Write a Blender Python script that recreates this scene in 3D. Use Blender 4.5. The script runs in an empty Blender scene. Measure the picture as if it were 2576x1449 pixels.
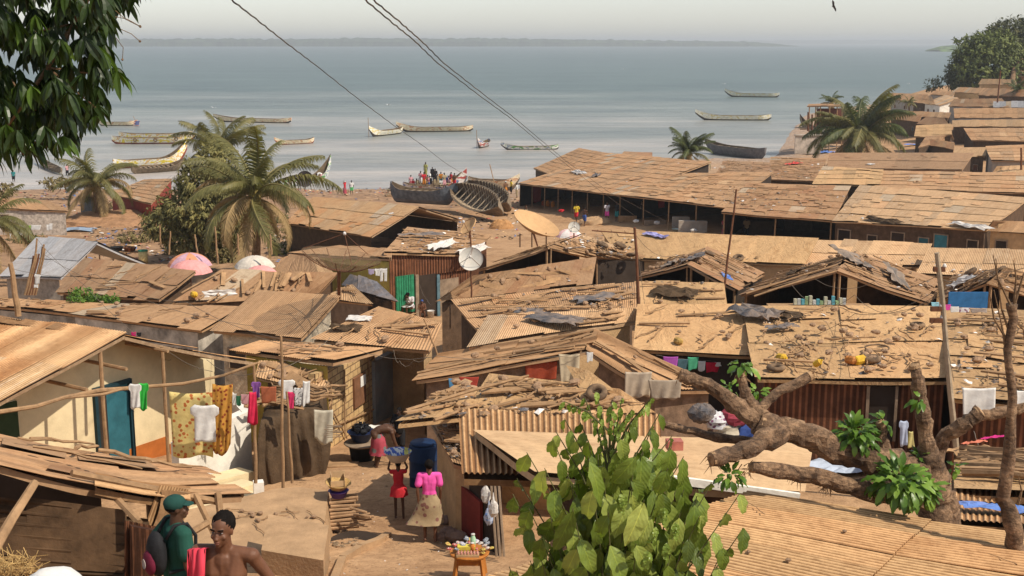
import bpy, bmesh, math, random
from mathutils import Vector, Matrix, noise
R = random.Random(7)
sc = bpy.context.scene
col = sc.collection
PI = math.pi
# ---------------------------------------------------------------- camera model
F = 3109.0; CX = 1288.0; CY = 724.5; CAMZ = 18.0
TH = math.atan((CY-106.0)/F)
CT, ST = math.cos(TH), math.sin(TH)
cam_d = bpy.data.cameras.new('camera'); cam = bpy.data.objects.new('camera', cam_d); col.objects.link(cam)
cam.location = (0, 0, CAMZ); cam.rotation_euler = (PI/2-TH, 0, 0)
cam_d.sensor_width = 36.0; cam_d.lens = 36.0*F/2576.0
cam_d.clip_start = 0.1; cam_d.clip_end = 90000
sc.camera = cam

def ray(px, py):
    cx = (px-CX)/F; cy = -(py-CY)/F
    return Vector((cx, CT+cy*ST, -ST+cy*CT))
def W(px, py, Y):
    d = ray(px, py); t = Y/d.y
    return Vector((d.x*t, Y, CAMZ+d.z*t))
def S(px, py, z=0.0):
    d = ray(px, py); t = (z-CAMZ)/d.z
    return Vector((d.x*t, d.y*t, z))
def sm(t):
    t = max(0.0, min(1.0, t)); return t*t*(3-2*t)
PROF = [(-60,20),(-20,17.2),(0,15.6),(7,13.3),(14,10.7),(20,9.0),(24,8.2),(33,7.3),(56,5.4),(90,3.1),(127,.95),(150,.2),(160,-.35),(200,-3.0),(260,-6),(4000,-8)]
def lerp_tab(tab, x):
    if x <= tab[0][0]: return tab[0][1]
    for i in range(len(tab)-1):
        x0,y0 = tab[i]; x1,y1 = tab[i+1]
        if x <= x1: return y0+(y1-y0)*(x-x0)/(x1-x0)
    return tab[-1][1]
SHORE = [(-400,146),(0,150),(3,152),(16,186),(42,192),(58,250),(76,310),(100,350),(140,385),(400,430)]
def T(x, y):
    if y > 56:
        ys = lerp_tab(SHORE, x)
        yy = 56+(y-56)*94.0/(ys-56)
    else: yy = y
    z = lerp_tab(PROF, yy)
    if x > 50 and y > 130: z += 7.5*sm((x-50)/60.0)*sm((y-130)/100.0)*sm((lerp_tab(SHORE, x)-y)/60.0)
    if y < 140: z += 0.10*math.sin(x*.55+y*.31)*sm((y-26)/20)
    return z
def G(px, py, h=0.0):
    d = ray(px, py); s = d/d.y
    Y = 6.0; was = False
    while Y < 900:
        z = CAMZ+s.z*Y
        f = z-(max(T(s.x*Y, Y), -0.1)+h)
        if f > 0: was = True
        elif was:
            lo, hi = Y-max(.4, Y*.006), Y
            for _ in range(18):
                m = (lo+hi)/2
                if CAMZ+s.z*m-(max(T(s.x*m, m), -.1)+h) > 0: lo = m
                else: hi = m
            return Vector((s.x*hi, hi, CAMZ+s.z*hi))
        Y += max(.4, Y*.006)
    Y = 300.0
    return Vector((s.x*Y, Y, CAMZ+s.z*Y))
# ---------------------------------------------------------------- object helpers
wloc = {}
def tag(o, label, cat, group=None, kind=None):
    if label: o['label'] = label
    if cat: o['category'] = cat
    if group: o['group'] = group
    if kind: o['kind'] = kind
    return o
def thing(name, label, cat, loc=(0,0,0), group=None):
    o = bpy.data.objects.new(name, None); col.objects.link(o)
    o.empty_display_size = .2
    o.location = loc; wloc[o.name] = Vector(loc)
    return tag(o, label, cat, group)
def place(o, loc, rz=0, s=1.0, rx=0, ry=0):
    o.location = loc; o.rotation_euler = (rx, ry, rz)
    o.scale = (s, s, s) if not hasattr(s, '__len__') else s
    return o
def dup(o, loc=None, rz=0, s=1.0, label=None, group=None, rx=0, ry=0):
    r = o.copy(); col.objects.link(r)
    for k in ('label','group'):
        pass
    if label: r['label'] = label
    if group: r['group'] = group
    for ch in o.children:
        c = ch.copy(); col.objects.link(c); c.parent = r
        for g in ch.children:
            d = g.copy(); col.objects.link(d); d.parent = c
    if loc is not None: place(r, loc, rz, s, rx, ry)
    return r
class MB:
    def __init__(s): s.v=[]; s.f=[]; s.uv=[]; s.t=[]; s.m=[]
    def add(s, vs, fs, uvs=None, tone=.5, mi=0):
        n = len(s.v); s.v += [tuple(p) for p in vs]
        for i, f in enumerate(fs):
            s.f.append(tuple(n+k for k in f)); s.t.append(tone); s.m.append(mi)
            s.uv.append(uvs[i] if uvs else None)
    def quad(s, a,b,c,d, uv=None, tone=.5, mi=0):
        s.add([a,b,c,d], [(0,1,2,3)], [uv] if uv else None, tone, mi)
    def box(s, c, sx, sy, sz, rz=0, tone=.5, mi=0, axes=None):
        c = Vector(c)
        if axes: X,Y,Z = axes
        else:
            X = Vector((math.cos(rz), math.sin(rz), 0)); Y = Vector((-math.sin(rz), math.cos(rz), 0)); Z = Vector((0,0,1))
        vs = []
        for k in (-1,1):
            for j in (-1,1):
                for i in (-1,1):
                    vs.append(c+X*(i*sx/2)+Y*(j*sy/2)+Z*(k*sz/2))
        s.add(vs, [(0,2,3,1),(4,5,7,6),(0,1,5,4),(2,6,7,3),(0,4,6,2),(1,3,7,5)], None, tone, mi)
    def beam(s, p, q, w, h, tone=.5, mi=0):
        p = Vector(p); q = Vector(q); X = (q-p); L = X.length; X.normalize()
        Z = Vector((0,0,1)); Y = Z.cross(X)
        if Y.length < 1e-3: Y = Vector((0,1,0))
        Y.normalize(); Z = X.cross(Y)
        s.box((p+q)/2, L, w, h, tone=tone, mi=mi, axes=(X,Y,Z))
    def tube(s, pts, rad, seg=6, tone=.5, mi=0, cap=True, jit=0):
        pts = [Vector(p) for p in pts]; n = len(pts)
        if not hasattr(rad, '__len__'): rad = [rad]*n
        vs = []; fs = []
        up = None
        for i in range(n):
            d = (pts[min(i+1,n-1)]-pts[max(i-1,0)])
            if d.length < 1e-6: d = Vector((0,0,1))
            d.normalize()
            if up is None:
                up = Vector((0,0,1)) if abs(d.z) < .9 else Vector((1,0,0))
            a = up.cross(d)
            if a.length < 1e-4: a = Vector((1,0,0)).cross(d)
            a.normalize(); b = d.cross(a); up = b
            for k in range(seg):
                an = 2*PI*k/seg
                rr = rad[i]*(1+(R.uniform(-jit,jit) if jit else 0))
                vs.append(pts[i]+a*(math.cos(an)*rr)+b*(math.sin(an)*rr))
        for i in range(n-1):
            for k in range(seg):
                fs.append((i*seg+k, i*seg+(k+1)%seg, (i+1)*seg+(k+1)%seg, (i+1)*seg+k))
        if cap:
            fs.append(tuple(range(seg-1,-1,-1))); fs.append(tuple((n-1)*seg+k for k in range(seg)))
        s.add(vs, fs, None, tone, mi)
    def lathe(s, prof, seg=20, c=(0,0,0), tone=.5, mi=0, axes=None):
        c = Vector(c)
        X,Y,Z = axes if axes else (Vector((1,0,0)),Vector((0,1,0)),Vector((0,0,1)))
        vs = []; fs = []
        for (r, z) in prof:
            for k in range(seg):
                a = 2*PI*k/seg
                vs.append(c+X*(r*math.cos(a))+Y*(r*math.sin(a))+Z*z)
        for i in range(len(prof)-1):
            for k in range(seg):
                fs.append((i*seg+k, i*seg+(k+1)%seg, (i+1)*seg+(k+1)%seg, (i+1)*seg+k))
        s.add(vs, fs, None, tone, mi)
    def blob(s, c, rx, ry, rz, seg=10, rings=6, jit=.15, tone=.5, mi=0, axes=None):
        prof = []
        c = Vector(c); vs = []; fs = []
        X,Y,Z = axes if axes else (Vector((1,0,0)),Vector((0,1,0)),Vector((0,0,1)))
        vs.append(c-Z*rz)
        for i in range(1, rings):
            a = -PI/2+PI*i/rings
            for k in range(seg):
                b = 2*PI*k/seg; j = 1+R.uniform(-jit, jit)
                vs.append(c+X*(rx*math.cos(a)*math.cos(b)*j)+Y*(ry*math.cos(a)*math.sin(b)*j)+Z*(rz*math.sin(a)*j))
        vs.append(c+Z*rz)
        for k in range(seg): fs.append((0, 1+(k+1)%seg, 1+k))
        for i in range(rings-2):
            for k in range(seg):
                a = 1+i*seg
                fs.append((a+k, a+(k+1)%seg, a+seg+(k+1)%seg, a+seg+k))
        a = 1+(rings-2)*seg; L = len(vs)-1
        for k in range(seg): fs.append((a+k, a+(k+1)%seg, L))
        s.add(vs, fs, None, tone, mi)
    def build(s, name, mats, parent=None, smooth=False, base=None):
        me = bpy.data.meshes.new(name)
        if parent is not None: off = wloc.get(parent.name, Vector((0,0,0)))
        elif base is not None: off = Vector(base)
        elif s.v:
            n = len(s.v); off = Vector((sum(p[0] for p in s.v)/n, sum(p[1] for p in s.v)/n, min(p[2] for p in s.v)))
        else: off = Vector((0,0,0))
        me.from_pydata([(p[0]-off.x, p[1]-off.y, p[2]-off.z) for p in s.v], [], s.f)
        if any(u is not None for u in s.uv):
            ul = me.uv_layers.new(name='UVMap'); data = []
            for f, u in zip(s.f, s.uv):
                if u is None: u = [(0,0)]*len(f)
                for q in u: data += [q[0], q[1]]
            ul.data.foreach_set('uv', data)
        at = me.attributes.new('tone', 'FLOAT', 'FACE'); at.data.foreach_set('value', s.t)
        if not isinstance(mats, (list, tuple)): mats = [mats]
        for m in mats: me.materials.append(m)
        me.polygons.foreach_set('material_index', s.m)
        if smooth: me.polygons.foreach_set('use_smooth', [True]*len(me.polygons))
        me.update()
        o = bpy.data.objects.new(name, me); col.objects.link(o)
        if parent is not None:
            o.parent = parent; wloc[o.name] = off
        else:
            o.location = off; wloc[o.name] = off
        return o
# ---------------------------------------------------------------- materials
def srgb(r, g, b):
    f = lambda c: (c/255.0/12.92) if c/255.0 <= .04045 else ((c/255.0+.055)/1.055)**2.4
    return (f(r), f(g), f(b))
MATS = {}
class NT:
    def __init__(s, m):
        m.use_nodes = True; s.t = m.node_tree; s.n = s.t.nodes; s.l = s.t.links
        s.bsdf = s.n['Principled BSDF']
    def new(s, ty, **kw):
        n = s.n.new(ty)
        for k, v in kw.items():
            if k in n.inputs.keys() if isinstance(k, str) and k[0].isupper() else False: n.inputs[k].default_value = v
            else: setattr(n, k, v)
        return n
    def link(s, a, b): s.l.new(a, b)
    def noise(s, scale, detail=4, rough=.6, vec=None, dist=0):
        n = s.n.new('ShaderNodeTexNoise'); n.inputs['Scale'].default_value = scale; n.inputs['Detail'].default_value = detail
        n.inputs['Roughness'].default_value = rough; n.inputs['Distortion'].default_value = dist
        if vec is not None: s.l.new(vec, n.inputs['Vector'])
        return n.outputs['Fac']
    def ramp(s, fac, stops):
        n = s.n.new('ShaderNodeValToRGB'); el = n.color_ramp.elements
        while len(el) < len(stops): el.new(.5)
        for e, (p, c) in zip(el, stops):
            e.position = p; e.color = (*c, 1) if len(c) == 3 else c
        s.l.new(fac, n.inputs['Fac']); return n.outputs['Color']
    def mix(s, a, b, fac=.5, mode='MIX'):
        n = s.n.new('ShaderNodeMix'); n.data_type = 'RGBA'; n.blend_type = mode
        for val, idx in ((fac, 0), (a, 6), (b, 7)):
            if hasattr(val, 'links') or isinstance(val, bpy.types.NodeSocket): s.l.new(val, n.inputs[idx])
            elif isinstance(val, (tuple, list)): n.inputs[idx].default_value = (*val, 1) if len(val) == 3 else val
            else: n.inputs[idx].default_value = val
        return n.outputs[2]
    def math(s, op, a, b=0.0, c=None):
        n = s.n.new('ShaderNodeMath'); n.operation = op
        for i, val in enumerate((a, b) if c is None else (a, b, c)):
            if isinstance(val, bpy.types.NodeSocket): s.l.new(val, n.inputs[i])
            else: n.inputs[i].default_value = val
        return n.outputs[0]
    def coord(s, which='Object'):
        return s.n.new('ShaderNodeTexCoord').outputs[which]
    def mapping(s, vec, scale):
        n = s.n.new('ShaderNodeMapping'); n.inputs['Scale'].default_value = scale; s.l.new(vec, n.inputs['Vector']); return n.outputs[0]
    def attr(s, name='tone'):
        n = s.n.new('ShaderNodeAttribute'); n.attribute_name = name; return n.outputs['Fac']
    def bump(s, h, dist=.02, strength=1.0, prev=None):
        n = s.n.new('ShaderNodeBump'); n.inputs['Distance'].default_value = dist; n.inputs['Strength'].default_value = strength
        s.l.new(h, n.inputs['Height'])
        if prev is not None: s.l.new(prev, n.inputs['Normal'])
        return n.outputs[0]
    def geo(s): return s.n.new('ShaderNodeNewGeometry').outputs['Position']
def newmat(name):
    m = bpy.data.materials.new(name); return m, NT(m)
def simple(name, c, rough=.75, var=.25, scale=6.0, bump=.004, metal=0.0, spec=.14, dust=0.0, tonevar=.5):
    """plain surface: colour with two-scale dirt variation, tone attribute and fine bump"""
    if name in MATS: return MATS[name]
    m, t = newmat(name)
    co = t.coord()
    n1 = t.noise(scale, 5, .65, co); n2 = t.noise(scale*7, 3, .6, co)
    dark = tuple(x*(1-var) for x in c); lite = tuple(min(1, x*(1+var*.7)) for x in c)
    a = t.ramp(n1, [(.3, dark), (.7, lite)])
    tn = t.math('MULTIPLY_ADD', t.attr(), tonevar*2, 1-tonevar)
    b = t.mix(a, tn, 1.0, 'MULTIPLY')
    if dust > 0:
        d = t.ramp(t.noise(scale*.6, 6, .7, co), [(.5-.25*dust, (0,0,0)), (.75, (1,1,1))])
        b = t.mix(b, DUST, t.math('MULTIPLY', d, dust))
    t.link(b, t.bsdf.inputs['Base Color'])
    t.bsdf.inputs['Roughness'].default_value = rough; t.bsdf.inputs['Metallic'].default_value = metal
    t.bsdf.inputs['Specular IOR Level'].default_value = spec
    if bump: t.link(t.bump(n2, bump), t.bsdf.inputs['Normal'])
    MATS[name] = m; return m
DUST = (.48, .30, .155)
def roofmat(name, dust, rust, bare, k_rust=.5, k_bare=.3, corr=0.0, period=.076, rough=.8, groove=0.0, wrinkle=0.0):
    """dusty iron sheet: per-sheet tone, streaks along the ribs, rust and bare zinc patches; UV in metres, ribs along v"""
    m, t = newmat(name)
    uv = t.coord('UV'); co = t.geo()
    streak = t.noise(1.0, 5, .6, t.mapping(uv, (6.0, .5, 1)))
    blot = t.noise(.55, 6, .65, co)
    fine = t.noise(9.0, 4, .7, co)
    tone = t.attr()
    base = t.mix(tuple(x*.74 for x in dust), tuple(x*1.2 for x in dust), streak)
    rf = t.ramp(t.math('ADD', t.math('MULTIPLY', blot, .55), t.math('MULTIPLY', tone, .45)), [(.62-.25*k_rust, (0,0,0)), (.8-.1*k_rust, (1,1,1))])
    base = t.mix(base, rust, t.math('MULTIPLY', rf, .75))
    bf = t.ramp(t.math('ADD', t.math('MULTIPLY', streak, .5), t.math('MULTIPLY', tone, -.5)), [(.12, (0,0,0)), (.34, (1,1,1))])
    base = t.mix(base, bare, t.math('MULTIPLY', bf, k_bare))
    base = t.mix(base, t.math('MULTIPLY_ADD', tone, .50, .72), 1.0, 'MULTIPLY')
    wear = t.noise(1.7, 6, .72, co)
    base = t.mix(base, t.ramp(wear, [(.28, (.62,.52,.44)), (.47, (1,1,1)), (.72, (1.12,1.12,1.1))]), .75, 'MULTIPLY')
    if groove:  # rib shading painted into the colour: grooves darker, crests lighter
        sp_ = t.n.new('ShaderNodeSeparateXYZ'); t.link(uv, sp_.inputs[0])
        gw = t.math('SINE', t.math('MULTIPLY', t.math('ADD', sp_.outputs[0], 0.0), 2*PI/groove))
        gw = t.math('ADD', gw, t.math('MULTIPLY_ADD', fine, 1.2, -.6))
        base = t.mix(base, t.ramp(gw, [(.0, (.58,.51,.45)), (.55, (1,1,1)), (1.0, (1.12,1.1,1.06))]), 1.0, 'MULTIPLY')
    base = t.mix(base, t.ramp(fine, [(.25, (.72,.68,.64)), (.55, (1,1,1))]), .8, 'MULTIPLY')
    t.link(base, t.bsdf.inputs['Base Color'])
    t.bsdf.inputs['Roughness'].default_value = rough; t.bsdf.inputs['Specular IOR Level'].default_value = .2
    nb = t.bump(fine, .006)
    if wrinkle:
        wr = t.noise(1.6, 4, .6, t.mapping(co, (1.0, .45, 1.0)), 1.2)
        rg = t.math('ABSOLUTE', t.math('SUBTRACT', wr, .5)); nb = t.bump(t.ramp(rg, [(0.0,(1,1,1)),(.06,(0,0,0))]), wrinkle, .7, nb)
    if corr:
        sep = t.n.new('ShaderNodeSeparateXYZ'); t.link(uv, sep.inputs[0])
        w = t.math('SINE', t.math('MULTIPLY', sep.outputs[0], 2*PI/period))
        nb = t.bump(w, corr, 1.0, nb)
    t.link(nb, t.bsdf.inputs['Normal'])
    MATS[name] = m; return m
RD = roofmat('roof_dust', (.50,.295,.15), (.31,.15,.065), (.64,.50,.34), .35, .4, .010)
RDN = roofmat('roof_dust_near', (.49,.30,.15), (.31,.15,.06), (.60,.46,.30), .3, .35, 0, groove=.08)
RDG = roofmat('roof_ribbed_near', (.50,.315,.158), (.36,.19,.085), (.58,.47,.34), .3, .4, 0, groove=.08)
RR = roofmat('roof_rusty', (.45,.26,.13), (.25,.11,.05), (.58,.44,.29), .6, .25, .010)
RL = roofmat('roof_pale', (.56,.355,.19), (.40,.22,.11), (.62,.50,.36), .25, .5, .008)
RB = roofmat('roof_brown', (.41,.245,.13), (.24,.115,.055), (.52,.40,.27), .5, .25, .010)
RZ = roofmat('roof_zinc', (.44,.43,.43), (.34,.27,.22), (.66,.67,.70), .2, .8, .012, rough=.45)
RG = roofmat('roof_dusty_zinc', (.46,.35,.235), (.36,.22,.13), (.58,.54,.48), .3, .6, .008)
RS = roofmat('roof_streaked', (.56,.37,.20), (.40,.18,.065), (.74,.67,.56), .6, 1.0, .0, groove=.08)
RT = roofmat('roof_tarp', (.51,.318,.155), (.40,.23,.11), (.57,.41,.24), .3, .2, 0, rough=.9, wrinkle=.016)
M_mud = simple('mud_wall', (.46,.30,.155), .9, .25, 2.5, .02)
M_cream = simple('cream_plaster', (.66,.54,.33), .85, .18, 1.3, .006)
M_white = simple('whitewash', (.74,.70,.62), .85, .22, 1.6, .008)
M_greyw = simple('grey_plaster', (.36,.33,.29), .9, .25, 1.8, .008, dust=.4)
M_bluew = simple('blue_grey_plaster', (.24,.27,.28), .9, .25, 1.6, .01, dust=.4)
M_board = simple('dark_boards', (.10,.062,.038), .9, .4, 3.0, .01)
M_boardl = simple('weathered_boards', (.26,.19,.13), .9, .35, 3.0, .01)
M_rustw = simple('rusty_wall', (.17,.075,.04), .8, .45, 2.2, .01)
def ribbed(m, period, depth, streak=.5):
    """rib light and shade painted as vertical stripes: ribs follow the horizontal run of the wall"""
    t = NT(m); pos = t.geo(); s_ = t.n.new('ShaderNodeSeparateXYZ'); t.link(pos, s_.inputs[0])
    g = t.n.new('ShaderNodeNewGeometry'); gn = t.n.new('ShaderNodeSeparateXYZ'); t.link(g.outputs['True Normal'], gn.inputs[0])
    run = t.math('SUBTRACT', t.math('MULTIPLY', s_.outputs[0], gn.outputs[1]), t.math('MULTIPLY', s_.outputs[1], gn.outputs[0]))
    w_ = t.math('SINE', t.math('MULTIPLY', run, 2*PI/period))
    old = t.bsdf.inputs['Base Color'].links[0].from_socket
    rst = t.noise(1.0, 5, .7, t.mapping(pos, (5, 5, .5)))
    c_ = t.mix(old, t.ramp(w_, [(.1, (.38,.34,.32)), (.75, (1.35,1.3,1.25))]), .8, 'MULTIPLY')  # stripes in the colour stand in for shading on the ribs
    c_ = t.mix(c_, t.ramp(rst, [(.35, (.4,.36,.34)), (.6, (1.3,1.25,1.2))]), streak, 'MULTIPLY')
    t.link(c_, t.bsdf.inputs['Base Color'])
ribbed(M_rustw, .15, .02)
M_redw = simple('red_wall', (.26,.045,.03), .8, .3, 2.2, .01)
M_blue = simple('blue_paint', (.03,.13,.30), .7, .3, 3, .004)
M_teal = simple('teal_paint', (.03,.12,.15), .6, .25, 3, .003)
M_green = simple('green_paint', (.035,.22,.13), .6, .35, 4, .004)
M_yellow = simple('yellow_wall', (.42,.33,.08), .85, .25, 2.5, .008)
M_black = simple('black_tarp', (.035,.033,.035), .6, .4, 4, .02, dust=.35)
M_tarpb = simple('brown_sacking', (.085,.055,.032), .9, .35, 3, .02)
M_tarpg = simple('grey_tarp', (.16,.145,.135), .7, .45, 5, .02, dust=.5)
M_stick = simple('dusty_stick', (.31,.19,.10), .9, .35, 5, .006)
M_plank = simple('dusty_plank', (.34,.205,.105), .9, .35, 4, .006)
M_bark = simple('bark', (.20,.125,.07), .95, .45, 7, .03)
M_stone = simple('stone', (.32,.205,.125), .95, .35, 9, .01)
M_tyre = simple('dusty_tyre', (.11,.075,.05), .9, .35, 5, .004, dust=.45)
M_conc = simple('concrete', (.40,.255,.14), .95, .25, 2.2, .012)
M_dark = simple('dark_interior', (.045,.032,.024), .95, .3, 2, 0)  # near-black colour stands in for shade inside rooms and openings
# ---------------------------------------------------------------- light, sky
w = bpy.data.worlds.new("World"); sc.world = w; w.use_nodes = True
nt = w.node_tree; bg = nt.nodes['Background']
sky = nt.nodes.new('ShaderNodeTexSky'); sky.sky_type = 'NISHITA'; sky.sun_disc = False
SUN = Vector((.80, -.45, 1.12)).normalized()
sky.sun_elevation = math.asin(SUN.z); sky.sun_rotation = math.atan2(SUN.x, SUN.y)
sky.air_density = 1.0; sky.dust_density = 0.7; sky.ozone_density = 1.0; sky.altitude = 0
hs = nt.nodes.new('ShaderNodeHueSaturation'); hs.inputs['Saturation'].default_value = .50
nt.links.new(sky.outputs[0], hs.inputs['Color']); nt.links.new(hs.outputs[0], bg.inputs['Color'])
bg.inputs['Strength'].default_value = .15
sd = bpy.data.lights.new('sun', 'SUN'); sd.energy = 5.0; sd.angle = math.radians(.6); sd.color = (1, .90, .76)
so = bpy.data.objects.new('sun', sd); col.objects.link(so); so.rotation_euler = SUN.to_track_quat('Z', 'Y').to_euler(); so.location = (30, -20, 60)
sc.view_settings.view_transform = 'Standard'; sc.view_settings.look = 'None'; sc.view_settings.gamma = 1; sc.view_settings.exposure = .04
sc.cycles.max_bounces = 6; sc.cycles.diffuse_bounces = 3; sc.cycles.volume_bounces = 0
# ---------------------------------------------------------------- sea
m, t = newmat('sea_water')
pos = t.geo(); sep = t.n.new('ShaderNodeSeparateXYZ'); t.link(pos, sep.inputs[0])
big = t.noise(.012, 4, .55, t.mapping(pos, (.5, 1.6, 1)))
mid = t.noise(.06, 5, .6, t.mapping(pos, (.45, 1.8, 1)))
depth = t.math('MULTIPLY_ADD', sep.outputs[1], 1/420.0, -.32)
depth = t.math('ADD', depth, t.math('MULTIPLY_ADD', big, .9, -.45)); 
c = t.ramp(depth, [(.05, (.35,.32,.295)), (.35, (.19,.205,.19)), (.9, (.068,.102,.094))])
c = t.mix(c, t.ramp(mid, [(.35, (.72,.76,.78)), (.62, (1.2,1.16,1.12))]), .9, 'MULTIPLY')
lg_ = t.noise(.022, 9, .68, t.mapping(pos, (.22, 1.0, 1)))
c = t.mix(c, t.ramp(lg_, [(.38, (.72,.76,.77)), (.5, (1,1,1)), (.62, (1.22,1.20,1.18))]), .9, 'MULTIPLY')
fn_ = t.noise(.22, 6, .75, t.mapping(pos, (.35, 2.2, 1)))
c = t.mix(c, t.ramp(fn_, [(.38, (.78,.80,.80)), (.55, (1.02,1.02,1.02)), (.68, (1.35,1.3,1.28))]), .75, 'MULTIPLY')
t.link(c, t.bsdf.inputs['Base Color']); t.bsdf.inputs['Roughness'].default_value = .32; t.bsdf.inputs['IOR'].default_value = 1.33
w1 = t.noise(.55, 6, .68, t.mapping(pos, (.55, 1.7, 1)), .3); w2 = t.noise(.09, 3, .6, t.mapping(pos, (.4, 1.8, 1)))
t.link(t.bump(w2, .8, 1, t.bump(w1, .42, 1.0)), t.bsdf.inputs['Normal'])
sea = MB(); XS = [-30000,-6000,-1500,-400,0,400,1500,6000,30000]; YS = [90,300,800,2000,6000,14000,45000]
for i in range(len(XS)-1):
    for j in range(len(YS)-1):
        sea.quad((XS[i],YS[j],0),(XS[i+1],YS[j],0),(XS[i+1],YS[j+1],0),(XS[i],YS[j+1],0))
tag(sea.build('sea', m), None, None, kind='structure')
# sky dome not needed: the world carries the sky
# ---------------------------------------------------------------- ground
m, t = newmat('red_earth')
pos = t.geo(); sep = t.n.new('ShaderNodeSeparateXYZ'); t.link(pos, sep.inputs[0])
n1 = t.noise(.35, 6, .65, pos); n2 = t.noise(3.0, 6, .7, pos); n3 = t.noise(14.0, 4, .7, pos)
c = t.ramp(n1, [(.3, (.33,.195,.105)), (.7, (.50,.32,.18))])
c = t.mix(c, t.ramp(n2, [(.3, (.66,.62,.58)), (.6, (1.1,1.08,1.04))]), .85, 'MULTIPLY')
c = t.mix(c, t.ramp(n3, [(.36, (.45,.42,.4)), (.46, (1,1,1))]), .55, 'MULTIPLY')
# strand: greyer pebbles and rubbish near the water
k = t.ramp(t.math('ADD', sep.outputs[2], t.math('MULTIPLY_ADD', n1, 1.6, -.8)), [(0.0, (1,1,1)), (1.0, (0,0,0))])
peb = t.ramp(t.noise(2.2, 5, .8, pos), [(.32, (.07,.055,.05)), (.47, (.24,.18,.14)), (.56, (.36,.28,.22)), (.66, (.62,.56,.50))])
c = t.mix(c, peb, t.math('MULTIPLY', k, .85))
# darker trodden and rubbish strewn earth on the slope behind the left hand huts
xw = t.math('MULTIPLY_ADD', sep.outputs[0], -.12, .2); yw = t.math('MULTIPLY_ADD', sep.outputs[1], .05, -2.6)
sw_ = t.math('MULTIPLY', t.ramp(xw, [(0,(0,0,0)),(1,(1,1,1))]), t.ramp(yw, [(0,(0,0,0)),(1,(1,1,1))]))
slope = t.ramp(t.noise(.8, 6, .75, pos), [(.32,(.07,.045,.03)),(.46,(.22,.13,.075)),(.62,(.38,.235,.135)),(.75,(.50,.36,.24))])
c = t.mix(c, slope, t.math('MULTIPLY', sw_, .75))
t.link(c, t.bsdf.inputs['Base Color']); t.bsdf.inputs['Roughness'].default_value = .95; t.bsdf.inputs['Specular IOR Level'].default_value = .1
t.link(t.bump(n2, .06, .8, t.bump(n3, .015)), t.bsdf.inputs['Normal'])
gr = MB(); ys = []; y = -6.0
while y < 760: ys.append(y); y += .7 if y < 60 else .7+(y-60)*.03
xs = []; x = -70.0
x = 0
while x < 330: xs.append(x); x += .8 if x < 24 else .8+(x-24)*.03
xs = [-q for q in xs[:0:-1] if q < 190]+xs
for yy in ys:
    for xx in xs:
        nz = noise.noise(Vector((xx*.8, yy*.8, 0)))*.07+noise.noise(Vector((xx*.2, yy*.2, 5)))*.12
        gr.v.append((xx, yy, T(xx, yy)+(nz if yy < 200 else nz*.5)))
nx = len(xs)
for j in range(len(ys)-1):
    for i in range(nx-1):
        gr.f.append((j*nx+i, j*nx+i+1, (j+1)*nx+i+1, (j+1)*nx+i)); gr.uv.append(None); gr.t.append(.5); gr.m.append(0)
tag(gr.build('ground', m, smooth=True, base=(0,0,0)), None, None, kind='structure')
# ---------------------------------------------------------------- far shores
def shore(name, x0, x1, py, prof, depth, mt, n=240, seed=3):
    a = S(x0, py); b = S(x1, py); mb = MB(); rows = []
    for i in range(n+1):
        u = i/n; p = a.lerp(b, u)
        h = lerp_tab(prof, x0+(x1-x0)*u)
        px = p.x
        h *= 1+.22*noise.noise(Vector((u*n*.35, seed, 0)))+.10*noise.noise(Vector((u*n*1.1, seed, 4)))
        k = depth
        rows.append([(px, p.y, -1), (px, p.y+k*.02, h*.55), (px, p.y+k*.12, h*.8*(1+.1*noise.noise(Vector((u*n*.7, seed, 9))))), (px, p.y+k*.4, h), (px, p.y+k, h*.5), (px, p.y+k*1.05, -1)])
    for i in range(n):
        for k in range(5):
            mb.quad(rows[i][k], rows[i+1][k], rows[i+1][k+1], rows[i][k+1], tone=R.random())
    o = mb.build(name, mt); return tag(o, None, None, kind='structure')
m_far = simple('far_forest', (.055,.075,.04), .95, .5, .02, 0, spec=.05)
shore('far_island', -500, 2010, 117, [(-500,30),(250,31),(560,33),(740,31),(900,36),(1100,32),(1180,36),(1420,30),(1700,25),(1900,20),(1960,12),(2010,3)], 300, m_far, 420)
shore('distant_coast', 1500, 3400, 111.5, [(1500,10),(1900,32),(2300,38),(2600,45),(3400,60)], 800, m_far, 160, 8)
m_spit = simple('mangrove_spit', (.10,.16,.035), .95, .4, .05, 0, spec=.05)
shore('mangrove_headland', 2366, 3300, 130, [(2366,3),(2378,9),(2400,12),(2430,13),(2700,13),(3300,14)], 90, m_spit, 120, 5)
# ---------------------------------------------------------------- haze
hz = MB(); hz.box((0, 17000, 24.5), 66000, 57000, 52)
m = bpy.data.materials.new('haze'); m.use_nodes = True; tn = m.node_tree; tn.nodes.remove(tn.nodes['Principled BSDF'])
pv = tn.nodes.new('ShaderNodeVolumePrincipled'); pv.inputs['Color'].default_value = (.86,.90,.93,1); pv.inputs['Density'].default_value = 2.3e-4; pv.inputs['Anisotropy'].default_value = .25
tn.links.new(pv.outputs[0], tn.nodes['Material Output'].inputs['Volume'])
o = hz.build('haze', m); tag(o, None, None, kind='stuff')
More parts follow.
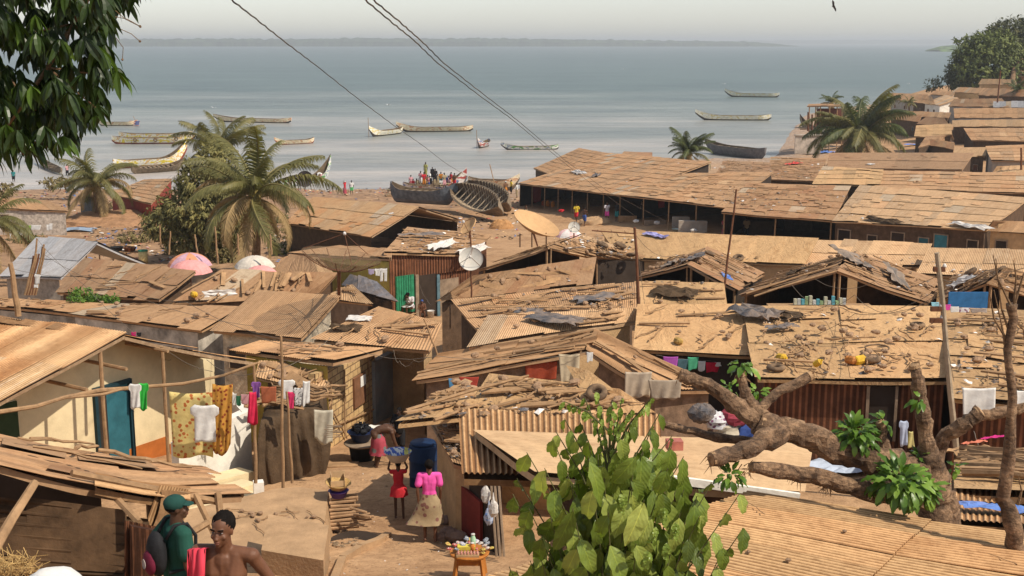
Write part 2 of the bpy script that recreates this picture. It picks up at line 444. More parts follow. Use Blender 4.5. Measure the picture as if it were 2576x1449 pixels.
# ---------------------------------------------------------------- shacks: roofs of overlapping sheets on boarded boxes
PANELS = []      # (house, a,b,c,d) in world coordinates, for laying things on roofs
def bil(a,b,c,d,u,v): return a*((1-u)*(1-v))+b*(u*(1-v))+c*(u*v)+d*((1-u)*v)
def roof_panel(mb, a,b,c,d, ribs='v', sw=.85, sl=2.1, sag=.05, ragged=.14, geo=None, lift=.035, seed=0, patch=.06, per=.08, amp=.011, alt=0.0):
    rr = random.Random(seed)
    n = (b-a).cross(d-a).normalized()
    if n.z < 0: n = -n
    dist = (a+b+c+d).y/4
    if geo is None: geo = dist < 33
    lu = ((b-a).length+(c-d).length)/2; lv = ((d-a).length+(c-b).length)/2
    if ribs == 'u': a,b,c,d = b,c,d,a; lu, lv = lv, lu     # rotate so ribs always follow v
    if dist > 70: sw *= 1.4; sl *= 1.3
    nu = max(1, round(lu/sw)); nv = max(1, round(lv/sl))
    sd = rr.random()*50
    def P(u, v, off):
        p = bil(a,b,c,d,u,v)
        s = -sag*math.sin(PI*min(1,max(0,v)))*(.6+.4*math.sin(u*5+sd)) + .05*noise.noise(Vector((u*lu*.35+sd, v*lv*.4, sd)))
        return p+n*(off+s)
    # solid underside / battens slab
    th = .05; K = 6
    for i in range(K):
        u0,u1 = i/K,(i+1)/K
        for (o, fl) in ((-th, 1),):
            mb.quad(P(u0,.0,-th-.03),P(u1,.0,-th-.03),P(u1,1,-th-.03),P(u0,1,-th-.03), tone=.1)
        for v in (0,1):
            mb.quad(P(u0,v,-th-.03),P(u1,v,-th-.03),P(u1,v,0),P(u0,v,0), tone=.15)
    for u in (0,1):
        for j in range(K):
            mb.quad(P(u,j/K,-th-.03),P(u,(j+1)/K,-th-.03),P(u,(j+1)/K,0),P(u,j/K,0), tone=.15)
    for i in range(nu):
        col_t = rr.random(); x_r = rr.uniform(-ragged, ragged)
        for j in range(nv):
            u0, u1 = i/nu, (i+1)/nu; v0, v1 = j/nv, (j+1)/nv
            ov = .06/lu
            e0 = (rr.uniform(-ragged, ragged*.5)+x_r)/lv if j == 0 else -.12/lv
            e1 = rr.uniform(0, ragged)/lv if j == nv-1 else 0
            sk = rr.uniform(-.03, .03)/max(lu,.1)
            tone = min(1, max(0, col_t*.55+rr.random()*.5-.02))
            o0 = lift+rr.uniform(0,.02)+(.012 if i%2 else 0)+.02; o1 = lift+rr.uniform(-.01,.004)+(.012 if i%2 else 0)
            if rr.random() < .07: o0 += rr.uniform(.01,.06)
            ax = u0-ov+sk; bx = u1+ov+sk
            if geo:
                w = (bx-ax)*lu; m_ = max(6, int(w/per*6)); q = 2
            else: m_ = 2; q = 1
            vs = []; fs = []; uvs = []
            for jj in range(q+1):
                fv = jj/q; vv = (v0+e0)*(1-fv)+(v1+e1)*fv; off = o0*(1-fv)+o1*fv
                for ii in range(m_+1):
                    uu = ax+(bx-ax)*ii/m_
                    cw = amp*math.sin(uu*lu*2*PI/per) if geo else 0
                    vs.append(P(uu, vv, off+cw))
            for jj in range(q):
                for ii in range(m_):
                    k = jj*(m_+1)+ii; fs.append((k,k+1,k+m_+2,k+m_+1))
                    ua = (ax+(bx-ax)*ii/m_)*lu; ub = (ax+(bx-ax)*(ii+1)/m_)*lu
                    va = v0*lv+jj/q*(v1-v0)*lv+j*.37+sd; vb = va+(v1-v0)*lv/q
                    uvs.append([(ua,va),(ub,va),(ub,vb),(ua,vb)])
            mb.add(vs, fs, uvs, tone, 1 if alt and rr.random() < alt else 0)
    # loose patches
    for _ in range(int(lu*lv*patch)):
        u = rr.uniform(.05,.85); v = rr.uniform(.05,.8); w_ = rr.uniform(.4,1.0)/lu; l_ = rr.uniform(.5,1.6)/lv; an = rr.uniform(-.15,.15)
        p = [P(u,v,.1),P(u+w_,v+an*.2,.085),P(u+w_,v+l_,.08),P(u,v+l_+an*.2,.095)]
        mb.quad(*p, uv=[(0,0),(.8,0),(.8,1.5),(0,1.5)], tone=rr.random())
def wall_box(mb, a,b,c,d, edges='FRBL', inset=.28, drop=.12, zb=None):
    """walls under one roof panel; edges F=a-b R=b-c B=c-d L=d-a"""
    ctr = (a+b+c+d)/4
    q = []
    for p in (a,b,c,d):
        v = Vector((ctr.x-p.x, ctr.y-p.y, 0)); L = v.length
        k = min(.3, inset/max(L,.01)); q.append(p+(ctr-p)*k+Vector((0,0,-drop)))
    out = {}
    for nm, (p, r) in zip('FRBL', ((q[0],q[1]),(q[1],q[2]),(q[2],q[3]),(q[3],q[0]))):
        n_ = 4
        if nm in edges:
            for i in range(n_):
                s = p.lerp(r, i/n_); e = p.lerp(r, (i+1)/n_)
                zs = (T(s.x,s.y)-.4) if zb is None else zb; ze = (T(e.x,e.y)-.4) if zb is None else zb
                mb.quad(Vector((s.x,s.y,zs)), Vector((e.x,e.y,ze)), e, s, tone=.5)
        out[nm] = (p, r)
    return out
HN = [0]
def house(name, label, cat, panels, roof=None, wall=None, edges=None, doors=0, wins=0, door_mat=None, group=None, posts='', kw=None, wall_edge_mats=None, seed=None):
    """panels: lists of four (px,py,h) corners, near-left near-right far-right far-left"""
    HN[0] += 1; seed = seed or HN[0]
    rr = random.Random(seed*13+5)
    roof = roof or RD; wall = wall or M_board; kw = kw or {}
    P4 = []
    for pn in panels:
        pts = [(G(*q) if len(q) == 3 else W(*q[:3])) for q in pn['c']] if isinstance(pn, dict) else [(G(*q) if len(q) == 3 else W(*q[:3])) for q in pn]
        if not isinstance(pn, dict) and len(pn[0]) == 3:      # keep the pitch of a plain roof believable
            dh = 0.0
            for _ in range(24):
                f_ = (pts[0]+pts[1])/2; g_ = (pts[2]+pts[3])/2
                if g_.y-f_.y > .9 and (g_.z-f_.z)/(g_.y-f_.y) < .60: break
                dh += .08; pts[2] = G(pn[2][0], pn[2][1], pn[2][2]-dh); pts[3] = G(pn[3][0], pn[3][1], pn[3][2]-dh)
        P4.append(pts)
    base = sum((p for pp in P4 for p in pp), Vector())/(4*len(P4)); base.z = T(base.x, base.y)
    th = thing(name, label, cat, base, group)
    rm = MB(); walls = []; alt = rr.choice([RG, RR, RG, RL, RB])
    for k, pts in enumerate(P4):
        pn = panels[k]; opt = pn.get('k', {}) if isinstance(pn, dict) else {}
        roof_panel(rm, *pts, seed=seed*7+k, **{**dict(alt=.06 if roof is not RT else .03), **kw, **opt})
        ed = edges[k] if edges else 'FRBL'; wm = MB()
        walls.append(wall_box(wm, *pts, edges=ed))
        if wm.v: wm.build('wall', wall, th)
        PANELS.append((HN[0], label, pts))
    rm.build('roof', [roof, alt], th)
    F_ = walls[0]['F']
    a, b = F_; L = (b-a).length; X = (b-a).normalized()
    Xh = Vector((X.x, X.y, 0)).normalized(); N = Vector((Xh.y, -Xh.x, 0))
    slots = []
    tot = doors+wins
    for i in range(tot):
        u = (i+.5+rr.uniform(-.25,.25))/tot
        p = a.lerp(b, u); g = T(p.x, p.y); hh = p.z-g
        isd = i%2 == 0 if doors and wins else bool(doors)
        if isd: w_, z0, z1 = .8, 0, min(1.85, hh-.15)
        else: w_, z0, z1 = .6, min(1.0, hh-.9), min(1.6, hh-.2)
        mb = MB(); c = Vector((p.x, p.y, g+(z0+z1)/2))+N*.03
        axes = (Xh, N, Vector((0,0,1)))
        mb.box(c, w_, .05, z1-z0, axes=axes, tone=rr.random())
        dm = door_mat or rr.choice([M_dark, M_dark, M_boardl, M_teal, M_rustw])
        o = mb.build('door' if isd else 'window', dm, th)
        fr = MB()
        for s in (-1,1): fr.box(c+Xh*(s*(w_/2+.03))+N*.02, .06, .08, z1-z0, axes=axes)
        fr.box(c+Vector((0,0,(z1-z0)/2+.03))+N*.02, w_+.12, .08, .06, axes=axes)
        fr.build('frame', M_boardl, o)
    if posts:
        for k, pts in enumerate(P4):
            for e in posts:
                p, q = walls[k][e]; n_ = max(2, int((q-p).length/3.6)+1)
                for i in range(n_):
                    s = p.lerp(q, i/(n_-1)); g = T(s.x, s.y)
                    pm = MB(); pm.tube([(s.x+rr.uniform(-.05,.05), s.y, g-.2), (s.x, s.y, s.z+.05)], rr.uniform(.04,.06), 6)
                    pm.build('post', M_stick, th)
    th['hn'] = HN[0]
    return th, P4, walls
def gable(fl, af, fr, bl, ab, br):
    """gable roof with the ridge running away from the viewer; ribs run from foot to ridge"""
    return [dict(c=[fl, af, ab, bl], k=dict(ribs='u')), dict(c=[af, fr, br, ab], k=dict(ribs='u'))]
def rowp(nl, nr, fr, fl): return [[nl, nr, fr, fl]]
SH = 'shack'
# ---- left side, far to near
house('shack', 'weathered timber shack with flaking pale boards at the left edge above the washing line', SH, rowp((-70,522,2.3),(172,533,2.0),(120,505,2.7),(-60,492,3.0)), RR, simple('flaking_boards', (.42,.36,.30), .9, .5, 5, .01), wins=1)
house('shack', 'small shack with tan sheet roof and dark red wall left of the bushy tree', SH, rowp((275,488,2.1),(380,514,2.0),(432,450,2.7),(362,452,2.8)), RD, M_redw)
house('shack', 'shack with bright bare zinc roof and open gable end behind the bundle of poles', SH,
      [[(0,697,2.0),(152,700,2.0),(243,610,3.4),(93,598,3.4)], [(243,611,3.36),(375,668,2.0),(300,650,2.0),(93,599,3.36)]], RZ, simple('gable_boards', (.33,.29,.24), .9, .4, 4, .01), edges=['FL','R'])
house('shack', 'shack with wide brown iron roof behind the green bush', SH, rowp((143,735,2.0),(400,756,2.0),(492,684,2.9),(214,651,2.9)), RB, M_board, wins=2)
house('shack', 'shack with mended roof weighed down by long poles and a tyre', SH, rowp((430,766,2.0),(800,742,2.2),(848,690,3.0),(555,681,3.0)), RB, M_board)
house('shack', 'low hut with rounded dusty tarpaulin roof behind the big mesh dish', SH, rowp((690,690,2.0),(845,698,2.0),(805,652,3.0),(728,643,3.0)), RB, M_tarpb, kw=dict(sag=-.3, geo=False))
house('house', 'stone walled house with smooth ribbed tan roof in the left middle', 'house', rowp((537,833,2.2),(757,852,2.1),(853,751,3.1),(652,731,3.1)), RD, simple('patchy_stone_wall', (.55,.46,.33), .9, .5, 3.5, .03), wins=2)
house('shack', 'tiny lean-to with tan roof and green plank behind the stone walled house', SH, rowp((815,752,2.0),(935,766,2.0),(890,721,2.7),(868,722,2.7)), RL, M_boardl)
house('shack', 'dark tarpaulin covered shack beside the yellow wall', SH, rowp((862,722,2.4),(998,758,2.0),(950,712,2.7),(884,692,3.0)), simple('slate_tarp', (.13,.125,.135), .7, .4, 3, .02, dust=.3), M_black, kw=dict(geo=False))
house('shack', 'long low shack with narrow tan roof and whitewashed wall behind the cream house', SH, [[(-60,768,2.2),(178,791,2.2),(300,768,2.7),(-60,748,2.7)],[(172,790,2.2),(507,832,2.1),(600,776,2.8),(300,765,2.8)]], RD, simple('dirty_whitewash', (.42,.38,.32), .9, .6, 1.6, .01), wins=2)
house('shack', 'flat roofed shack with dusty yard roof beside the alley bend', SH, rowp((790,856,2.5),(1080,884,2.4),(1110,816,2.9),(955,774,3.2)), RD, M_mud, edges=['BR'], kw=dict(patch=.12))
house('house', 'mud brick house with bamboo scaffolding and shuttered window at the alley corner', 'house', rowp((593,884,2.5),(838,916,2.35),(962,884,2.7),(655,862,2.7)), RD, M_yellow, edges=['FL'])
house('shack', 'low lean-to with ribbed roof in front of the mud brick house', SH, rowp((646,952,2.0),(805,990,1.7),(832,926,2.1),(655,914,2.4)), RL, M_board)
# ---- centre, far to near
house('house', 'rust streaked tan roofed house below the beached boats', 'house', [[(715,562,2.2),(935,596,2.1),(1053,521,3.5),(790,496,3.5)], [(1053,522,3.46),(1158,556,2.2),(900,520,2.2),(790,497,3.46)]], RS, M_tarpb, edges=['FL','R'])
house('shack', 'rusty iron walled shack with green ribbed door panel and dark doorway', SH, rowp((966,637,3.1),(1185,642,2.9),(1235,592,3.4),(1025,573,3.5)), RD, M_rustw, kw=dict(patch=.25))
house('shack', 'shack with yellow wall and blue edged flat roof behind the mesh dish', SH, rowp((722,638,2.3),(984,653,2.9),(985,628,3.1),(850,618,2.7)), RD, M_yellow)
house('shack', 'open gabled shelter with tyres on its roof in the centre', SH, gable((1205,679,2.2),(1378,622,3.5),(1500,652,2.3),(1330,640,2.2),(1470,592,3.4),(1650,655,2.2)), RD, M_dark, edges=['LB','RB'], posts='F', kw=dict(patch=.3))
house('shack', 'shack with tilted ribbed iron sheet roof ending in a raised point', SH, rowp((1098,758,2.4),(1485,712,2.6),(1496,648,3.2),(1190,694,3.1)), RB, M_board, kw=dict(patch=.15))
house('shack', 'long shack patched with planks and grey plastic left of the thin rusty pole', SH, rowp((1215,845,2.3),(1606,790,2.5),(1606,712,3.2),(1140,758,2.9)), RD, M_board, kw=dict(patch=.45, geo=False))
house('shack', 'shack with overlapping pale sheets whose eave drops to the central gable', SH, rowp((1180,872,2.5),(1604,810,2.5),(1600,778,2.9),(1230,795,2.9)), RL, M_mud)
house('shack', 'wide gabled shack with hanging cloths and red curtain in its open front', SH, gable((1047,958,2.1),(1478,884,2.9),(1660,985,2.1),(1110,892,2.1),(1500,833,3.2),(1812,982,2.0)), RD, simple('patched_front', (.20,.13,.085), .9, .5, 4, .01), edges=['FL','FR'], kw=dict(patch=.2))
house('shack', 'shack with sagging tarpaulin roof right of the thin rusty pole', SH, rowp((1610,770,2.2),(1826,776,2.2),(1818,714,2.8),(1602,712,2.8)), RT, M_tarpb, kw=dict(geo=False, sag=.2))
house('shack', 'gabled shelter draped in grey plastic between the two antenna poles', SH, gable((1606,697,2.1),(1731,668,2.9),(1850,730,2.0),(1650,668,2.1),(1784,624,3.2),(1925,692,2.1)), RB, M_dark, edges=['LB','RB'], posts='F', kw=dict(patch=.4, geo=False))
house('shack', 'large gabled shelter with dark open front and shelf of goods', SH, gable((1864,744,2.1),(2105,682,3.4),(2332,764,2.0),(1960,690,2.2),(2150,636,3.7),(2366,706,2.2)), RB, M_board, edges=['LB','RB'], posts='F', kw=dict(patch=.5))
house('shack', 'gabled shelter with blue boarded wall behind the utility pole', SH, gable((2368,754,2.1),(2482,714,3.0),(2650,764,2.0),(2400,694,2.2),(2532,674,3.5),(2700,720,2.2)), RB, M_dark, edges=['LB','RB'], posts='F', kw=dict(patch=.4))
house('shack', 'long smooth dusty roofed shed behind the tyre covered shelter', 'shed', rowp((1560,652,2.2),(2022,668,2.2),(2056,603,3.2),(1512,580,3.2)), RT, M_mud, kw=dict(geo=False, sag=.05, sw=3, sl=4))
house('shack', 'shed with clean ribbed tan roof just below the market row', 'shed', rowp((2020,666,2.2),(2314,672,2.2),(2341,614,3.0),(2060,604,3.0)), RL, M_mud)
house('shack', 'shed with clean ribbed tan roof at the right edge below the market row', 'shed', [[(2308,692,2.1),(2680,706,2.1),(2690,634,3.1),(2340,624,3.1)]], RL, M_mud)
house('shack', 'broad shack with flat earth coloured tarpaulin roof over the bright washing line', SH, rowp((1598,884,2.2),(1905,896,2.25),(1868,772,3.1),(1608,772,3.0)), RT, M_dark, kw=dict(geo=False, sag=.12, sw=2.4, sl=3))
house('shack', 'broad shack with tarpaulin roof scattered with stones tyres and sticks', SH, rowp((1906,956,2.2),(2395,962,2.3),(2372,774,3.3),(1872,772,3.1)), RT, M_rustw, kw=dict(geo=False, sag=.12, sw=2.4, sl=3))
house('shack', 'shack under a littered roof at the right edge with white cloth hung below', SH, rowp((2398,1004,2.4),(2700,1030,2.4),(2690,790,3.3),(2375,776,3.2)), RT, M_rustw, kw=dict(geo=False, sag=.15, patch=.3))
# ---- the market row by the beach and what stands behind it
ST_ = 'market stall'
house('market_stall', 'beach end stall with steep tan roof facing the water', ST_, rowp((1342,424,2.2),(1420,452,2.2),(1532,386,3.0),(1456,373,3.1)), RD, M_board)
house('market_stall', 'long roofed stall nearest the beached boats with red cloth in its front', ST_, rowp((1302,462,2.4),(1562,492,2.3),(1790,408,3.7),(1535,385,3.8)), RD, M_dark, edges=['BRL'], posts='F', kw=dict(patch=.06))
house('market_stall', 'stall with mended tan roof in the middle of the market row', ST_, rowp((1552,490,2.4),(1828,523,2.3),(1945,433,3.5),(1715,437,3.5)), RD, M_dark, edges=['BRL'], posts='F', kw=dict(patch=.15))
house('market_stall', 'stall with ragged plastic edged roof in the market row above the thin slanting mast', ST_, rowp((1815,536,2.3),(2095,557,2.3),(2140,468,3.5),(1880,462,3.5)), RR, M_board, edges=['BRL'], posts='F', kw=dict(patch=.3))
house('market_stall', 'longest stall with clean ribbed roof in the market row', ST_, rowp((2093,557,2.4),(2482,579,2.3),(2590,498,3.6),(2165,466,3.6)), RL, M_board, wins=3, doors=3)
house('market_stall', 'small stall with opening in its gable at the right end of the market row', ST_, rowp((2480,580,2.2),(2680,590,2.2),(2690,560,2.8),(2500,556,2.8)), RR, M_mud, wins=2)
house('shack', 'shack under crumpled pale tarpaulin behind the market row', SH, rowp((2045,464,3.4),(2215,467,3.4),(2222,428,4.1),(2072,419,4.1)), RT, M_tarpb, kw=dict(geo=False, sag=-.2))
house('shed', 'long low shed with dull tan roof behind the longest market stall', 'shed', rowp((2200,474,3.3),(2680,490,3.3),(2680,436,4.0),(2215,430,4.0)), RD, M_board)
house('shed', 'long shed of large brown sheets in front of the big palm', 'shed', rowp((2082,424,2.6),(2420,428,2.6),(2450,385,3.6),(2086,385,3.6)), RB, M_board, kw=dict(sw=3,sl=4, geo=False))
house('shack', 'patched shack with red scrap on its roof left of the big brown shed', SH, rowp((1930,452,2.6),(2060,458,2.5),(2078,400,3.1),(1940,395,3.1)), RR, M_board, kw=dict(patch=.5))
house('shack', 'ruined shed of poles and mats on the shore left of the squat palm', SH, rowp((1555,398,1.6),(1640,402,1.6),(1640,384,2.1),(1570,382,2.1)), RB, M_board, posts='F')
house('shack', 'shack with low brown roof between the squat palm and the red scrap', SH, rowp((1800,440,2.3),(1935,450,2.3),(1940,410,3.0),(1820,405,3.0)), RB, M_board, kw=dict(patch=.5))
# ---- the right hand quarter on the rise
Q = [('long pale roofed house in the right quarter facing the big palm', (2445,354),(2640,356),(2640,322),(2425,323), RD, M_board),
 ('long house with thin tan roof stacked above the pale roofed one', (2398,319),(2640,318),(2640,300),(2396,303), RL, M_board),
 ('long house with curved tan roof third row up the right quarter', (2402,297),(2640,297),(2640,272),(2400,273), RD, M_bluew),
 ('white walled house with pale roof behind the palm fronds', (2322,260),(2364,265),(2412,247),(2378,239), RL, M_white),
 ('grey walled cottage at the water side of the right quarter', (2240,250),(2300,256),(2334,238),(2244,234), RD, M_greyw),
 ('small gabled hut beside the purple cloth', (2296,258),(2352,262),(2345,243),(2312,238), RD, M_board),
 ('little steep roofed hut in the middle of the right quarter', (2306,312),(2390,318),(2376,298),(2330,294), RB, M_board),
 ('long low roof above the little steep roofed hut', (2265,292),(2385,297),(2392,284),(2270,279), RD, M_board),
 ('hut with rust brown roof right of the palm crown', (2240,300),(2312,306),(2318,291),(2250,287), RR, M_board),
 ('flat dusty hut below the palm crown on the right', (2300,345),(2395,348),(2392,312),(2305,316), RT, M_tarpb),
 ('collapsed sheets of a hut right of the big palm base', (2310,372),(2400,352),(2396,340),(2330,342), RB, M_board),
 ('low pale hut above the brown shed', (2400,392),(2478,394),(2482,372),(2402,371), RL, M_board),
 ('hut with grey plaster gable at the right edge', (2494,404),(2640,406),(2640,362),(2480,368), RD, M_greyw),
 ('roof strip at the right edge just above the market row', (2500,434),(2640,436),(2640,416),(2510,418), RL, M_dark),
 ('wide brown roofed house under the pole in the upper right', (2386,268),(2540,271),(2520,248),(2400,250), RB, M_greyw),
 ('blue grey sheeted roof at the upper right edge', (2500,270),(2640,272),(2640,254),(2500,256), RZ, M_board),
 ('ochre house with arched openings under the tall trees', (2462,212),(2560,214),(2552,200),(2470,199), RL, M_mud),
 ('topmost tan roof at the right edge under the trees', (2500,195),(2680,192),(2680,168),(2570,172), RR, M_mud),
 ('tan roofed hut left of the ochre house', (2395,232),(2470,236),(2480,222),(2410,220), RD, M_mud),
 ('long brown roof below the ochre house', (2460,240),(2600,244),(2600,226),(2480,222), RB, M_board),
 ('hut with torn roof by the blue tarpaulin', (2315,362),(2400,376),(2400,358),(2330,350), RR, M_board),
 ('small tan hut between the small white dish and the ochre house', (2340,238),(2396,242),(2402,232),(2350,229), RD, M_greyw)]
for lb, a_, b_, c_, d_, rm_, wm_ in Q:
    hh = 2.6
    house('house', lb, 'house', rowp((*a_, hh), (*b_, hh), (*c_, hh+.9), (*d_, hh+.9)), rm_, wm_, wins=2, kw=dict(patch=.05))
# ---------------------------------------------------------------- the nearer buildings
RLS = roofmat('roof_pale_smooth', (.56,.37,.20), (.44,.27,.14), (.60,.50,.36), .2, .4, 0)
# cream house: gable wall looks towards the alley
AF = G(315,845,3.4); FL_ = W(-45,1036,24.4); FR_ = W(642,912,31.0)
RB0 = AF+Vector((-6.5, 3.2, 0)); 
cream = thing('house', 'cream plastered house with rust streaked roof and teal doorway at the left edge', 'house', (AF.x, AF.y, T(AF.x, AF.y)))
rm = MB()
BL = FL_+Vector((-6.5,3.2,0)); BR = FR_+Vector((-6.5,3.2,0))
roof_panel(rm, FL_, AF, RB0, BL, ribs='u', seed=91, geo=True, per=.085, patch=.02)
roof_panel(rm, AF+Vector((0,0,-.02)), FR_, BR, RB0+Vector((0,0,-.02)), ribs='u', seed=92, geo=True, per=.085)
PANELS.append((900, 'cream house roof', [FL_, AF, RB0, BL])); PANELS.append((901, 'cream house back slope', [AF, FR_, BR, RB0]))
rm.build('roof', RS, cream)
# ridge capping
rc = MB()
for i in range(7):
    p = AF.lerp(RB0, i/7)+Vector((0,0,.05)); q = AF.lerp(RB0, (i+1.15)/7)+Vector((0,0,.10))
    d1 = (FL_-AF).normalized()*.35; d2 = (FR_-AF).normalized()*.35
    rc.quad(p+d1, q+d1*1.1, q, p, tone=R.random()); rc.quad(p, q, q+d2, p+d2, tone=R.random())
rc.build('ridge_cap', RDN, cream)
# wall plane: set back from the verge
WD = (FR_-FL_); WD.z = 0; WD.normalize(); WN = Vector((WD.y, -WD.x, 0))   # outward to the alley
back = -WN*1.8
w0 = FL_+back+WD*.35; w1 = AF+back
def onwall(px, py, out=0.0, o=None, n=None):
    o = o if o is not None else w0; n = n if n is not None else WN
    d = ray(px, py); C = Vector((0,0,CAMZ)); t = ((o+n*out)-C).dot(n)/d.dot(n); return C+d*t
wm = MB(); top = []
w2 = onwall(538, 900)
def zt(p):
    s = (p-w1).dot(WD)
    return AF.z-.12-(abs(s)*((AF.z-FL_.z)/((AF-FL_).dot(WD)) if s < 0 else (AF.z-FR_.z)/((FR_-AF).dot(WD))))
N_ = 14
for i in range(N_):
    a = w0.lerp(w2, i/N_); b = w0.lerp(w2, (i+1)/N_)
    wm.quad(Vector((a.x,a.y,T(a.x,a.y)-.6)), Vector((b.x,b.y,T(b.x,b.y)-.6)), Vector((b.x,b.y,zt(b))), Vector((a.x,a.y,zt(a))))
a = w2; b = w2-WN*5
wm.quad(Vector((a.x,a.y,T(a.x,a.y)-.6)), Vector((b.x,b.y,T(b.x,b.y)-.6)), Vector((b.x,b.y,zt(a))), Vector((a.x,a.y,zt(a))))
wm.build('wall', M_cream, cream)
def wall_rect(px0, py0, px1, py1, name, mat, parent, out=.04, o=None, n=None, d=.06, x=None):
    """box on the wall spanning the picture rectangle"""
    A = onwall(px0, py0, 0, o, n); B = onwall(px1, py0, 0, o, n); nn = n if n is not None else WN; X = (B-A); X.z = 0
    L = X.length; X.normalize(); zb = onwall((px0+px1)/2, py1, 0, o, n).z; zt_ = (A.z+B.z)/2
    c = (A+B)/2; c.z = (zb+zt_)/2; mb = MB(); mb.box(c+nn*out, L, d, zt_-zb, axes=(X, nn, Vector((0,0,1))))
    return mb.build(name, mat, parent), c, X, L, (zb, zt_)
d_, c, X, L, (z0, z1) = wall_rect(234, 968, 322, 1215, 'door', M_teal, cream, .0)
fr = MB()
for s in (-1,1): fr.box(Vector((c.x,c.y,(z0+z1)/2))+X*(s*L/2)+WN*.04, .09, .12, z1-z0, axes=(X,WN,Vector((0,0,1))))
fr.box(Vector((c.x,c.y,z1))+WN*.04, L+.1, .12, .09, axes=(X,WN,Vector((0,0,1)))); fr.build('frame', simple('dark_teal', (.015,.04,.05), .6, .2, 3, .002), d_)
wall_rect(236, 978, 262, 1210, 'door_opening', M_dark, cream, .05, d=.02)  # dark strip painted for the shade in the opening
d2, c2, X2, L2, zz2 = wall_rect(-40, 1018, 40, 1240, 'door', simple('dark_green_door', (.03,.05,.02), .7, .3, 3, .004), cream, .02)
wall_rect(322, 1112, 424, 1180, 'painted_dado', simple('orange_dado', (.42,.13,.03), .85, .25, 2.5, .004), cream, .02, d=.02)
wall_rect(424, 1098, 535, 1170, 'painted_dado', MATS['orange_dado'], cream, .022, d=.02)
pm = MB(); p = onwall(252, 880, 1.0); q = onwall(262, 1180, 1.0); pm.tube([p, (p+q)/2+Vector((.03,0,0)), Vector((p.x, p.y, T(p.x,p.y)-.2))], .05, 7); pm.build('post', M_stick, cream)
pm = MB(); p = onwall(408, 872, 1.2); pm.tube([p, Vector((p.x, p.y, T(p.x,p.y)))], .045, 7); pm.build('post', M_stick, cream)
for (x, y) in ((105,955),(205,905),(310,862)):
    pm = MB(); p = onwall(x, y, -.1); pm.tube([p, p+WN*1.6], .045, 6); pm.build('rafter', M_stick, cream)
# veranda wall, whitewashed
ver = thing('veranda_wall', 'whitewashed veranda wall with stained top below the hanging cloths', 'wall', (*G(560,1240,0).xy, G(560,1240,0).z))
vm = MB()
A = G(455,1240,0.05); B = G(636,1195,0.0); A2 = onwall(430,1165,.3)
hA = 1.05; hB = 1.1
def slabwall(mb, a, b, h0, h1, th, zb=-.3):
    X = (b-a); X.z = 0; X.normalize(); N = Vector((X.y,-X.x,0))
    mb.add([a+Vector((0,0,zb)), b+Vector((0,0,zb)), b+Vector((0,0,h1)), a+Vector((0,0,h0)), a-N*th+Vector((0,0,zb)), b-N*th+Vector((0,0,zb)), b-N*th+Vector((0,0,h1)), a-N*th+Vector((0,0,h0))],
       [(0,1,2,3),(5,4,7,6),(3,2,6,7),(1,5,6,2),(4,0,3,7)])
slabwall(vm, A, B, 1.15, 1.62, .25)
vm.build('wall', M_white, ver)
vm = MB(); E = B+(B-A).normalized()*.0; Bk = B+Vector((-.9,1.9,0)); slabwall(vm, B+Vector((.001,0,0)), Bk, 1.62, 1.6, .2); vm.build('end_wall', M_white, ver)
vm = MB(); p = G(652,1262,0); vm.box(p+Vector((0,0,.2)), .22,.22,.55, rz=.3); vm.build('pillar', M_white, ver)
vm = MB()
for i, (x0,y0,x1,y1) in enumerate(((445,1275,640,1222),(440,1300,650,1240),(470,1318,665,1255))):
    a = G(x0,y0,0); b = G(x1,y1,0); slabwall(vm, a, b, .35-.12*i, .35-.12*i, .5)
vm.build('step', M_cream, ver)
# mud brick house front (faces the alley, sunlit) and its neighbours' walls
def block_wall(name, label, pts, h, mat, th=.22, cat='wall', zb=-.4):
    """free standing or facing wall through ground points; h per point"""
    P = [G(x, y, 0) for x, y in pts]; h = h if hasattr(h, '__len__') else [h]*len(P)
    mb = MB()
    for i in range(len(P)-1): slabwall(mb, P[i], P[i+1], h[i], h[i+1], th, zb)
    return tag(mb.build(name, mat), label, cat), P
m, t = newmat('mud_brick')
co = t.coord('UV'); br = t.n.new('ShaderNodeTexBrick'); t.link(co, br.inputs['Vector'])
br.inputs['Scale'].default_value = 1; br.inputs['Brick Width'].default_value = .34; br.inputs['Row Height'].default_value = .19; br.inputs['Mortar Size'].default_value = .018; br.inputs['Mortar Smooth'].default_value = .4
br.inputs['Color1'].default_value = (.60,.42,.20,1); br.inputs['Color2'].default_value = (.50,.33,.155,1); br.inputs['Mortar'].default_value = (.25,.155,.08,1)
nz = t.noise(2.2, 5, .7, t.geo()); c_ = t.mix(br.outputs['Color'], t.ramp(nz, [(.3,(.6,.55,.5)),(.65,(1.15,1.12,1.05))]), .8, 'MULTIPLY')
t.link(c_, t.bsdf.inputs['Base Color']); t.bsdf.inputs['Roughness'].default_value = .95
t.link(t.bump(br.outputs['Fac'], -.03, 1, t.bump(nz, .05)), t.bsdf.inputs['Normal']); M_brick = m
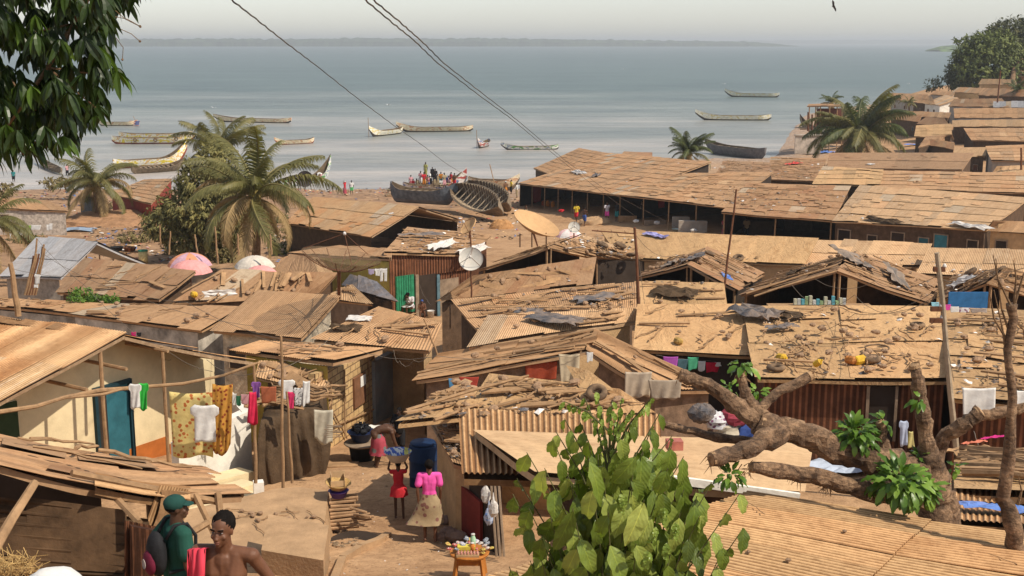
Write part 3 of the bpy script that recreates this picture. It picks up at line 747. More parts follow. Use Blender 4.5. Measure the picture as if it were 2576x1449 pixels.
def uvwall(mb, a, b, ztop_a, ztop_b, zb, th=.2):
    X = (b-a); X.z = 0; L = X.length; X.normalize(); N = Vector((X.y,-X.x,0))
    f = lambda p, z: Vector((p.x, p.y, z))
    mb.quad(f(a,zb), f(b,zb), f(b,ztop_b), f(a,ztop_a), uv=[(0,zb),(L,zb),(L,ztop_b),(0,ztop_a)])
    mb.quad(f(b,zb), f(b-N*th,zb), f(b-N*th,ztop_b), f(b,ztop_b), uv=[(0,zb),(th,zb),(th,ztop_b),(0,ztop_b)])
    mb.quad(f(a-N*th,zb), f(a,zb), f(a,ztop_a), f(a-N*th,ztop_a), uv=[(0,zb),(th,zb),(th,ztop_a),(0,ztop_a)])
    mb.quad(f(b-N*th,zb), f(a-N*th,zb), f(a-N*th,ztop_a), f(b-N*th,ztop_b), uv=[(0,zb),(L,zb),(L,ztop_b),(0,ztop_a)])
    mb.quad(f(a,ztop_a), f(b,ztop_b), f(b-N*th,ztop_b), f(a-N*th,ztop_a), uv=[(0,0),(L,0),(L,th),(0,th)])
mudh = [o for o in bpy.data.objects if o.get('label','').startswith('mud brick house')][0]
A = G(800,1140,0); B = G(946,1060,0); mb = MB()
zA = onwall(820,925,0,A,Vector(((B-A).y,-(B-A).x,0)).normalized()).z; zB = onwall(944,892,0,A,Vector(((B-A).y,-(B-A).x,0)).normalized()).z
uvwall(mb, A, B, zA, zB, T(A.x,A.y)-.4); mb.build('brick_wall', M_brick, mudh)
NM = Vector(((B-A).y,-(B-A).x,0)).normalized()
wall_rect(886, 944, 915, 1020, 'window', simple('brown_shutter', (.20,.095,.05), .8, .3, 4, .004), mudh, .03, o=A, n=NM)
wall_rect(901, 944, 914, 970, 'paper_notice', simple('paper', (.75,.73,.68), .8, .1, 6, 0), mudh, .07, o=A, n=NM, d=.01)
for (xa,ya,xb,yb) in ((803,985,800,1135),(833,958,835,1115),(866,930,868,1098),(928,900,932,1070),(800,1010,868,990),(835,1075,940,1030),(840,1040,872,1100),(803,1060,835,1010)):
    pm = MB(); pm.tube([onwall(xa,ya,.06,A,NM), onwall(xb,yb,.07,A,NM)], .022, 5, jit=.1); pm.build('bamboo_pole', M_stick, mudh)
A = G(946,1065,0); B = G(1010,1036,0); C_ = G(1060,1010,0); mb = MB()
flat = [o for o in bpy.data.objects if o.get('label','').startswith('flat roofed shack with dusty yard')][0]
nb = Vector(((B-A).y,-(B-A).x,0)).normalized()
zq = onwall(975,893,0,A,nb).z
uvwall(mb, A, B, zq, zq, T(A.x,A.y)-.4); mb.build('plastered_wall', M_bluew, flat)
mb = MB(); uvwall(mb, B, C_, zq, zq, T(A.x,A.y)-.4); mb.build('earth_wall', M_mud, flat)
for x in (1010,1014,1040): 
    pm = MB(); pm.tube([onwall(x,900,.1,A,nb), onwall(x+2,1036,.1,A,nb)], .04, 6); pm.build('post', M_stick, flat)
# concrete platform beside the alley
plat = MB()
top = [(545,1330),(690,1262),(835,1232),(838,1330)]
z_top = 0
P_ = [W(830,1310,21.6), W(832,1238,24.6), W(690,1232,25.4), W(520,1300,23.4), W(560,1390,20.0), W(700,1420,20.4)]
zt_ = sum(p.z for p in P_)/6
P_ = [S(x,y,zt_) for x,y in ((807,1352),(819,1300),(826,1236),(760,1226),(700,1228),(560,1262),(400,1300),(430,1440),(600,1440),(705,1378))]
cx_ = sum((p for p in P_), Vector())/len(P_)
n_ = len(P_); vs = [p+Vector((0,0,noise.noise(p*.9)*.05)) for p in P_]+[Vector((p.x+(.22 if p.x > cx_.x else 0),p.y-.12,T(p.x,p.y)-.5)) for p in P_]
plat.add(vs, [tuple(range(n_))]+[(i,(i+1)%n_,n_+(i+1)%n_,n_+i) for i in range(n_)])
mb_ = MB()
tag(plat.build('platform', M_conc), 'raised concrete and earth platform left of the alley', 'platform')
# tarpaulin hut
hut = thing('hut', 'hut wrapped in brown sacking with a heap of branches on top', 'hut', G(700,1235,0))
hp = [G(656,1226,0), G(814,1196,0), G(826,1148,0), G(678,1164,0)]
zr = [onwall(575,1040,0,hp[0],(Vector((0,-1,0)))).z]*2
ztop = W(700,1062,hp[0].y).z
mb = MB(); NN = 30; ring = []
per = [(0,1),(1,2),(2,3),(3,0)]
cols_ = []
for e,(i,j) in enumerate(per):
    for k in range(NN):
        p = hp[i].lerp(hp[j], k/NN); cols_.append(p)
ctr = sum(hp, Vector())/4; rows_ = []
for r_ in range(9):
    v = r_/8; row = []
    for q, p in enumerate(cols_):
        z = T(p.x,p.y)-.1; n_ = (p-ctr); n_.z = 0; n_.normalize()
        fold = .10*noise.noise(Vector((q*.33, v*2.2, 3)))+.05*math.sin(q*1.1+v*3+2*noise.noise(Vector((q*.1,v,0))))
        bulge = .12*math.sin(v*PI)
        row.append(Vector((p.x,p.y,0))+n_*(fold+bulge-.12*v)+Vector((0,0,z+(ztop-z)*v)))
    rows_.append(row)
M_ = len(cols_); vs = [p for r_ in rows_ for p in r_]
fs = [(r_*M_+q, r_*M_+(q+1)%M_, (r_+1)*M_+(q+1)%M_, (r_+1)*M_+q) for r_ in range(8) for q in range(M_)]
fs.append(tuple(8*M_+q for q in range(M_)))
mb.add(vs, fs); mb.build('sacking_wall', M_tarpb, hut, smooth=True)
HUTTOP = (ctr, ztop, hp)
# rough awning shack, bottom left
aw = thing('lean_to', 'rickety lean-to of rusted sheets on poles above the two men', 'lean-to', (*W(300,1449,14.5).xy, 10.5))
a = W(-40,1165,13.2); b = W(610,1248,15.6); c = W(470,1178,17.4); d = W(10,1103,16.4)
rm = MB(); roof_panel(rm, a,b,c,d, ribs='u', seed=301, geo=True, per=.085, ragged=.3, patch=.5, sl=1.7, sw=.8, sag=.16)
PANELS.append((902,'lean-to',[a,b,c,d])); rm.build('roof', RB, aw)
rm = MB(); a2 = W(245,1222,13.8); b2 = W(470,1262,14.6); c2_ = W(470,1232,15.4); d2_ = W(245,1196,14.9)
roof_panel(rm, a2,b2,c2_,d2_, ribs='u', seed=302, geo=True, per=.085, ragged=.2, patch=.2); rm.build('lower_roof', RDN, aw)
pm = MB(); p = W(-30,1410,12.0); q = W(88,1215,13.2); pm.tube([p, (p+q)/2+Vector((0,0,.02)), q], [.06,.055,.05], 8, jit=.08); pm.build('prop_pole', M_stick, aw)
for (xa,ya,ya2,xb,yb,yb2) in ((270,1230,14.2,350,1315,13.6),(375,1235,14.6,380,1330,14.4),(492,1245,15,540,1345,14.6),(548,1240,15.2,556,1310,15),(430,1370,13.6,575,1285,15.4),(180,1190,14,545,1262,15.2)):
    pm = MB(); pm.tube([W(xa,ya,ya2), W(xb,yb,yb2)], .045, 6, jit=.08); pm.build('pole', M_stick, aw)
pm = MB(); pm.tube([W(300,1225,14.4), W(610,1245,15.8)], .04, 6); pm.build('pole', M_stick, aw)
# its back wall of old sheets, their colour darkened to stand in for awning shade
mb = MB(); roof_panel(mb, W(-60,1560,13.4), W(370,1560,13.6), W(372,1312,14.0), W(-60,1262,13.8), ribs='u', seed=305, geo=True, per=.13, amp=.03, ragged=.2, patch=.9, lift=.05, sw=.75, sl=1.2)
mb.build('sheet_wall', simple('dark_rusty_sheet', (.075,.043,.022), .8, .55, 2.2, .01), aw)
mb = MB(); roof_panel(mb, W(325,1560,13.2), W(400,1560,13.4), W(390,1330,13.4), W(325,1318,13.2), ribs='v', seed=306, geo=True, per=.085, ragged=.1, patch=0)
mb.build('sheet_panel', M_rustw, aw)
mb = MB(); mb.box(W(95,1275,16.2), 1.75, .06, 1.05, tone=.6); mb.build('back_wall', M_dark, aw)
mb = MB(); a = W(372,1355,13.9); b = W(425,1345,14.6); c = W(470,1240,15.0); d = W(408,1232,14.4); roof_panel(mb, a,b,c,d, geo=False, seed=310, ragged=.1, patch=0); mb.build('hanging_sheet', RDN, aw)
# ---- right of the alley
hs_, P4, _w = house('shack', 'shack with lumpy roof of mud matting and branches right of the alley', SH, [[(1003,1066,2.35),(1180,1050,2.35),(1200,980,2.6),(1150,970,2.5)],[(1170,1052,2.3),(1645,1048,2.4),(1560,985,2.9),(1230,950,2.9)]], RT, M_mud, edges=['RB','RB'], kw=dict(geo=False, patch=.5, sag=-.08))
def house_w(name, label, cat, pts, roof, wall, edges, kw, ribs='v'):
    P = [W(*p) for p in pts]; base = sum(P, Vector())/4; base.z = T(base.x, base.y)
    th = thing(name, label, cat, base); HN[0] += 1
    rm = MB(); roof_panel(rm, *P, ribs=ribs, seed=HN[0]*7, **kw); rm.build('roof', roof, th)
    wm = MB(); ww = wall_box(wm, *P, edges=edges)
    if wm.v: wm.build('wall', wall, th)
    PANELS.append((HN[0], label, P)); return th, P, ww
house_w('shack', 'shack with splintered brown roof and earth wall beside the blue barrel', SH, [(1142,1168,22.9),(1215,1190,22.4),(1190,1055,25.8),(1088,1062,25.8)], RR, M_mud, 'FRBL', dict(patch=.9, geo=False))
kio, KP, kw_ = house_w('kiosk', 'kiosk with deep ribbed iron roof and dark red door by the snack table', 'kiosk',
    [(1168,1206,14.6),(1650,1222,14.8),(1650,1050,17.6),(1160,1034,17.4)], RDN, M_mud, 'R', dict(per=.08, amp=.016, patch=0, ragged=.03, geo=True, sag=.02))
fl2, FP, _ = house_w('shed', 'shed with flat pale roof under the felled tree branches', 'shed',
    [(1345,1196,13.2),(2010,1246,13.6),(2030,1112,17.0),(1196,1088,16.2)], RLS, M_board, 'FR', dict(per=.10, patch=.01, ragged=.06, geo=False, sag=.02, sw=3, sl=5))
# eave board of the pale shed
eb = MB(); eb.beam(W(1690,1206,13.35), W(2010,1250,13.5), .05, .09); eb.build('eave_board', M_white, fl2)
bigr, BP, _ = house_w('house', 'house with large ribbed iron roof filling the lower right corner', 'house',
    [(1120,1500,8.6),(2760,1950,7.2),(2760,1385,11.6),(1885,1243,12.2)], RDG, M_mud, '', dict(per=.08, amp=.014, patch=0, ragged=.05, geo=True, sag=.03, sw=.72, sl=2.6), ribs='u')
house_w('shed', 'shed with ribbed roof behind the felled tree at the lower right', 'shed',
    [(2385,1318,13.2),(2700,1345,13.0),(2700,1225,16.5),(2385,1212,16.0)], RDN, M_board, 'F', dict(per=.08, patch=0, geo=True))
house('shack', 'shack whose roof is stacked with old poles at the right edge', SH, rowp((2415,1245,1.9),(2700,1262,1.9),(2700,1140,2.3),(2412,1132,2.3)), RT, M_board, kw=dict(geo=False, patch=.3))
# kiosk front
mb = MB(); y0 = 21.6
A = G(1152,1340,0); B = G(1262,1395,0); nb = Vector(((B-A).y,-(B-A).x,0)).normalized()
if nb.y > 0: nb = -nb
zt2 = W(1200,1195,A.y).z
f = lambda p, z: Vector((p.x,p.y,z))
C2 = B+Vector((1.6,-2.4,0))
for p,q in ((A,B),):
    mb.quad(f(p,T(p.x,p.y)-.4), f(q,T(q.x,q.y)-.4), f(q,zt2+.6), f(p,zt2+.6))
mb.build('front_wall', M_dark, kio)
KA, KN = A, nb
wall_rect(1163,1238,1217,1350,'door', simple('dark_red_door', (.16,.025,.02), .7, .25, 4, .003), kio, .05, o=A, n=nb)
wall_rect(1151,1205,1161,1330,'sign_board', simple('sign_white', (.6,.55,.62), .7, .2, 6, 0), kio, .05, o=A, n=nb, d=.02)
for x in (1243,1252,1262):
    pm = MB(); pm.tube([onwall(x-8,1212,.12,A,nb), onwall(x+6,1400,.16,A,nb)], .025, 5); pm.build('post', M_boardl, kio)

# two storeyed sea side shed with roof garden, and the pale wall below it
sea_ = thing('sea_shed', 'ramshackle two level shed on poles over the water with plants on its roof', 'shed', W(2072,385,200))
YS_ = 200
for nm, x0, x1, y, dep in (('deck', 2012, 2120, 325, 5), ('upper_roof', 2030, 2118, 268, 5)):
    mb = MB(); c = (W(x0,y,YS_)+W(x1,y,YS_))/2; roof_panel(mb, W(x0,y,YS_-2), W(x1,y,YS_-2), W(x1-2,y-6,YS_+3), W(x0+6,y-6,YS_+3), seed=len(nm), geo=False, ragged=.4, patch=.3); mb.build(nm, RB, sea_)
for x in (2034,2050,2062,2085,2104,2116):
    mb = MB(); mb.tube([W(x,388,YS_-2), W(x+2,268,YS_-2)], .09, 5); mb.build('pole', M_stick, sea_)
mb = MB(); mb.box(W(2090,298,YS_+1), 4.6, .15, 3.2); mb.build('upper_wall', simple('red_brown_mat',(.13,.05,.035),.9,.4,1,0), sea_)
mb = MB(); mb.box(W(2085,345,YS_+2), 6.5, .15, 2.2); mb.build('lower_wall', M_board, sea_)
for q, w_ in enumerate((2032,2042,2050)):
    mb = MB(); mb.tube([W(w_,330,YS_-2.3), W(w_+1,282+q*6,YS_-2.3)], .14, 5); mb.build('bundle_of_poles', M_rustw, sea_)
pw = thing('wall', 'pale stained wall with creepers at the water edge left of the big palm', 'wall', W(2030,388,188)); mb = MB(); mb.box(W(2032,362,188), 3.9, .4, 2.9, tone=.4)
mb.build('masonry', simple('stained_pale_wall', (.52,.44,.36), .9, .5, 1.1, .01), pw)
mb = MB(); mb.box(W(2034,340,188), 4.3, .7, .16); mb.build('coping', M_greyw, pw)
# ---------------------------------------------------------------- foliage
def leafmat(name, c, c2, var=.5, trans=.25, rough=.5, scale=1.3, rib=False):
    m, t = newmat(name)
    tone = t.attr(); n = t.noise(scale, 4, .6, t.geo())
    f = t.math('MULTIPLY_ADD', tone, .65, t.math('MULTIPLY_ADD', n, .7, -.17))
    cc = t.ramp(f, [(.15, tuple(x*(1-var) for x in c)), (.5, c), (.85, c2)])
    if rib:
        uv = t.coord('UV'); sp_ = t.n.new('ShaderNodeSeparateXYZ'); t.link(uv, sp_.inputs[0])
        ax = t.math('ABSOLUTE', sp_.outputs[0])
        cc = t.mix(cc, t.ramp(ax, [(.0, (1.7,1.6,1.3)), (.07, (1,1,1))]), .8, 'MULTIPLY')
        vn = t.math('SINE', t.math('MULTIPLY', t.math('SUBTRACT', sp_.outputs[1], t.math('MULTIPLY', ax, .30)), 46.0))
        t.link(t.bump(vn, .0006, .5, t.bump(t.noise(30, 3, .6, t.geo()), .003)), t.bsdf.inputs['Normal'])
    t.link(cc, t.bsdf.inputs['Base Color']); t.bsdf.inputs['Roughness'].default_value = rough
    t.bsdf.inputs['Specular IOR Level'].default_value = .35
    tr = t.n.new('ShaderNodeBsdfTranslucent'); ms = t.n.new('ShaderNodeMixShader'); ms.inputs[0].default_value = trans
    t.link(t.mix(cc, (1.25,1.35,.6), 1.0, 'MULTIPLY'), tr.inputs['Color'])
    t.link(t.bsdf.outputs[0], ms.inputs[1]); t.link(tr.outputs[0], ms.inputs[2]); t.link(ms.outputs[0], t.n['Material Output'].inputs['Surface'])
    MATS[name] = m; return m
L_dark = leafmat('mango_leaf', (.030,.055,.012), (.10,.17,.025), .6, .3, .38)
L_dust = leafmat('dusty_leaf', (.17,.135,.05), (.27,.21,.085), .5, .15, .8)
L_mango = leafmat('dusty_mango_leaf', (.155,.145,.048), (.34,.29,.10), .6, .18, .75)
L_palm = leafmat('palm_leaf', (.13,.125,.040), (.29,.235,.09), .45, .25, .55)
L_palmd = leafmat('palm_leaf_dark', (.065,.085,.025), (.17,.165,.05), .45, .25, .55)
L_dry = leafmat('dry_palm_leaf', (.28,.19,.085), (.40,.28,.13), .3, .2, .8)
L_far = leafmat('far_leaf', (.060,.068,.022), (.14,.13,.045), .55, .15, .7, .35)
L_farg = leafmat('far_leaf_green', (.10,.125,.028), (.17,.19,.045), .45, .15, .7, .35)
L_fresh = leafmat('fresh_leaf', (.085,.17,.022), (.20,.32,.05), .45, .3, .35)
L_sap = leafmat('sapling_leaf', (.15,.21,.032), (.42,.46,.12), .62, .3, .34, 2.2, rib=True)
L_tip = leafmat('young_leaf', (.19,.27,.045), (.32,.40,.09), .3, .35, .4)
def leaf(mb, p, d, nrm, L, Wd, curl=.25, tone=.5, seg=4, fold=.18, wav=0, ph=0):
    """a pointed leaf: base p, direction d, normal nrm, with midrib fold and downward curl"""
    d = d.normalized(); s = d.cross(nrm)
    if s.length < 1e-4: s = Vector((1,0,0))
    s.normalize(); nrm = s.cross(d).normalized()
    vs = []; uvs = []
    cur = Vector(p); dd = d.copy(); nn = nrm.copy()
    for i in range(seg+1):
        v = i/seg
        wv = Wd*.5*math.sin(PI*(v**.8))**.75 if 0 < v < 1 else Wd*.02
        o = nn*(wav*math.sin(v*17+ph)*Wd*.12)
        vs += [cur-s*wv+nn*(fold*wv)+o, cur.copy(), cur+s*wv+nn*(fold*wv)-o]
        uvs += [(-wv/Wd*2, v), (0, v), (wv/Wd*2, v)]
        ang = -curl/seg
        d2 = dd*math.cos(ang)+nn*math.sin(ang); nn = (nn*math.cos(ang)-dd*math.sin(ang)); dd = d2
        cur = cur+dd*(L/seg)
    fs = []; fu = []
    for i in range(seg):
        for k in (0,1):
            a = i*3+k; q = (a, a+1, a+4, a+3); fs.append(q); fu.append([uvs[j] for j in q])
    mb.add(vs, fs, fu, tone)
def rdir(rr, zb=0.0):
    while True:
        v = Vector((rr.uniform(-1,1), rr.uniform(-1,1), rr.uniform(-1,1)))
        if .1 < v.length < 1: v.normalize(); v.z += zb; return v.normalized()
def frond(mb, L, rise, droop, nleaf=34, lw=.045, ll=.62, tone=.5, rr=R, twist=0):
    """coconut frond growing along +x from the origin, drooping; one mesh"""
    pts = []; p = Vector((0,0,0)); a = rise
    K = 14
    for i in range(K+1):
        pts.append(p.copy()); p = p+Vector((math.cos(a),0,math.sin(a)))*(L/K); a -= droop/K*(1+.6*i/K)
    mb.tube(pts, [.045*(1-.85*i/K)*L/3 for i in range(K+1)], 5, tone=.8)
    for i in range(nleaf):
        u = .16+.84*i/nleaf; k = u*K; j = min(int(k), K-1); f = k-j
        c = pts[j].lerp(pts[j+1], f); t_ = (pts[j+1]-pts[j]).normalized()
        for s in (-1,1):
            l = ll*L/3*(math.sin(PI*min(.98,(u*.82+.12)))**.6)*rr.uniform(.8,1.1)
            up = Vector((0,0,1)); side = Vector((0,s,0))
            d = (side*1.0+t_*(.45+.6*u)+Vector((0,0,-.25-rr.uniform(0,.35)))).normalized()
            m_ = c+d*(l*.55); e = m_+(d+Vector((0,0,-1.0-rr.uniform(0,.6)))).normalized()*(l*.5)
            w = lw*L/3*.5; tw = t_*w
            mb.quad(c-tw, c+tw, m_+tw*.9, m_-tw*.9, tone=tone+rr.uniform(-.2,.2))
            mb.add([m_-tw*.9, m_+tw*.9, e], [(0,1,2)], None, tone+rr.uniform(-.2,.2))
FR = {}
def frond_mesh(kind, k):
    key = (kind, k)
    if key not in FR:
        mb = MB(); rr = random.Random(k*31+len(kind))
        rise = [1.25,.95,.6,.2,-.5][k]; droop = [.9,1.35,1.7,1.7,.9][k]
        frond(mb, 3.0, rise, droop, 58, rr=rr, tone=.45)
        me_o = mb.build('frond', {'g':L_palm,'d':L_palmd,'b':L_dry}[kind], base=(0,0,0)); me = me_o.data; bpy.data.objects.remove(me_o)
        FR[key] = me
    return FR[key]
def palm(name, label, base, crown, size, counts, kinds, seed, trunk_r=.17, lean=None):
    rr = random.Random(seed); th = thing(name, label, 'palm tree', base)
    mb = MB(); n = 10; pts = []; B = Vector(base)+Vector((0,0,-.3)); Cw = Vector(crown)
    for i in range(n+1):
        u = i/n; p = B.lerp(Cw, u)+Vector((math.sin(u*PI)*.12, 0, 0)); pts.append(p)
    mb.tube(pts, [trunk_r*(1.35-.5*u/n if u else 1.8) for u in range(n+1)], 9, jit=.06)
    mb.build('trunk', M_bark, th, smooth=True)
    hb = MB(); hb.blob(Cw, .28*size/3, .28*size/3, .4*size/3, 8, 6, .2)
    for _ in range(7):
        d = rdir(rr, -.2)*.3*size/3; hb.blob(Cw+d, .13,.13,.15, 6, 4, .05, tone=.8)
    hb.build('crown_heart', simple('coconut_husk', (.22,.17,.05), .8, .4, 5, .01), th)
    for lvl, cnt in enumerate(counts):
        for i in range(cnt):
            az = 2*PI*(i+rr.uniform(-.3,.3))/max(cnt,1)+lvl*.7
            o = bpy.data.objects.new('frond', frond_mesh(rr.choice(kinds[lvl]), lvl)); col.objects.link(o); o.parent = th
            o.location = Cw-Vector(base)+Vector((0,0,.1)); s = size/3*rr.uniform(.68,1.15)
            o.rotation_euler = (rr.uniform(-.6,.6), rr.uniform(-.32,.28), az); o.scale = (s, s, s)
    return th
def pxm(Y): return Y/F      # metres per view pixel at distance Y
# big palms
b = G(245,560,0); palm('coconut_palm', 'coconut palm with thick leaning trunk on the bare slope at the left', b, W(242,470,b.y), 4.9, [5,7,8,6,5], ['g','g','gb','gb','b'], 1, .30)
b = G(640,700,0); palm('coconut_palm', 'coconut palm with spreading yellow green fronds beside the bushy mango tree', b, W(640,505,b.y), 5.0, [7,9,8,7,6], ['g','g','gb','gb','b'], 2, .22)
b = G(560,600,0); palm('coconut_palm', 'coconut palm whose fronds rise behind the bushy mango tree', b, W(545,392,b.y), 4.3, [9,8,4,3,2], ['g','g','g','b','b'], 3, .2)
b = G(-15,720,0); palm('coconut_palm', 'coconut palm mostly out of the frame at the left edge', b, W(-30,575,b.y), 3.6, [3,6,7,6,3], ['g','g','g','b','b'], 4, .2)
b = G(1733,440,0); palm('coconut_palm', 'squat coconut palm at the shore end of the market row', b, W(1733,390,b.y-4), 3.9, [16,9,4,2,2], ['d','d','gd','b','b'], 5, .3)
b = G(2150,425,0); palm('coconut_palm', 'big coconut palm above the brown shed on the right', b, W(2165,352,b.y), 8.6, [20,17,9,5,4], ['dg','dg','gd','gb','b'], 6, .4)
b = W(2286,300,230); palm('coconut_palm', 'small distant coconut palm among the roofs of the right quarter', b, W(2286,262,230), 2.4, [4,6,6,3,0], ['g','g','g','b','b'], 7, .15)
b = W(2092,300,205); palm('coconut_palm', 'young palm growing behind the sea side shed', b, W(2092,262,205), 3.0, [5,5,4,2,0], ['d','d','b','b','b'], 8, .15)
b = W(2560,275,215); palm('banana_plant', 'banana plant with upright leaves at the right edge of the far quarter', b, W(2560,232,215), 3.0, [6,6,3,0,0], ['d','d','d','b','b'], 9, .15)
# crowns made of leaf clumps
def crown_tree(name, label, base, blobs, leafL, leafW, n, mt, seed, trunk_r=.2, clump=7, droop=.4, cat='tree', trunk=True, limbs=6, flat=False):
    rr = random.Random(seed); th = thing(name, label, cat, base)
    B = Vector(base); tm = MB(); cs = [Vector(c) for c,_ in blobs]
    ctr = sum(cs, Vector())/len(cs)
    if trunk:
        fk = B.lerp(ctr, .45)
        tm.tube([B+Vector((0,0,-.3)), B.lerp(fk,.5)+Vector((.1,0,0)), fk], [trunk_r*1.3, trunk_r, trunk_r*.8], 9, jit=.08)
        for c in cs[:limbs]:
            tm.tube([fk, fk.lerp(c,.5)+rdir(rr)*.2, c], [trunk_r*.6, trunk_r*.35, trunk_r*.12], 6)
        tm.build('trunk', M_bark, th)
    mb = MB(); tot = sum(r[0]*r[1]*r[2] if hasattr(r,'__len__') else r**3 for _, r in blobs)
    for c, r in blobs:
        c = Vector(c); r3 = r if hasattr(r,'__len__') else (r,r,r)
        vol = r3[0]*r3[1]*r3[2]
        k = int(n*vol**.67/sum((q[0]*q[1]*q[2] if hasattr(q,'__len__') else q**3)**.67 for _, q in blobs)/clump)
        for _ in range(k):
            d = rdir(rr); u = rr.uniform(.45,1.0)**.5*(1+.22*noise.noise(d*2.2+c*.3))
            p = c+Vector((d.x*r3[0], d.y*r3[1], d.z*r3[2]))*u
            tb = rr.uniform(.2,.8)
            for i in range(clump):
                ld = (d*.6+rdir(rr)*.9+Vector((0,0,-droop))).normalized()
                leaf(mb, p+rdir(rr)*leafL*.4, ld, (d+Vector((0,0,.8))+rdir(rr)*.4), leafL*rr.uniform(.7,1.2), leafW*rr.uniform(.8,1.2), .5, tb+rr.uniform(-.2,.2), seg=2)
    mb.build('crown', mt, th)
    return th
# bushy dusty mango tree left centre
b = G(505,655,0); Y = b.y
crown_tree('mango_tree', 'bushy mango tree with dusty brown leaves between the two tall palms', b,
   [(W(520,455,Y),(2.1,2,1.7)),(W(470,520,Y),(1.9,2,1.5)),(W(415,560,Y),(1.5,1.6,1.1)),(W(545,540,Y),(2.2,2,1.9)),(W(470,590,Y+.5),(1.7,1.7,1.1)),(W(555,600,Y+1),(1.5,1.7,1.2)),(W(545,400,Y),(1.3,1.3,1.2))],
   .40, .14, 15000, L_mango, 11, .2, droop=.7)
crown_tree('shrub', 'green shrub by the eave of the brown roofed shack', G(225,775,0), [(W(205,745,44),(.55,.5,.30)),(W(240,758,44),(.6,.5,.2)),(W(282,752,44),(.3,.3,.14))], .13, .06, 1500, L_fresh, 12, .03, cat='shrub')
# trees on the far right rise
def V3(px,py,Y): return W(px,py,Y)
crown_tree('tree', 'tallest dark tree at the right edge of the far quarter', G(2540,236,0), [(V3(2545,105,262),(5.5,5,5)),(V3(2590,130,262),(6,5,7)),(V3(2520,85,264),(3,3,2.6)),(V3(2600,80,264),(4,4,4))], 1.0, .45, 5200, L_far, 21, .5, clump=6)
crown_tree('tree', 'broad green tree with rounded crown on the far right rise', G(2490,232,0), [(V3(2475,160,255),(6.2,5,6)),(V3(2510,140,255),(5,5,5.5)),(V3(2450,130,256),(4,4,4)),(V3(2540,175,254),(5,4,5)),(V3(2475,110,257),(3,3,2.6))], .9, .42, 6500, L_farg, 22, .5, clump=6)
crown_tree('tree', 'dense dark tree overhanging the water on the far right', G(2420,228,0), [(V3(2420,175,258),(3.2,3,4)),(V3(2410,200,258),(2.2,3,2.2)),(V3(2440,205,256),(3,3,2.4)),(V3(2440,150,258),(3.2,3,3.2))], .9, .42, 3600, L_far, 23, .4, clump=6)
crown_tree('tree', 'sparse grey leafed tree standing alone above the water on the right', G(2352,240,0), [(V3(2345,212,262),(1.8,1.5,1.3)),(V3(2368,204,262),(1.6,1.5,1.4)),(V3(2350,198,262),(1.0,1,.8)),(V3(2332,222,262),(.8,1,.6))], .5, .22, 500, L_far, 24, .16, clump=4)
crown_tree('bush', 'scrubby bush at the left edge above the weathered shack', G(8,500,0), [(V3(5,478,118),(1.4,1.2,.6))], .4, .2, 300, L_dust, 25, .05, cat='bush')
crown_tree('bush', 'dusty olive bush on the bare slope left of the leaning palm', G(150,478,0), [(V3(150,460,138),(2.2,1.5,.6))], .4, .2, 600, L_dust, 26, .05, cat='bush')
# mango branch hanging into the top left, with its own trunk out of the frame
rr = random.Random(5); Y0 = 7.6
mt_ = thing('mango_tree', 'dark leafed mango tree hanging into the upper left corner close to the viewer', 'tree', (-7.2, 6.8, T(-7.2,6.8)))
tm = MB(); tr0 = Vector((-7.2,6.8,T(-7.2,6.8)-.3)); fk = Vector((-6.6,7.2,18.6))
tm.tube([tr0, Vector((-7.0,6.9,16)), fk], [.32,.26,.2], 10, jit=.06); tm.build('trunk', M_bark, mt_)
tm = MB(); top = Vector((-4.2,7.9,20.6)); tm.tube([fk, Vector((-5.4,7.5,20.2)), top, W(235,-60,Y0+.2)+Vector((0,0,.15))], [.17,.13,.09,.045], 8)
tm.build('limb', M_bark, mt_)
tm = MB(); br = [W(240,-40,Y0), W(185,60,Y0), W(120,170,Y0-.1), W(60,260,Y0-.1), W(10,330,Y0)]
tm.tube(br, [.018,.016,.013,.010,.007], 6)
for (x,y) in ((250,110),(265,190),(240,270),(190,330),(120,370),(60,390),(30,200),(90,80),(160,10),(300,20)):
    a = br[R.randrange(5)]; tm.tube([min(br, key=lambda q: (q-W(x,y,Y0)).length), W(x,y,Y0)], [.008,.004], 5)
tm.build('branch', M_bark, mt_)
mb = MB()
OUT = [(0,0),(345,0),(300,35),(270,60),(298,110),(300,165),(305,205),(270,240),(262,300),(215,330),(160,370),(120,385),(60,400),(20,400),(0,390)]
def inpoly(x, y, P):
    c = False; j = len(P)-1
    for i in range(len(P)):
        if (P[i][1] > y) != (P[j][1] > y) and x < (P[j][0]-P[i][0])*(y-P[i][1])/(P[j][1]-P[i][1])+P[i][0]: c = not c
        j = i
    return c
cnt = 0
def whorl(mb, c, n, L, rr, out, tb):
    for i in range(n):
        az = 2*PI*i/n+rr.uniform(-.4,.4)
        d = Vector((math.cos(az), math.sin(az)*.8, -.55-rr.uniform(0,1.0)))+out*.5
        leaf(mb, c, d, Vector((0,0,1))+rdir(rr)*.5, L*rr.uniform(.7,1.15), L*.24*rr.uniform(.8,1.2), .6, tb+rr.uniform(-.25,.25), seg=4, fold=.25)
while cnt < 330:
    x = rr.uniform(-120,345); y = rr.uniform(-80,400)
    if y > -5 and x > 0 and not inpoly(x, y, OUT): continue
    if x > 0 and y > 0 and not inpoly(x+14, y+40, OUT) and rr.random() < .6: continue
    cnt += 1
    c = W(x, y-22, Y0+rr.uniform(-.55,.7))
    whorl(mb, c, rr.randint(6,10), .17, rr, Vector((.3 if x > 220 else 0,0,0)), .35 if rr.random() < .8 else .8)
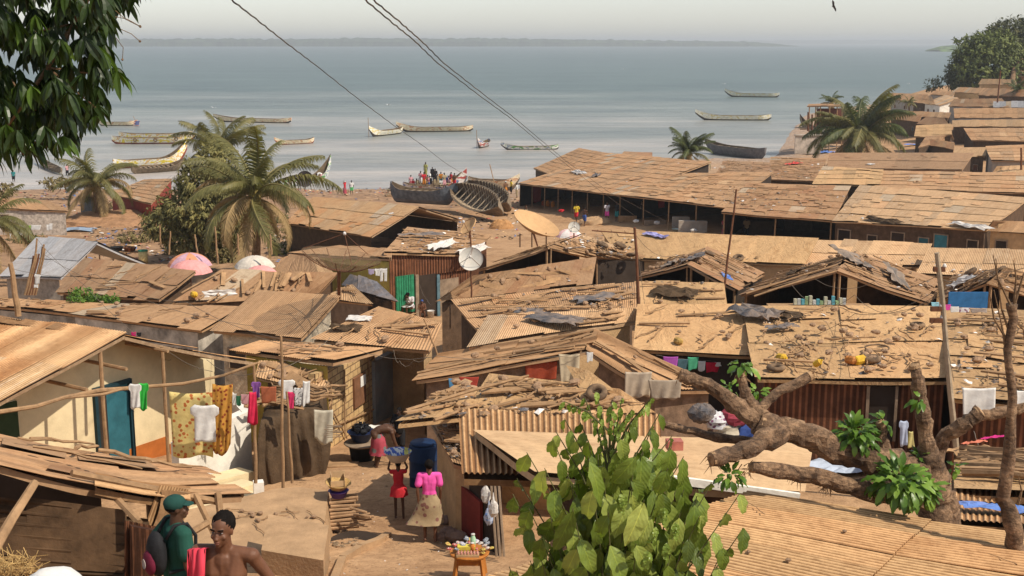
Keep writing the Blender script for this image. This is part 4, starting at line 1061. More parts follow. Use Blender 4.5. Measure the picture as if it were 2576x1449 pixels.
# shading canopy above the frame: the rest of the same crown
for _ in range(620):
    c = Vector((rr.uniform(-6.4,-2.0), rr.uniform(6.2,9.2), rr.uniform(18.75,20.6)))
    q = (c.z-18)/c.y
    whorl(mb, c, 8, .2, rr, Vector(), .4)
mb.build('crown', L_dark, mt_)
mb = MB()
for pts in (((285,22),(315,48),(353,67)),((290,42),(320,48),(352,66)),((296,70),(330,85),(352,104)),((292,95),(310,120),(308,150))):
    mb.tube([W(x,y,Y0) for x,y in pts], .0022, 4, tone=.6)
    mb.blob(W(*pts[-1],Y0), .008,.008,.008,6,4,0)
mb.build('fruit_stalk', M_bark, mt_)
# ---- sapling in the right foreground
rr = random.Random(9); sp = thing('sapling', 'leafy green sapling with large drooping leaves in the right foreground', 'sapling', (W(1560,1449,5.2).x, 5.2, T(.5,5.2)))
tm = MB(); stem0 = Vector((W(1575,1449,5.2).x, 5.2, T(.5,5.2)-.2)); tp = W(1528,1030,5.1)
def stm(u): return stem0.lerp(tp, u)+Vector((.02*math.sin(u*7),0,0))
tm.tube([stm(i/10) for i in range(11)], [.022-.0018*i for i in range(11)], 7); tm.build('stem', simple('green_stem', (.10,.10,.04), .7, .3, 9, .003), sp)
lm = MB(); ym = MB(); tw = MB()
def sprig(base, tip, n, L, mb, tb, lv=.5):
    """a compound twig with paired leaves hanging down"""
    d = tip-base; pts = [base, base.lerp(tip,.5)+Vector((0,0,d.length*.10)), tip]
    tw.tube(pts, [.006,.004,.002], 5)
    for i in range(n):
        u = min(1, .22+.82*(i+.6)/n); c = base.lerp(tip,u)+Vector((0,0,d.length*.10*(1-abs(2*u-1))))
        s = -1 if i%2 else 1
        sd = Vector((-d.y, d.x, 0)); sd = sd.normalized() if sd.length > 1e-4 else Vector((1,0,0))
        ld = d.normalized()*.5+sd*s*.45+Vector((0,0,-1.2-rr.uniform(0,.7)))+Vector((rr.uniform(-.3,.3),rr.uniform(-.3,.1),0))
        nn = (d.normalized()*.3+Vector((rr.uniform(-.2,.6),-1.0,.7)))
        leaf(mb, c, ld, nn, L*rr.uniform(.75,1.15), L*.42*rr.uniform(.8,1.15), .55+rr.uniform(-.2,.5), min(1,max(0,tb+rr.uniform(-.35,.35))), seg=8, fold=.22, wav=1, ph=rr.uniform(0,6))
SPR = [ # base height on stem (0..1), tip pixel, depth offset, leaves, leaf length
 (.55,(1300,1215),.1,6,.16),(.62,(1325,1150),0,6,.15),(.66,(1390,1115),-.1,6,.14),(.6,(1370,1190),-.25,6,.17),(.55,(1480,1160),-.3,5,.19),(.58,(1600,1155),-.2,6,.18),
 (.62,(1690,1135),.0,6,.16),(.55,(1680,1190),-.2,6,.16),(.45,(1860,1255),.1,8,.13),(.48,(1790,1225),.0,7,.14),(.38,(1870,1340),.0,8,.13),(.42,(1760,1310),-.1,7,.15),
 (.42,(1330,1290),.0,6,.17),(.38,(1290,1255),.1,6,.16),(.40,(1440,1290),-.3,6,.21),(.36,(1530,1300),-.3,6,.19),(.42,(1620,1270),-.2,6,.19),(.33,(1360,1360),-.1,6,.16),
 (.30,(1450,1385),-.2,6,.17),(.3,(1600,1380),-.2,7,.16),(.3,(1720,1375),-.1,7,.16),(.25,(1820,1390),0,8,.14),(.22,(1680,1430),-.2,7,.15),(.22,(1540,1430),-.25,7,.16),(.2,(1380,1420),0,6,.15),
 (.50,(1400,1240),.2,6,.16),(.50,(1660,1240),.2,6,.16),(.3,(1500,1350),.2,7,.16),(.3,(1650,1330),.2,7,.16),(.72,(1440,1110),.1,6,.12),(.72,(1640,1085),.05,6,.12),(.74,(1480,1120),-.1,6,.13),(.74,(1560,1115),-.15,7,.13),
 (.82,(1420,1065),.0,6,.085),(.80,(1660,1050),.0,6,.08),(.84,(1460,1075),0,6,.09),(.84,(1590,1070),0,6,.09),(.78,(1690,1110),.1,5,.10),(.78,(1400,1100),0,5,.10),(.64,(1720,1160),.1,6,.13)]
for u, (px, py), dy, n, L in SPR:
    tip = W(px, py-12, 5.15+dy); sprig(stm(u), tip, n, L, lm, .5)
for k in range(78):   # filler sprigs through the lower mass
    v = rr.random(); py = 1120+330*v; hw = 90+190*min(1,v*1.6); px = 1575+rr.uniform(-hw,hw)-20*v
    u = max(.12, (1449-py)/430*.72+.0)
    sprig(stm(u), W(px, py, 5.25+rr.uniform(-.25,.35)), 6, rr.uniform(.15,.215), lm, .5)
for (px,py) in ((1470,1000),(1540,1010),(1565,1000),(1500,985),(1590,1030),(1630,1010),(1420,1010),(1550,1040),(1510,1030),(1640,1000)):
    sprig(stm(.85+rr.uniform(0,.12)), W(px,py,5.1+rr.uniform(-.1,.1)), 7, .052, ym, .5)
for (px,py) in ((1660,1290),(1640,1340),(1690,1330),(1620,1400),(1560,1260),(1670,1380)):
    sprig(W(px,py+25,4.85), W(px+10,py-15,4.8), 8, .05, ym, .5)
lm.build('leaves', L_sap, sp, smooth=True); ym.build('young_leaves', L_tip, sp); tw.build('twigs', MATS['green_stem'], sp)
# ---- felled and lopped tree with sprouts
def limb(mb, pts, rad, seg=18, jit=.07, K=7):
    P = [Vector(p) for p in pts]; out = []; rd = []
    for i in range(len(P)-1):
        for k in range(K):
            u = k/K; out.append(P[i].lerp(P[i+1], u)+rdir(R)*rad[i]*.14); rd.append((rad[i]*(1-u)+rad[i+1]*u)*(1+.16*noise.noise(Vector((i*3+u*4, rad[0]*9, 1)))))
    out.append(P[-1]); rd.append(rad[-1])
    n0 = len(mb.v); mb.tube(out, rd, seg, jit=jit*.5, tone=R.uniform(.4,.6))
    for i_ in range(n0, len(mb.v)):          # knots, furrows and swellings
        v_ = Vector(mb.v[i_]); c_ = out[min(len(out)-1, (i_-n0)//seg)]; d_ = v_-c_
        k_ = 1+.30*noise.noise(v_*5.5)+.16*noise.noise(v_*17)
        mb.v[i_] = tuple(c_+d_*k_)
YT = 12.6; lt = thing('lopped_tree', 'heavily lopped tree with sawn off limbs behind the large ribbed roof', 'tree', W(2345,1330,YT))
m, t = newmat('lopped_bark'); n1 = t.noise(3.2, 6, .7, t.mapping(t.geo(), (1,1,1))); n2 = t.noise(16, 5, .75, t.geo())
cc = t.ramp(n1, [(.3,(.075,.047,.028)),(.5,(.19,.118,.068)),(.68,(.38,.25,.145))]); cc = t.mix(cc, t.ramp(n2, [(.36,(.35,.32,.3)),(.55,(1.1,1.05,1))]), .8, 'MULTIPLY')
fr_ = t.noise(5, 5, .7, t.mapping(t.geo(), (.8,.8,3.5)), 1.5); cc = t.mix(cc, t.ramp(fr_, [(.40,(.45,.40,.36)),(.50,(1,1,1)),(.66,(1.25,1.2,1.15))]), .8, 'MULTIPLY')
t.link(cc, t.bsdf.inputs['Base Color']); t.bsdf.inputs['Roughness'].default_value = .95; t.link(t.bump(n2, .03, 1, t.bump(n1, .05)), t.bsdf.inputs['Normal']); M_lop = m; M_cut = simple('sawn_wood', (.40,.255,.14), .9, .35, 9, .01)
mb = MB(); limb(mb, [W(2360,1400,YT), W(2350,1270,YT), W(2345,1190,YT), W(2330,1130,YT)], [.21,.18,.15,.11], 14); mb.build('trunk', M_lop, lt, smooth=True)
def lb(name, pts, rad, sw=True):
    mb = MB(); limb(mb, [W(*p) for p in pts], rad, 12)
    o = mb.build(name, M_lop, lt, smooth=False)
    a_, b_ = W(*pts[-2]), W(*pts[-1]); d_ = (b_-a_).normalized(); X_ = d_.cross(Vector((0,0,1))).normalized(); cf = MB(); cf.lathe([(.0,.012),(rad[-1]*.55,.014),(rad[-1]*.92,.004),(rad[-1]*1.0,-.03)], 14, b_, axes=(X_, X_.cross(d_), d_)); cf.build('cut_face', M_cut, o)
    return o
lb('limb', [(2340,1200,YT),(2240,1170,YT-.1),(2130,1135,YT-.2),(2000,1090,YT-.3),(1905,1060,YT-.4)], [.15,.16,.15,.14,.13])
lb('limb', [(1925,1072,YT-.4),(1850,1020,YT-.4),(1780,965,YT-.5),(1712,945,YT-.5)], [.11,.08,.07,.065])
lb('limb', [(1915,1045,YT-.4),(1880,1000,YT-.3),(1862,940,YT-.3)], [.08,.06,.04])
lb('limb', [(1900,1040,YT-.4),(1960,985,YT-.3),(2040,945,YT-.2)], [.055,.05,.055])
lb('limb', [(1960,1090,YT-.5),(1880,1130,YT-.8),(1790,1155,YT-1.0)], [.12,.09,.075])
lb('limb', [(1900,1110,YT-.3),(1800,1100,YT-.1),(1670,1068,YT)], [.05,.05,.035])
lb('limb', [(2320,1260,YT-.1),(2180,1235,YT-.3),(2060,1200,YT-.4),(1890,1175,YT-.6)], [.09,.10,.09,.06])
lb('limb', [(2335,1160,YT),(2325,1050,YT),(2310,960,YT),(2300,918,YT)], [.095,.075,.065,.06])
lb('limb', [(2350,1180,YT+.1),(2372,1100,YT+.1),(2430,1060,YT),(2466,1035,YT)], [.08,.075,.075,.075])
lb('limb', [(2440,1050,YT+.1),(2530,1035,YT+.1),(2640,1010,YT+.2)], [.06,.055,.045])
lb('limb', [(2235,1175,YT),(2222,1110,YT),(2215,1062,YT)], [.07,.06,.05])
lb('limb', [(2370,1240,YT),(2380,1290,YT),(2385,1340,YT)], [.14,.13,.15])
# splintered ends and hanging roots
for (x,y,Y,n) in ((1712,945,YT-.5,14),(2040,945,YT-.2,12),(1790,1155,YT-1,22),(2300,918,YT,18),(1880,1175,YT-.6,20),(2080,1220,YT-.4,30),(2215,1062,YT,8),(1862,940,YT-.3,8),(2000,1195,YT-.5,20)):
    mb = MB()
    for _ in range(n):
        p = W(x+R.uniform(-14,14), y+R.uniform(-12,14), Y); mb.tube([p, p+Vector((R.uniform(-.07,.07), R.uniform(-.05,.05), R.uniform(-.12,.05)))], [.006,.002], 4)
    mb.build('splinters', M_stick, lt)
def sprout(px, py, Y, r, n, L):
    mb = MB(); c = W(px,py,Y); mb.blob(c, r*.25, r*.25, r*.3, 7, 5, .1)
    for _ in range(n):
        d = rdir(R, .25); leaf(mb, c+Vector((d.x*r, d.y*r, d.z*r*.7))*R.uniform(.3,.9), d+Vector((0,0,-.35)), Vector((0,-.4,1))+d*.4, L*R.uniform(.7,1.2), L*.42, .7, R.uniform(.1,1), seg=6, fold=.2, wav=1, ph=R.uniform(0,6))
    mb.build('sprout', L_fresh, lt, smooth=True)
sprout(2265,1215,YT-.6,.29,150,.17); sprout(2325,1235,YT-.6,.16,60,.15); sprout(2148,1092,YT-.2,.22,110,.14); sprout(2180,1110,YT-.2,.12,40,.12); sprout(2222,1062,YT,.08,12,.15); sprout(2318,1010,YT-.15,.08,8,.13); sprout(1868,920,YT-.2,.10,14,.16)
sprout(1835,985,YT+.1,.13,26,.10); sprout(1905,990,YT-.1,.08,14,.12); sprout(1835,1200,YT-.9,.12,30,.12); sprout(2310,1150,YT,.12,22,.10); sprout(2405,1180,YT+.2,.08,8,.13)
# bare thin tree at the right edge
bt = thing('bare_tree', 'slender bare tree with kinked trunk and pruned twigs at the right edge', 'tree', W(2545,1330,11.2)); YB = 11.2
mb = MB(); limb(mb, [W(2560,1400,YB),W(2548,1310,YB),W(2522,1255,YB),W(2540,1150,YB),W(2548,1000,YB),W(2535,880,YB),W(2548,800,YB),W(2545,765,YB)], [.09,.085,.062,.055,.048,.04,.042,.05], 11, .05, 3); mb.build('trunk', M_lop, bt, smooth=True)
for pts in (((2545,775),(2510,700),(2498,640)),((2550,770),(2556,700),(2550,655)),((2552,765),(2575,690),(2600,660)),((2540,840),(2520,780),(2512,720),(2505,650)),((2535,860),(2500,800),(2490,740)),((2550,800),(2575,830),(2585,900)),((2530,880),(2520,820),(2500,730)),((2560,1030),(2590,1010),(2640,1015)),((2520,1255),(2495,1250),(2490,1262)),((2560,1270),(2570,1235),(2562,1200))):
    mb = MB(); mb.tube([W(x,y,YB) for x,y in pts], [.014 if pts[0][1] < 1000 else .02,.009,.005,.004][:len(pts)], 5, jit=.1); mb.build('twig', M_bark, bt)

for i,(x,y,w_,h_) in enumerate(((60,610,2.2,.8),(330,610,2.6,.9),(395,600,2.2,.8),(120,640,1.6,.6),(440,640,1.6,.8),(560,660,1.8,.8),(710,640,1.8,.9),(730,600,2.2,1.0),(300,525,2.0,.8),(690,560,2.4,1.0))):
    b = G(x,y,0); crown_tree('scrub', 'low dusty scrub on the bare slope below the palms', b, [(b+Vector((0,0,h_*.5)),(w_*.5,w_*.45,h_*.55)),(b+Vector((w_*.3,.2,h_*.35)),(w_*.35,w_*.3,h_*.4))], .3, .12, 420, L_dust if i%3 else L_palmd, 60+i, .04, cat='bush', trunk=False)['group'] = 'scrub on the slope below the palms'
# ---------------------------------------------------------------- boats
def boat_mat(name, c1, c2, c3=None, scale=1.5):
    m, t = newmat(name); co = t.coord('Object')
    n = t.noise(1.0, 3, .5, t.mapping(co, (.9, 0, 2.0))); n2 = t.noise(5, 5, .7, co)
    st = [(.44, c1), (.46, c2), (.55, c2), (.57, c3 or c1), (.63, c3 or c1), (.66, c2)]
    c = t.ramp(n, st)
    c = t.mix(c, t.ramp(n2, [(.35,(.62,.58,.54)),(.50,(1.15,1.13,1.08))]), .7, 'MULTIPLY')
    t.link(c, t.bsdf.inputs['Base Color']); t.bsdf.inputs['Roughness'].default_value = .7
    MATS[name] = m; return m
B_wy = boat_mat('hull_white_yellow', (.72,.56,.05), (.78,.75,.66), (.66,.40,.12))
B_wg = boat_mat('hull_white_green', (.12,.30,.10), (.68,.66,.60), (.20,.26,.34))
B_tan = boat_mat('hull_tan', (.66,.52,.33), (.76,.66,.48), (.56,.28,.14))
B_pale = boat_mat('hull_pale', (.70,.66,.54), (.82,.78,.66), (.66,.52,.20))
B_red = boat_mat('hull_red_white', (.34,.06,.05), (.60,.56,.52), (.10,.14,.30))
B_wood = simple('weathered_hull', (.22,.165,.11), .9, .45, 3, .01)
B_grey = simple('grey_hull', (.15,.14,.14), .85, .4, 2, .01)
B_bot = simple('dark_hull_bottom', (.07,.055,.045), .8, .4, 2, .01)
B_rbot = simple('red_hull_bottom', (.25,.06,.035), .8, .4, 2, .01)
B_ribw = simple('bleached_rib', (.40,.31,.21), .9, .3, 3, .01)
B_in = simple('boat_inside', (.13,.09,.055), .9, .4, 2, .01)
def boat(label, stern, bow, beam, H, mat, bottom=None, bowrise=1.1, sternrise=.35, thwarts=7, group=None, z0=None, roll=0, sink=.15, name='fishing_boat', ribs=0, pitch=0, fenders=0, prow=True):
    """long wooden pirogue from stern point to bow point"""
    stern = Vector(stern); bow = Vector(bow); d = bow-stern; L = math.hypot(d.x, d.y); rz = math.atan2(d.y, d.x)
    th = thing(name, label, 'boat', (0,0,0), group)
    NS = 26; sec = []; ins = []
    def width(u): return beam/2*max(.02, math.sin(PI*min(1,max(0,(u*.90+.06))))**.62)*(1 if u < .8 else 1-((u-.8)/.2)**2*.9)*(1 if u > .12 else .45+.55*u/.12)
    def sheer(u): return H+bowrise*max(0,(u-.62)/.38)**2.2+sternrise*max(0,(.22-u)/.22)**1.6
    def keel(u): return (H*.75+bowrise*.55)*max(0,(u-.86)/.14)**1.8+H*.5*max(0,(.07-u)/.07)**1.5
    up = MB(); lo = MB(); inn = MB(); rail = MB()
    def ring(u, sc_=1.0, dz=0):
        w_ = width(u)*sc_; zt = sheer(u)-dz; zk = keel(u)+(.05 if sc_ < 1 else 0); x = (u-.5)*L
        if prow and u > .93: x += (u-.93)*L*.25
        o = []
        for k in range(9):
            a = (k/8)*2-1; s = abs(a)**.55*(1 if a > 0 else -1)
            zz = zk+(zt-zk)*abs(a)**1.7
            o.append(Vector((x, w_*s*(.72+.28*abs(a)), zz)))
        return o
    rg = [ring(i/NS) for i in range(NS+1)]; ig = [ring(i/NS, .90, 0.0) for i in range(NS+1)]
    for i in range(NS):
        for k in range(8):
            tgt = up if k in (0,1,6,7) else lo
            tgt.quad(rg[i][k], rg[i+1][k], rg[i+1][k+1], rg[i][k+1], tone=.5)
            inn.quad(ig[i][k], ig[i][k+1], ig[i+1][k+1], ig[i+1][k], tone=.5)
        for k in (0,8):
            rail.quad(rg[i][k], rg[i+1][k], ig[i+1][k], ig[i][k])
    for g_ in (0,NS):
        up.add(rg[g_], [tuple(range(9))])
    up.build('hull', mat, th, smooth=True); lo.build('hull_bottom', bottom or B_bot, th, smooth=True); inn.build('inside', B_in, th); rail.build('gunwale', B_wood, th)
    for i in range(thwarts):
        u = .15+.68*(i+.5)/thwarts; mb = MB(); mb.box(((u-.5)*L, 0, sheer(u)-.14*H), .22, width(u)*1.85, .05); mb.build('thwart', B_wood, th)
    for i in range(ribs):
        u = .10+.80*(i+.5)/ribs; mb = MB(); q = ring(u, .86); mb.tube([p+Vector((0,0,.05)) for p in q], .06, 5); mb.build('rib', B_ribw, th)
        if i%2 == 0: mb = MB(); mb.box(((u-.5)*L, 0, sheer(u)-.25*H), .12, width(u)*1.8, .07); mb.build('cross_beam', B_ribw, th)
    for i in range(fenders):
        u = .3+.5*i/max(1,fenders-1); mb = MB(); torus(mb, Vector(((u-.5)*L, -width(u)-.05, sheer(u)-.35)), .28, .09, Vector((0,1,0))); mb.build('tyre_fender', M_tyre, th)
    mid = (stern+bow)/2; z = (0 if z0 is None else z0)-sink
    place(th, (mid.x, mid.y, z), rz, 1, roll, pitch)
    th.rotation_euler = (Matrix.Rotation(rz,3,'Z')@Matrix.Rotation(-pitch,3,'Y')@Matrix.Rotation(roll,3,'X')).to_euler()
    return th
def torus(mb, c, Rr, r, ax, seg=16, rs=7, tone=.5, flat=1.0):
    ax = ax.normalized(); u = ax.cross(Vector((0,0,1)))
    if u.length < .1: u = Vector((1,0,0))
    u.normalize(); v = ax.cross(u); vs = []; fs = []
    for i in range(seg):
        a = 2*PI*i/seg; d = u*math.cos(a)+v*math.sin(a)
        for k in range(rs):
            b = 2*PI*k/rs; vs.append(c+d*(Rr+r*math.cos(b)*flat)+ax*(r*math.sin(b)))
    for i in range(seg):
        for k in range(rs):
            fs.append((i*rs+k, i*rs+(k+1)%rs, ((i+1)%seg)*rs+(k+1)%rs, ((i+1)%seg)*rs+k))
    mb.add(vs, fs, None, tone)
# afloat, far to near: stern pixel, bow pixel at the waterline
def aflo(label, s, b, beam, H, mat, **k): return boat(label, S(*s), S(*b), beam*1.25, H*1.35, mat, **k)
aflo('pale boat farthest out on the right with two figures sized bundles on its side', (1960,245), (1825,243), 1.9, 1.0, B_pale, bowrise=1.5, thwarts=10, fenders=2)
aflo('long pale boat with yellow rail riding at anchor left of the palm topped shed', (1940,303), (1752,302), 1.8, .95, B_pale, bowrise=1.4, thwarts=12)
aflo('long orange brown boat floating above the rising palm fronds', (733,310), (540,306), 1.7, .8, B_tan, bowrise=.9, thwarts=12)
aflo('short orange boat with upturned bow above the mango tree', (790,360), (692,365), 1.4, .65, B_tan, bottom=B_rbot, bowrise=.7, thwarts=5)
aflo('boat with dark pointed bow and thin mast in mid water', (1012,335), (930,345), 1.7, .85, B_pale, bowrise=1.2, thwarts=4)
aflo('long tan boat moored behind the dark bowed one', (1190,330), (1000,332), 1.7, .8, B_tan, bowrise=1.2, thwarts=12)
aflo('small red boat seen bow on in mid water', (1230,366), (1203,374), 1.3, .75, B_red, bowrise=1.0, thwarts=3)
aflo('white boat with green bottom floating right of the small red one', (1405,376), (1262,377), 1.3, .55, B_wg, bowrise=.8, thwarts=9)
aflo('boat flying a striped flag behind the left palm', (250,316), (345,316), 1.5, .7, B_tan, bowrise=.5, thwarts=5)
aflo('far boat of the two lying side by side off the left beach', (300,352), (482,352), 1.8, 1.0, B_wy, bowrise=.5, thwarts=8)
aflo('white and yellow boat with tyre fenders lying nearest of the two side by side', (282,362), (487,361), 1.8, .95, B_wy, bottom=B_rbot, bowrise=.6, thwarts=9, fenders=3)
aflo('white boat tip just inside the left edge', (-60,362), (24,360), 1.3, .6, B_wg, bowrise=.4, thwarts=3)
boat('brightly painted yellow and white boat with high bow hauled up at the left beach', S(285,425), S(470,413), 2.2, 1.2, B_wy, bottom=B_rbot, bowrise=2.6, z0=.1, thwarts=9)
boat('bare grey wooden boat in front of the brightly painted yellow one', S(330,438), S(462,428), 2.0, .9, B_wood, bottom=B_wood, bowrise=1.0, z0=.1, thwarts=8, roll=.15)
boat('small unpainted boat drawn up at the left edge of the beach', S(156,440), S(98,412), 1.6, .8, B_wood, bottom=B_pale, bowrise=.9, z0=.0, thwarts=5)
boat('boat with painted raised bow by the black satellite dish', S(715,472), S(832,452), 1.8, .9, B_wg, bottom=B_wg, bowrise=2.6, z0=.1, thwarts=5)
boat('dark grey wooden hull lying on the shore behind the squat palm', S(1925,402), S(1775,384), 2.6, 1.6, B_grey, bottom=B_grey, bowrise=.8, z0=.1, thwarts=6)
boat('boat with blue wrapped bow moored by the palm topped shed', S(2085,338), S(2012,320), 1.6, 1.0, B_wood, bowrise=2.0, z0=.0, thwarts=4)
boat('weathered blue grey boat beached in front of the others', G(985,520,0), G(1150,532,0), 2.6, 1.5, simple('blue_grey_hull', (.13,.145,.165), .85, .5, 2, .01), bottom=B_grey, bowrise=1.0, sternrise=.7, z0=G(1060,535,0).z+.15, thwarts=7, sink=0)
boat('big beached boat with white red and blue painted bow', G(1015,498,0), G(1172,500,0), 2.4, 1.3, B_red, bottom=B_grey, bowrise=2.2, z0=G(1090,500,0).z+.1, thwarts=7, sink=0)
boat('beached boat crowded with people behind the painted one', G(1048,488,0), G(1160,486,0), 2.8, 1.5, B_wood, bottom=B_wood, bowrise=1.2, z0=.2, thwarts=6, sink=0)
boat('tan boat lying behind the ribbed open hulls', G(1178,478,0), G(1305,480,0), 2.2, 1.2, B_tan, bottom=B_wood, bowrise=.9, z0=.25, thwarts=5, sink=0)
boat('low orange canoe where two people sit', G(968,495,0), G(1025,494,0), 1.0, .5, B_tan, bowrise=.6, z0=.3, thwarts=3, sink=0, name='canoe')
boat('open ribbed hull tilted towards the viewer on the beach', G(1160,530,0), G(1282,562,0), 2.9, 1.3, B_wood, bottom=B_wood, bowrise=.3, z0=G(1220,556,0).z+.5, thwarts=0, ribs=16, roll=.75, sink=0, prow=False)
boat('second open ribbed hull lying behind the tilted one', G(1195,505,0), G(1298,545,0), 3.0, 1.3, B_wood, bottom=B_wood, bowrise=.3, z0=G(1245,530,0).z+.5, thwarts=0, ribs=14, roll=.6, sink=0, prow=False)
def pole(name, label, cat, pts, r, mat=None, group=None, seg=7):
    mb = MB(); mb.tube(pts, r, seg, jit=.03); return tag(mb.build(name, mat or M_stick), label, cat, group)
pole('mast', 'thin mast standing on the dark bowed boat', 'mast', [W(928,345,S(930,345).y), W(926,297,S(930,345).y)], .05)
pole('mast', 'thin mast rising from the small red boat', 'mast', [W(1200,372,S(1200,372).y), W(1199,327,S(1200,372).y)], .05)
pole('pole', 'leaning pole standing in the tan beached boat', 'pole', [W(1247,475,145), W(1232,413,146)], .05)
# flag on the boat at the left
fy = S(345,316).y; fl = thing('flag', 'red and white striped flag with blue corner on the boat behind the left palm', 'flag', W(345,318,fy))
pm = MB(); pm.tube([W(347,318,fy), W(335,292,fy)], .05, 6); pm.build('staff', M_stick, fl)
def flagq(u,v): return W(322+u*26+v*4, 324-v*20+u*0, fy-.2+.15*math.sin(u*7))
sm_ = MB()
for i in range(7):
    for k in range(6):
        a,b_ = i/7,(i+.999)/7; u0,u1 = k/6,(k+1)/6
        sm_.quad(flagq(u0,a), flagq(u1,a), flagq(u1,b_), flagq(u0,b_), mi=i%2)
sm_.build('stripes', [simple('flag_red', (.45,.08,.07), .8, .1, 3, 0), simple('flag_white', (.62,.55,.52), .8, .1, 3, 0)], fl)
cb = MB()
for k in range(3): cb.quad(*[flagq(u,v)+Vector((0,-.08,0)) for u,v in ((.6+k*.13,.5),(.6+(k+1)*.13,.5),(.6+(k+1)*.13,1),(.6+k*.13,1))])
cb.build('corner', simple('flag_blue', (.10,.12,.25), .8, .1, 3, 0), fl)
# birds
def bird(label, p, span, mat, bank=0):
    th = thing('bird', label, 'bird', (0,0,0), None); mb = MB()
    mb.blob((0,0,0), .14*span, .05*span, .045*span, 8, 6, 0); mb.build('body', mat, th)
    for s in (-1,1):
        w_ = MB(); w_.add([Vector((.08,0,.02))*span,Vector((-.06,0,.02))*span,Vector((-.10,s*.28,.10))*span,Vector((.07,s*.26,.11))*span,Vector((-.06,s*.5,.06))*span,Vector((.0,s*.5,.062))*span,
                 Vector((.08,0,.0))*span,Vector((-.06,0,.0))*span,Vector((-.10,s*.28,.09))*span,Vector((.07,s*.26,.10))*span], [(0,1,2,3),(3,2,4,5),(6,9,8,7)]); w_.build('wing', mat, th)
    place(th, p, R.uniform(0,6), 1, bank, .1); return th
Bw = simple('gull_white', (.75,.75,.75), .8, .1, 3, 0); Bd = simple('kite_brown', (.05,.04,.035), .8, .2, 3, 0)
bird('dark bird of prey gliding high in the sky at the upper right', W(2097,16,120), 1.3, Bd, .9)
bird('white gull over the water above the orange brown boat', W(536,271,260), 1.6, Bw, .2)
bird('white gull over mid water above the dark bowed boat', W(976,264,250), 1.5, Bw)
bird('white gull above the farthest boat on the right', W(1822,211,330), 1.5, Bw)
bird('white gull far out left of the broad tree', W(2286,211,330), 1.4, Bw)
bird('white gull above the rising palm fronds at the left', W(488,330,200), 1.6, Bw)
bird('tiny gull far out over the middle of the bay', W(1569,174,600), 2.2, Bw)
# ---------------------------------------------------------------- people: one continuous remeshed body, clothes as children
def skin_mat(name, c, lips=None):
    m, t = newmat(name); co = t.coord('Object')
    n = t.noise(9, 4, .6, co); cc = t.ramp(n, [(.3, tuple(x*.8 for x in c)), (.7, tuple(x*1.15 for x in c))])
    t.link(cc, t.bsdf.inputs['Base Color']); t.bsdf.inputs['Roughness'].default_value = .55; t.bsdf.inputs['Specular IOR Level'].default_value = .3
    t.link(t.math('MULTIPLY_ADD', t.noise(14, 4, .7, co), .4, .36), t.bsdf.inputs['Roughness']); t.link(t.bump(t.noise(7, 3, .6, co), .006, .6, t.bump(t.noise(60, 3, .6, co), .001)), t.bsdf.inputs['Normal'])
    MATS[name] = m; return m
SK1 = skin_mat('skin_dark', (.085,.040,.022)); SK2 = skin_mat('skin_brown', (.135,.058,.030)); SK3 = skin_mat('skin_deep', (.045,.024,.016))
M_hair = simple('black_hair', (.012,.010,.009), .95, .3, 20, .004, spec=.03)
def cloth(name, c, c2=None, scale=4, rough=.9):
    if 'cl_'+name in MATS: return MATS['cl_'+name]
    m, t = newmat('cloth_'+name); co = t.coord('Object'); n = t.noise(6, 4, .6, co)
    cc = t.ramp(n, [(.3, tuple(x*.82 for x in c)), (.7, tuple(min(1,x*1.1) for x in c))])
    if c2:
        v = t.n.new('ShaderNodeTexVoronoi'); v.inputs['Scale'].default_value = scale; t.link(co, v.inputs['Vector'])
        cc = t.mix(cc, c2, t.ramp(v.outputs['Distance'], [(.30,(1,1,1)),(.38,(0,0,0))]))
    t.link(cc, t.bsdf.inputs['Base Color']); t.bsdf.inputs['Roughness'].default_value = rough; t.bsdf.inputs['Specular IOR Level'].default_value = .1
    t.link(t.bump(t.noise(3, 3, .5, co), .05, .6), t.bsdf.inputs['Normal'])
    MATS['cl_'+name] = m; return m
def capsule(mb, p, q, r0, r1, seg=10, flat=1.0):
    p = Vector(p); q = Vector(q); d = q-p; L = d.length
    if L < 1e-5: d = Vector((0,0,1))
    else: d.normalize()
    pts = []; rad = []
    for k in range(4):
        a = PI/2*(1-k/3.0)*.97; pts.append(p-d*(r0*math.sin(a))); rad.append(r0*math.cos(a))
    for k in range(4):
        a = PI/2*(k/3.0)*.97; pts.append(q+d*(r1*math.sin(a))); rad.append(r1*math.cos(a))
    mb.tube(pts, rad, seg)
def fuse(mb, name, mat, parent, vox, smooth=4, s=.5):
    o = mb.build(name, mat, parent, base=(0,0,0)); 
    md = o.modifiers.new('r', 'REMESH'); md.mode = 'VOXEL'; md.voxel_size = vox; md.use_smooth_shade = True
    sm2 = o.modifiers.new('s', 'SMOOTH'); sm2.iterations = smooth; sm2.factor = s
    dg = bpy.context.evaluated_depsgraph_get(); me = bpy.data.meshes.new_from_object(o.evaluated_get(dg))
    o.modifiers.clear(); old = o.data; o.data = me; me.name = name; bpy.data.meshes.remove(old)
    if not me.materials: me.materials.append(mat)
    return o
J0 = dict(pelvis=(0,0,.93), waist=(0,.0,1.07), chest=(0,.0,1.27), neck=(0,-.01,1.45), head=(0,.015,1.60),
  shL=(-.185,0,1.40), elL=(-.23,-.02,1.12), wrL=(-.25,.04,.87), shR=(.185,0,1.40), elR=(.23,-.02,1.12), wrR=(.25,.04,.87),
  hipL=(-.09,0,.90), knL=(-.11,.02,.50), anL=(-.12,-.02,.08), hipR=(.09,0,.90), knR=(.11,.02,.50), anR=(.12,-.02,.08))
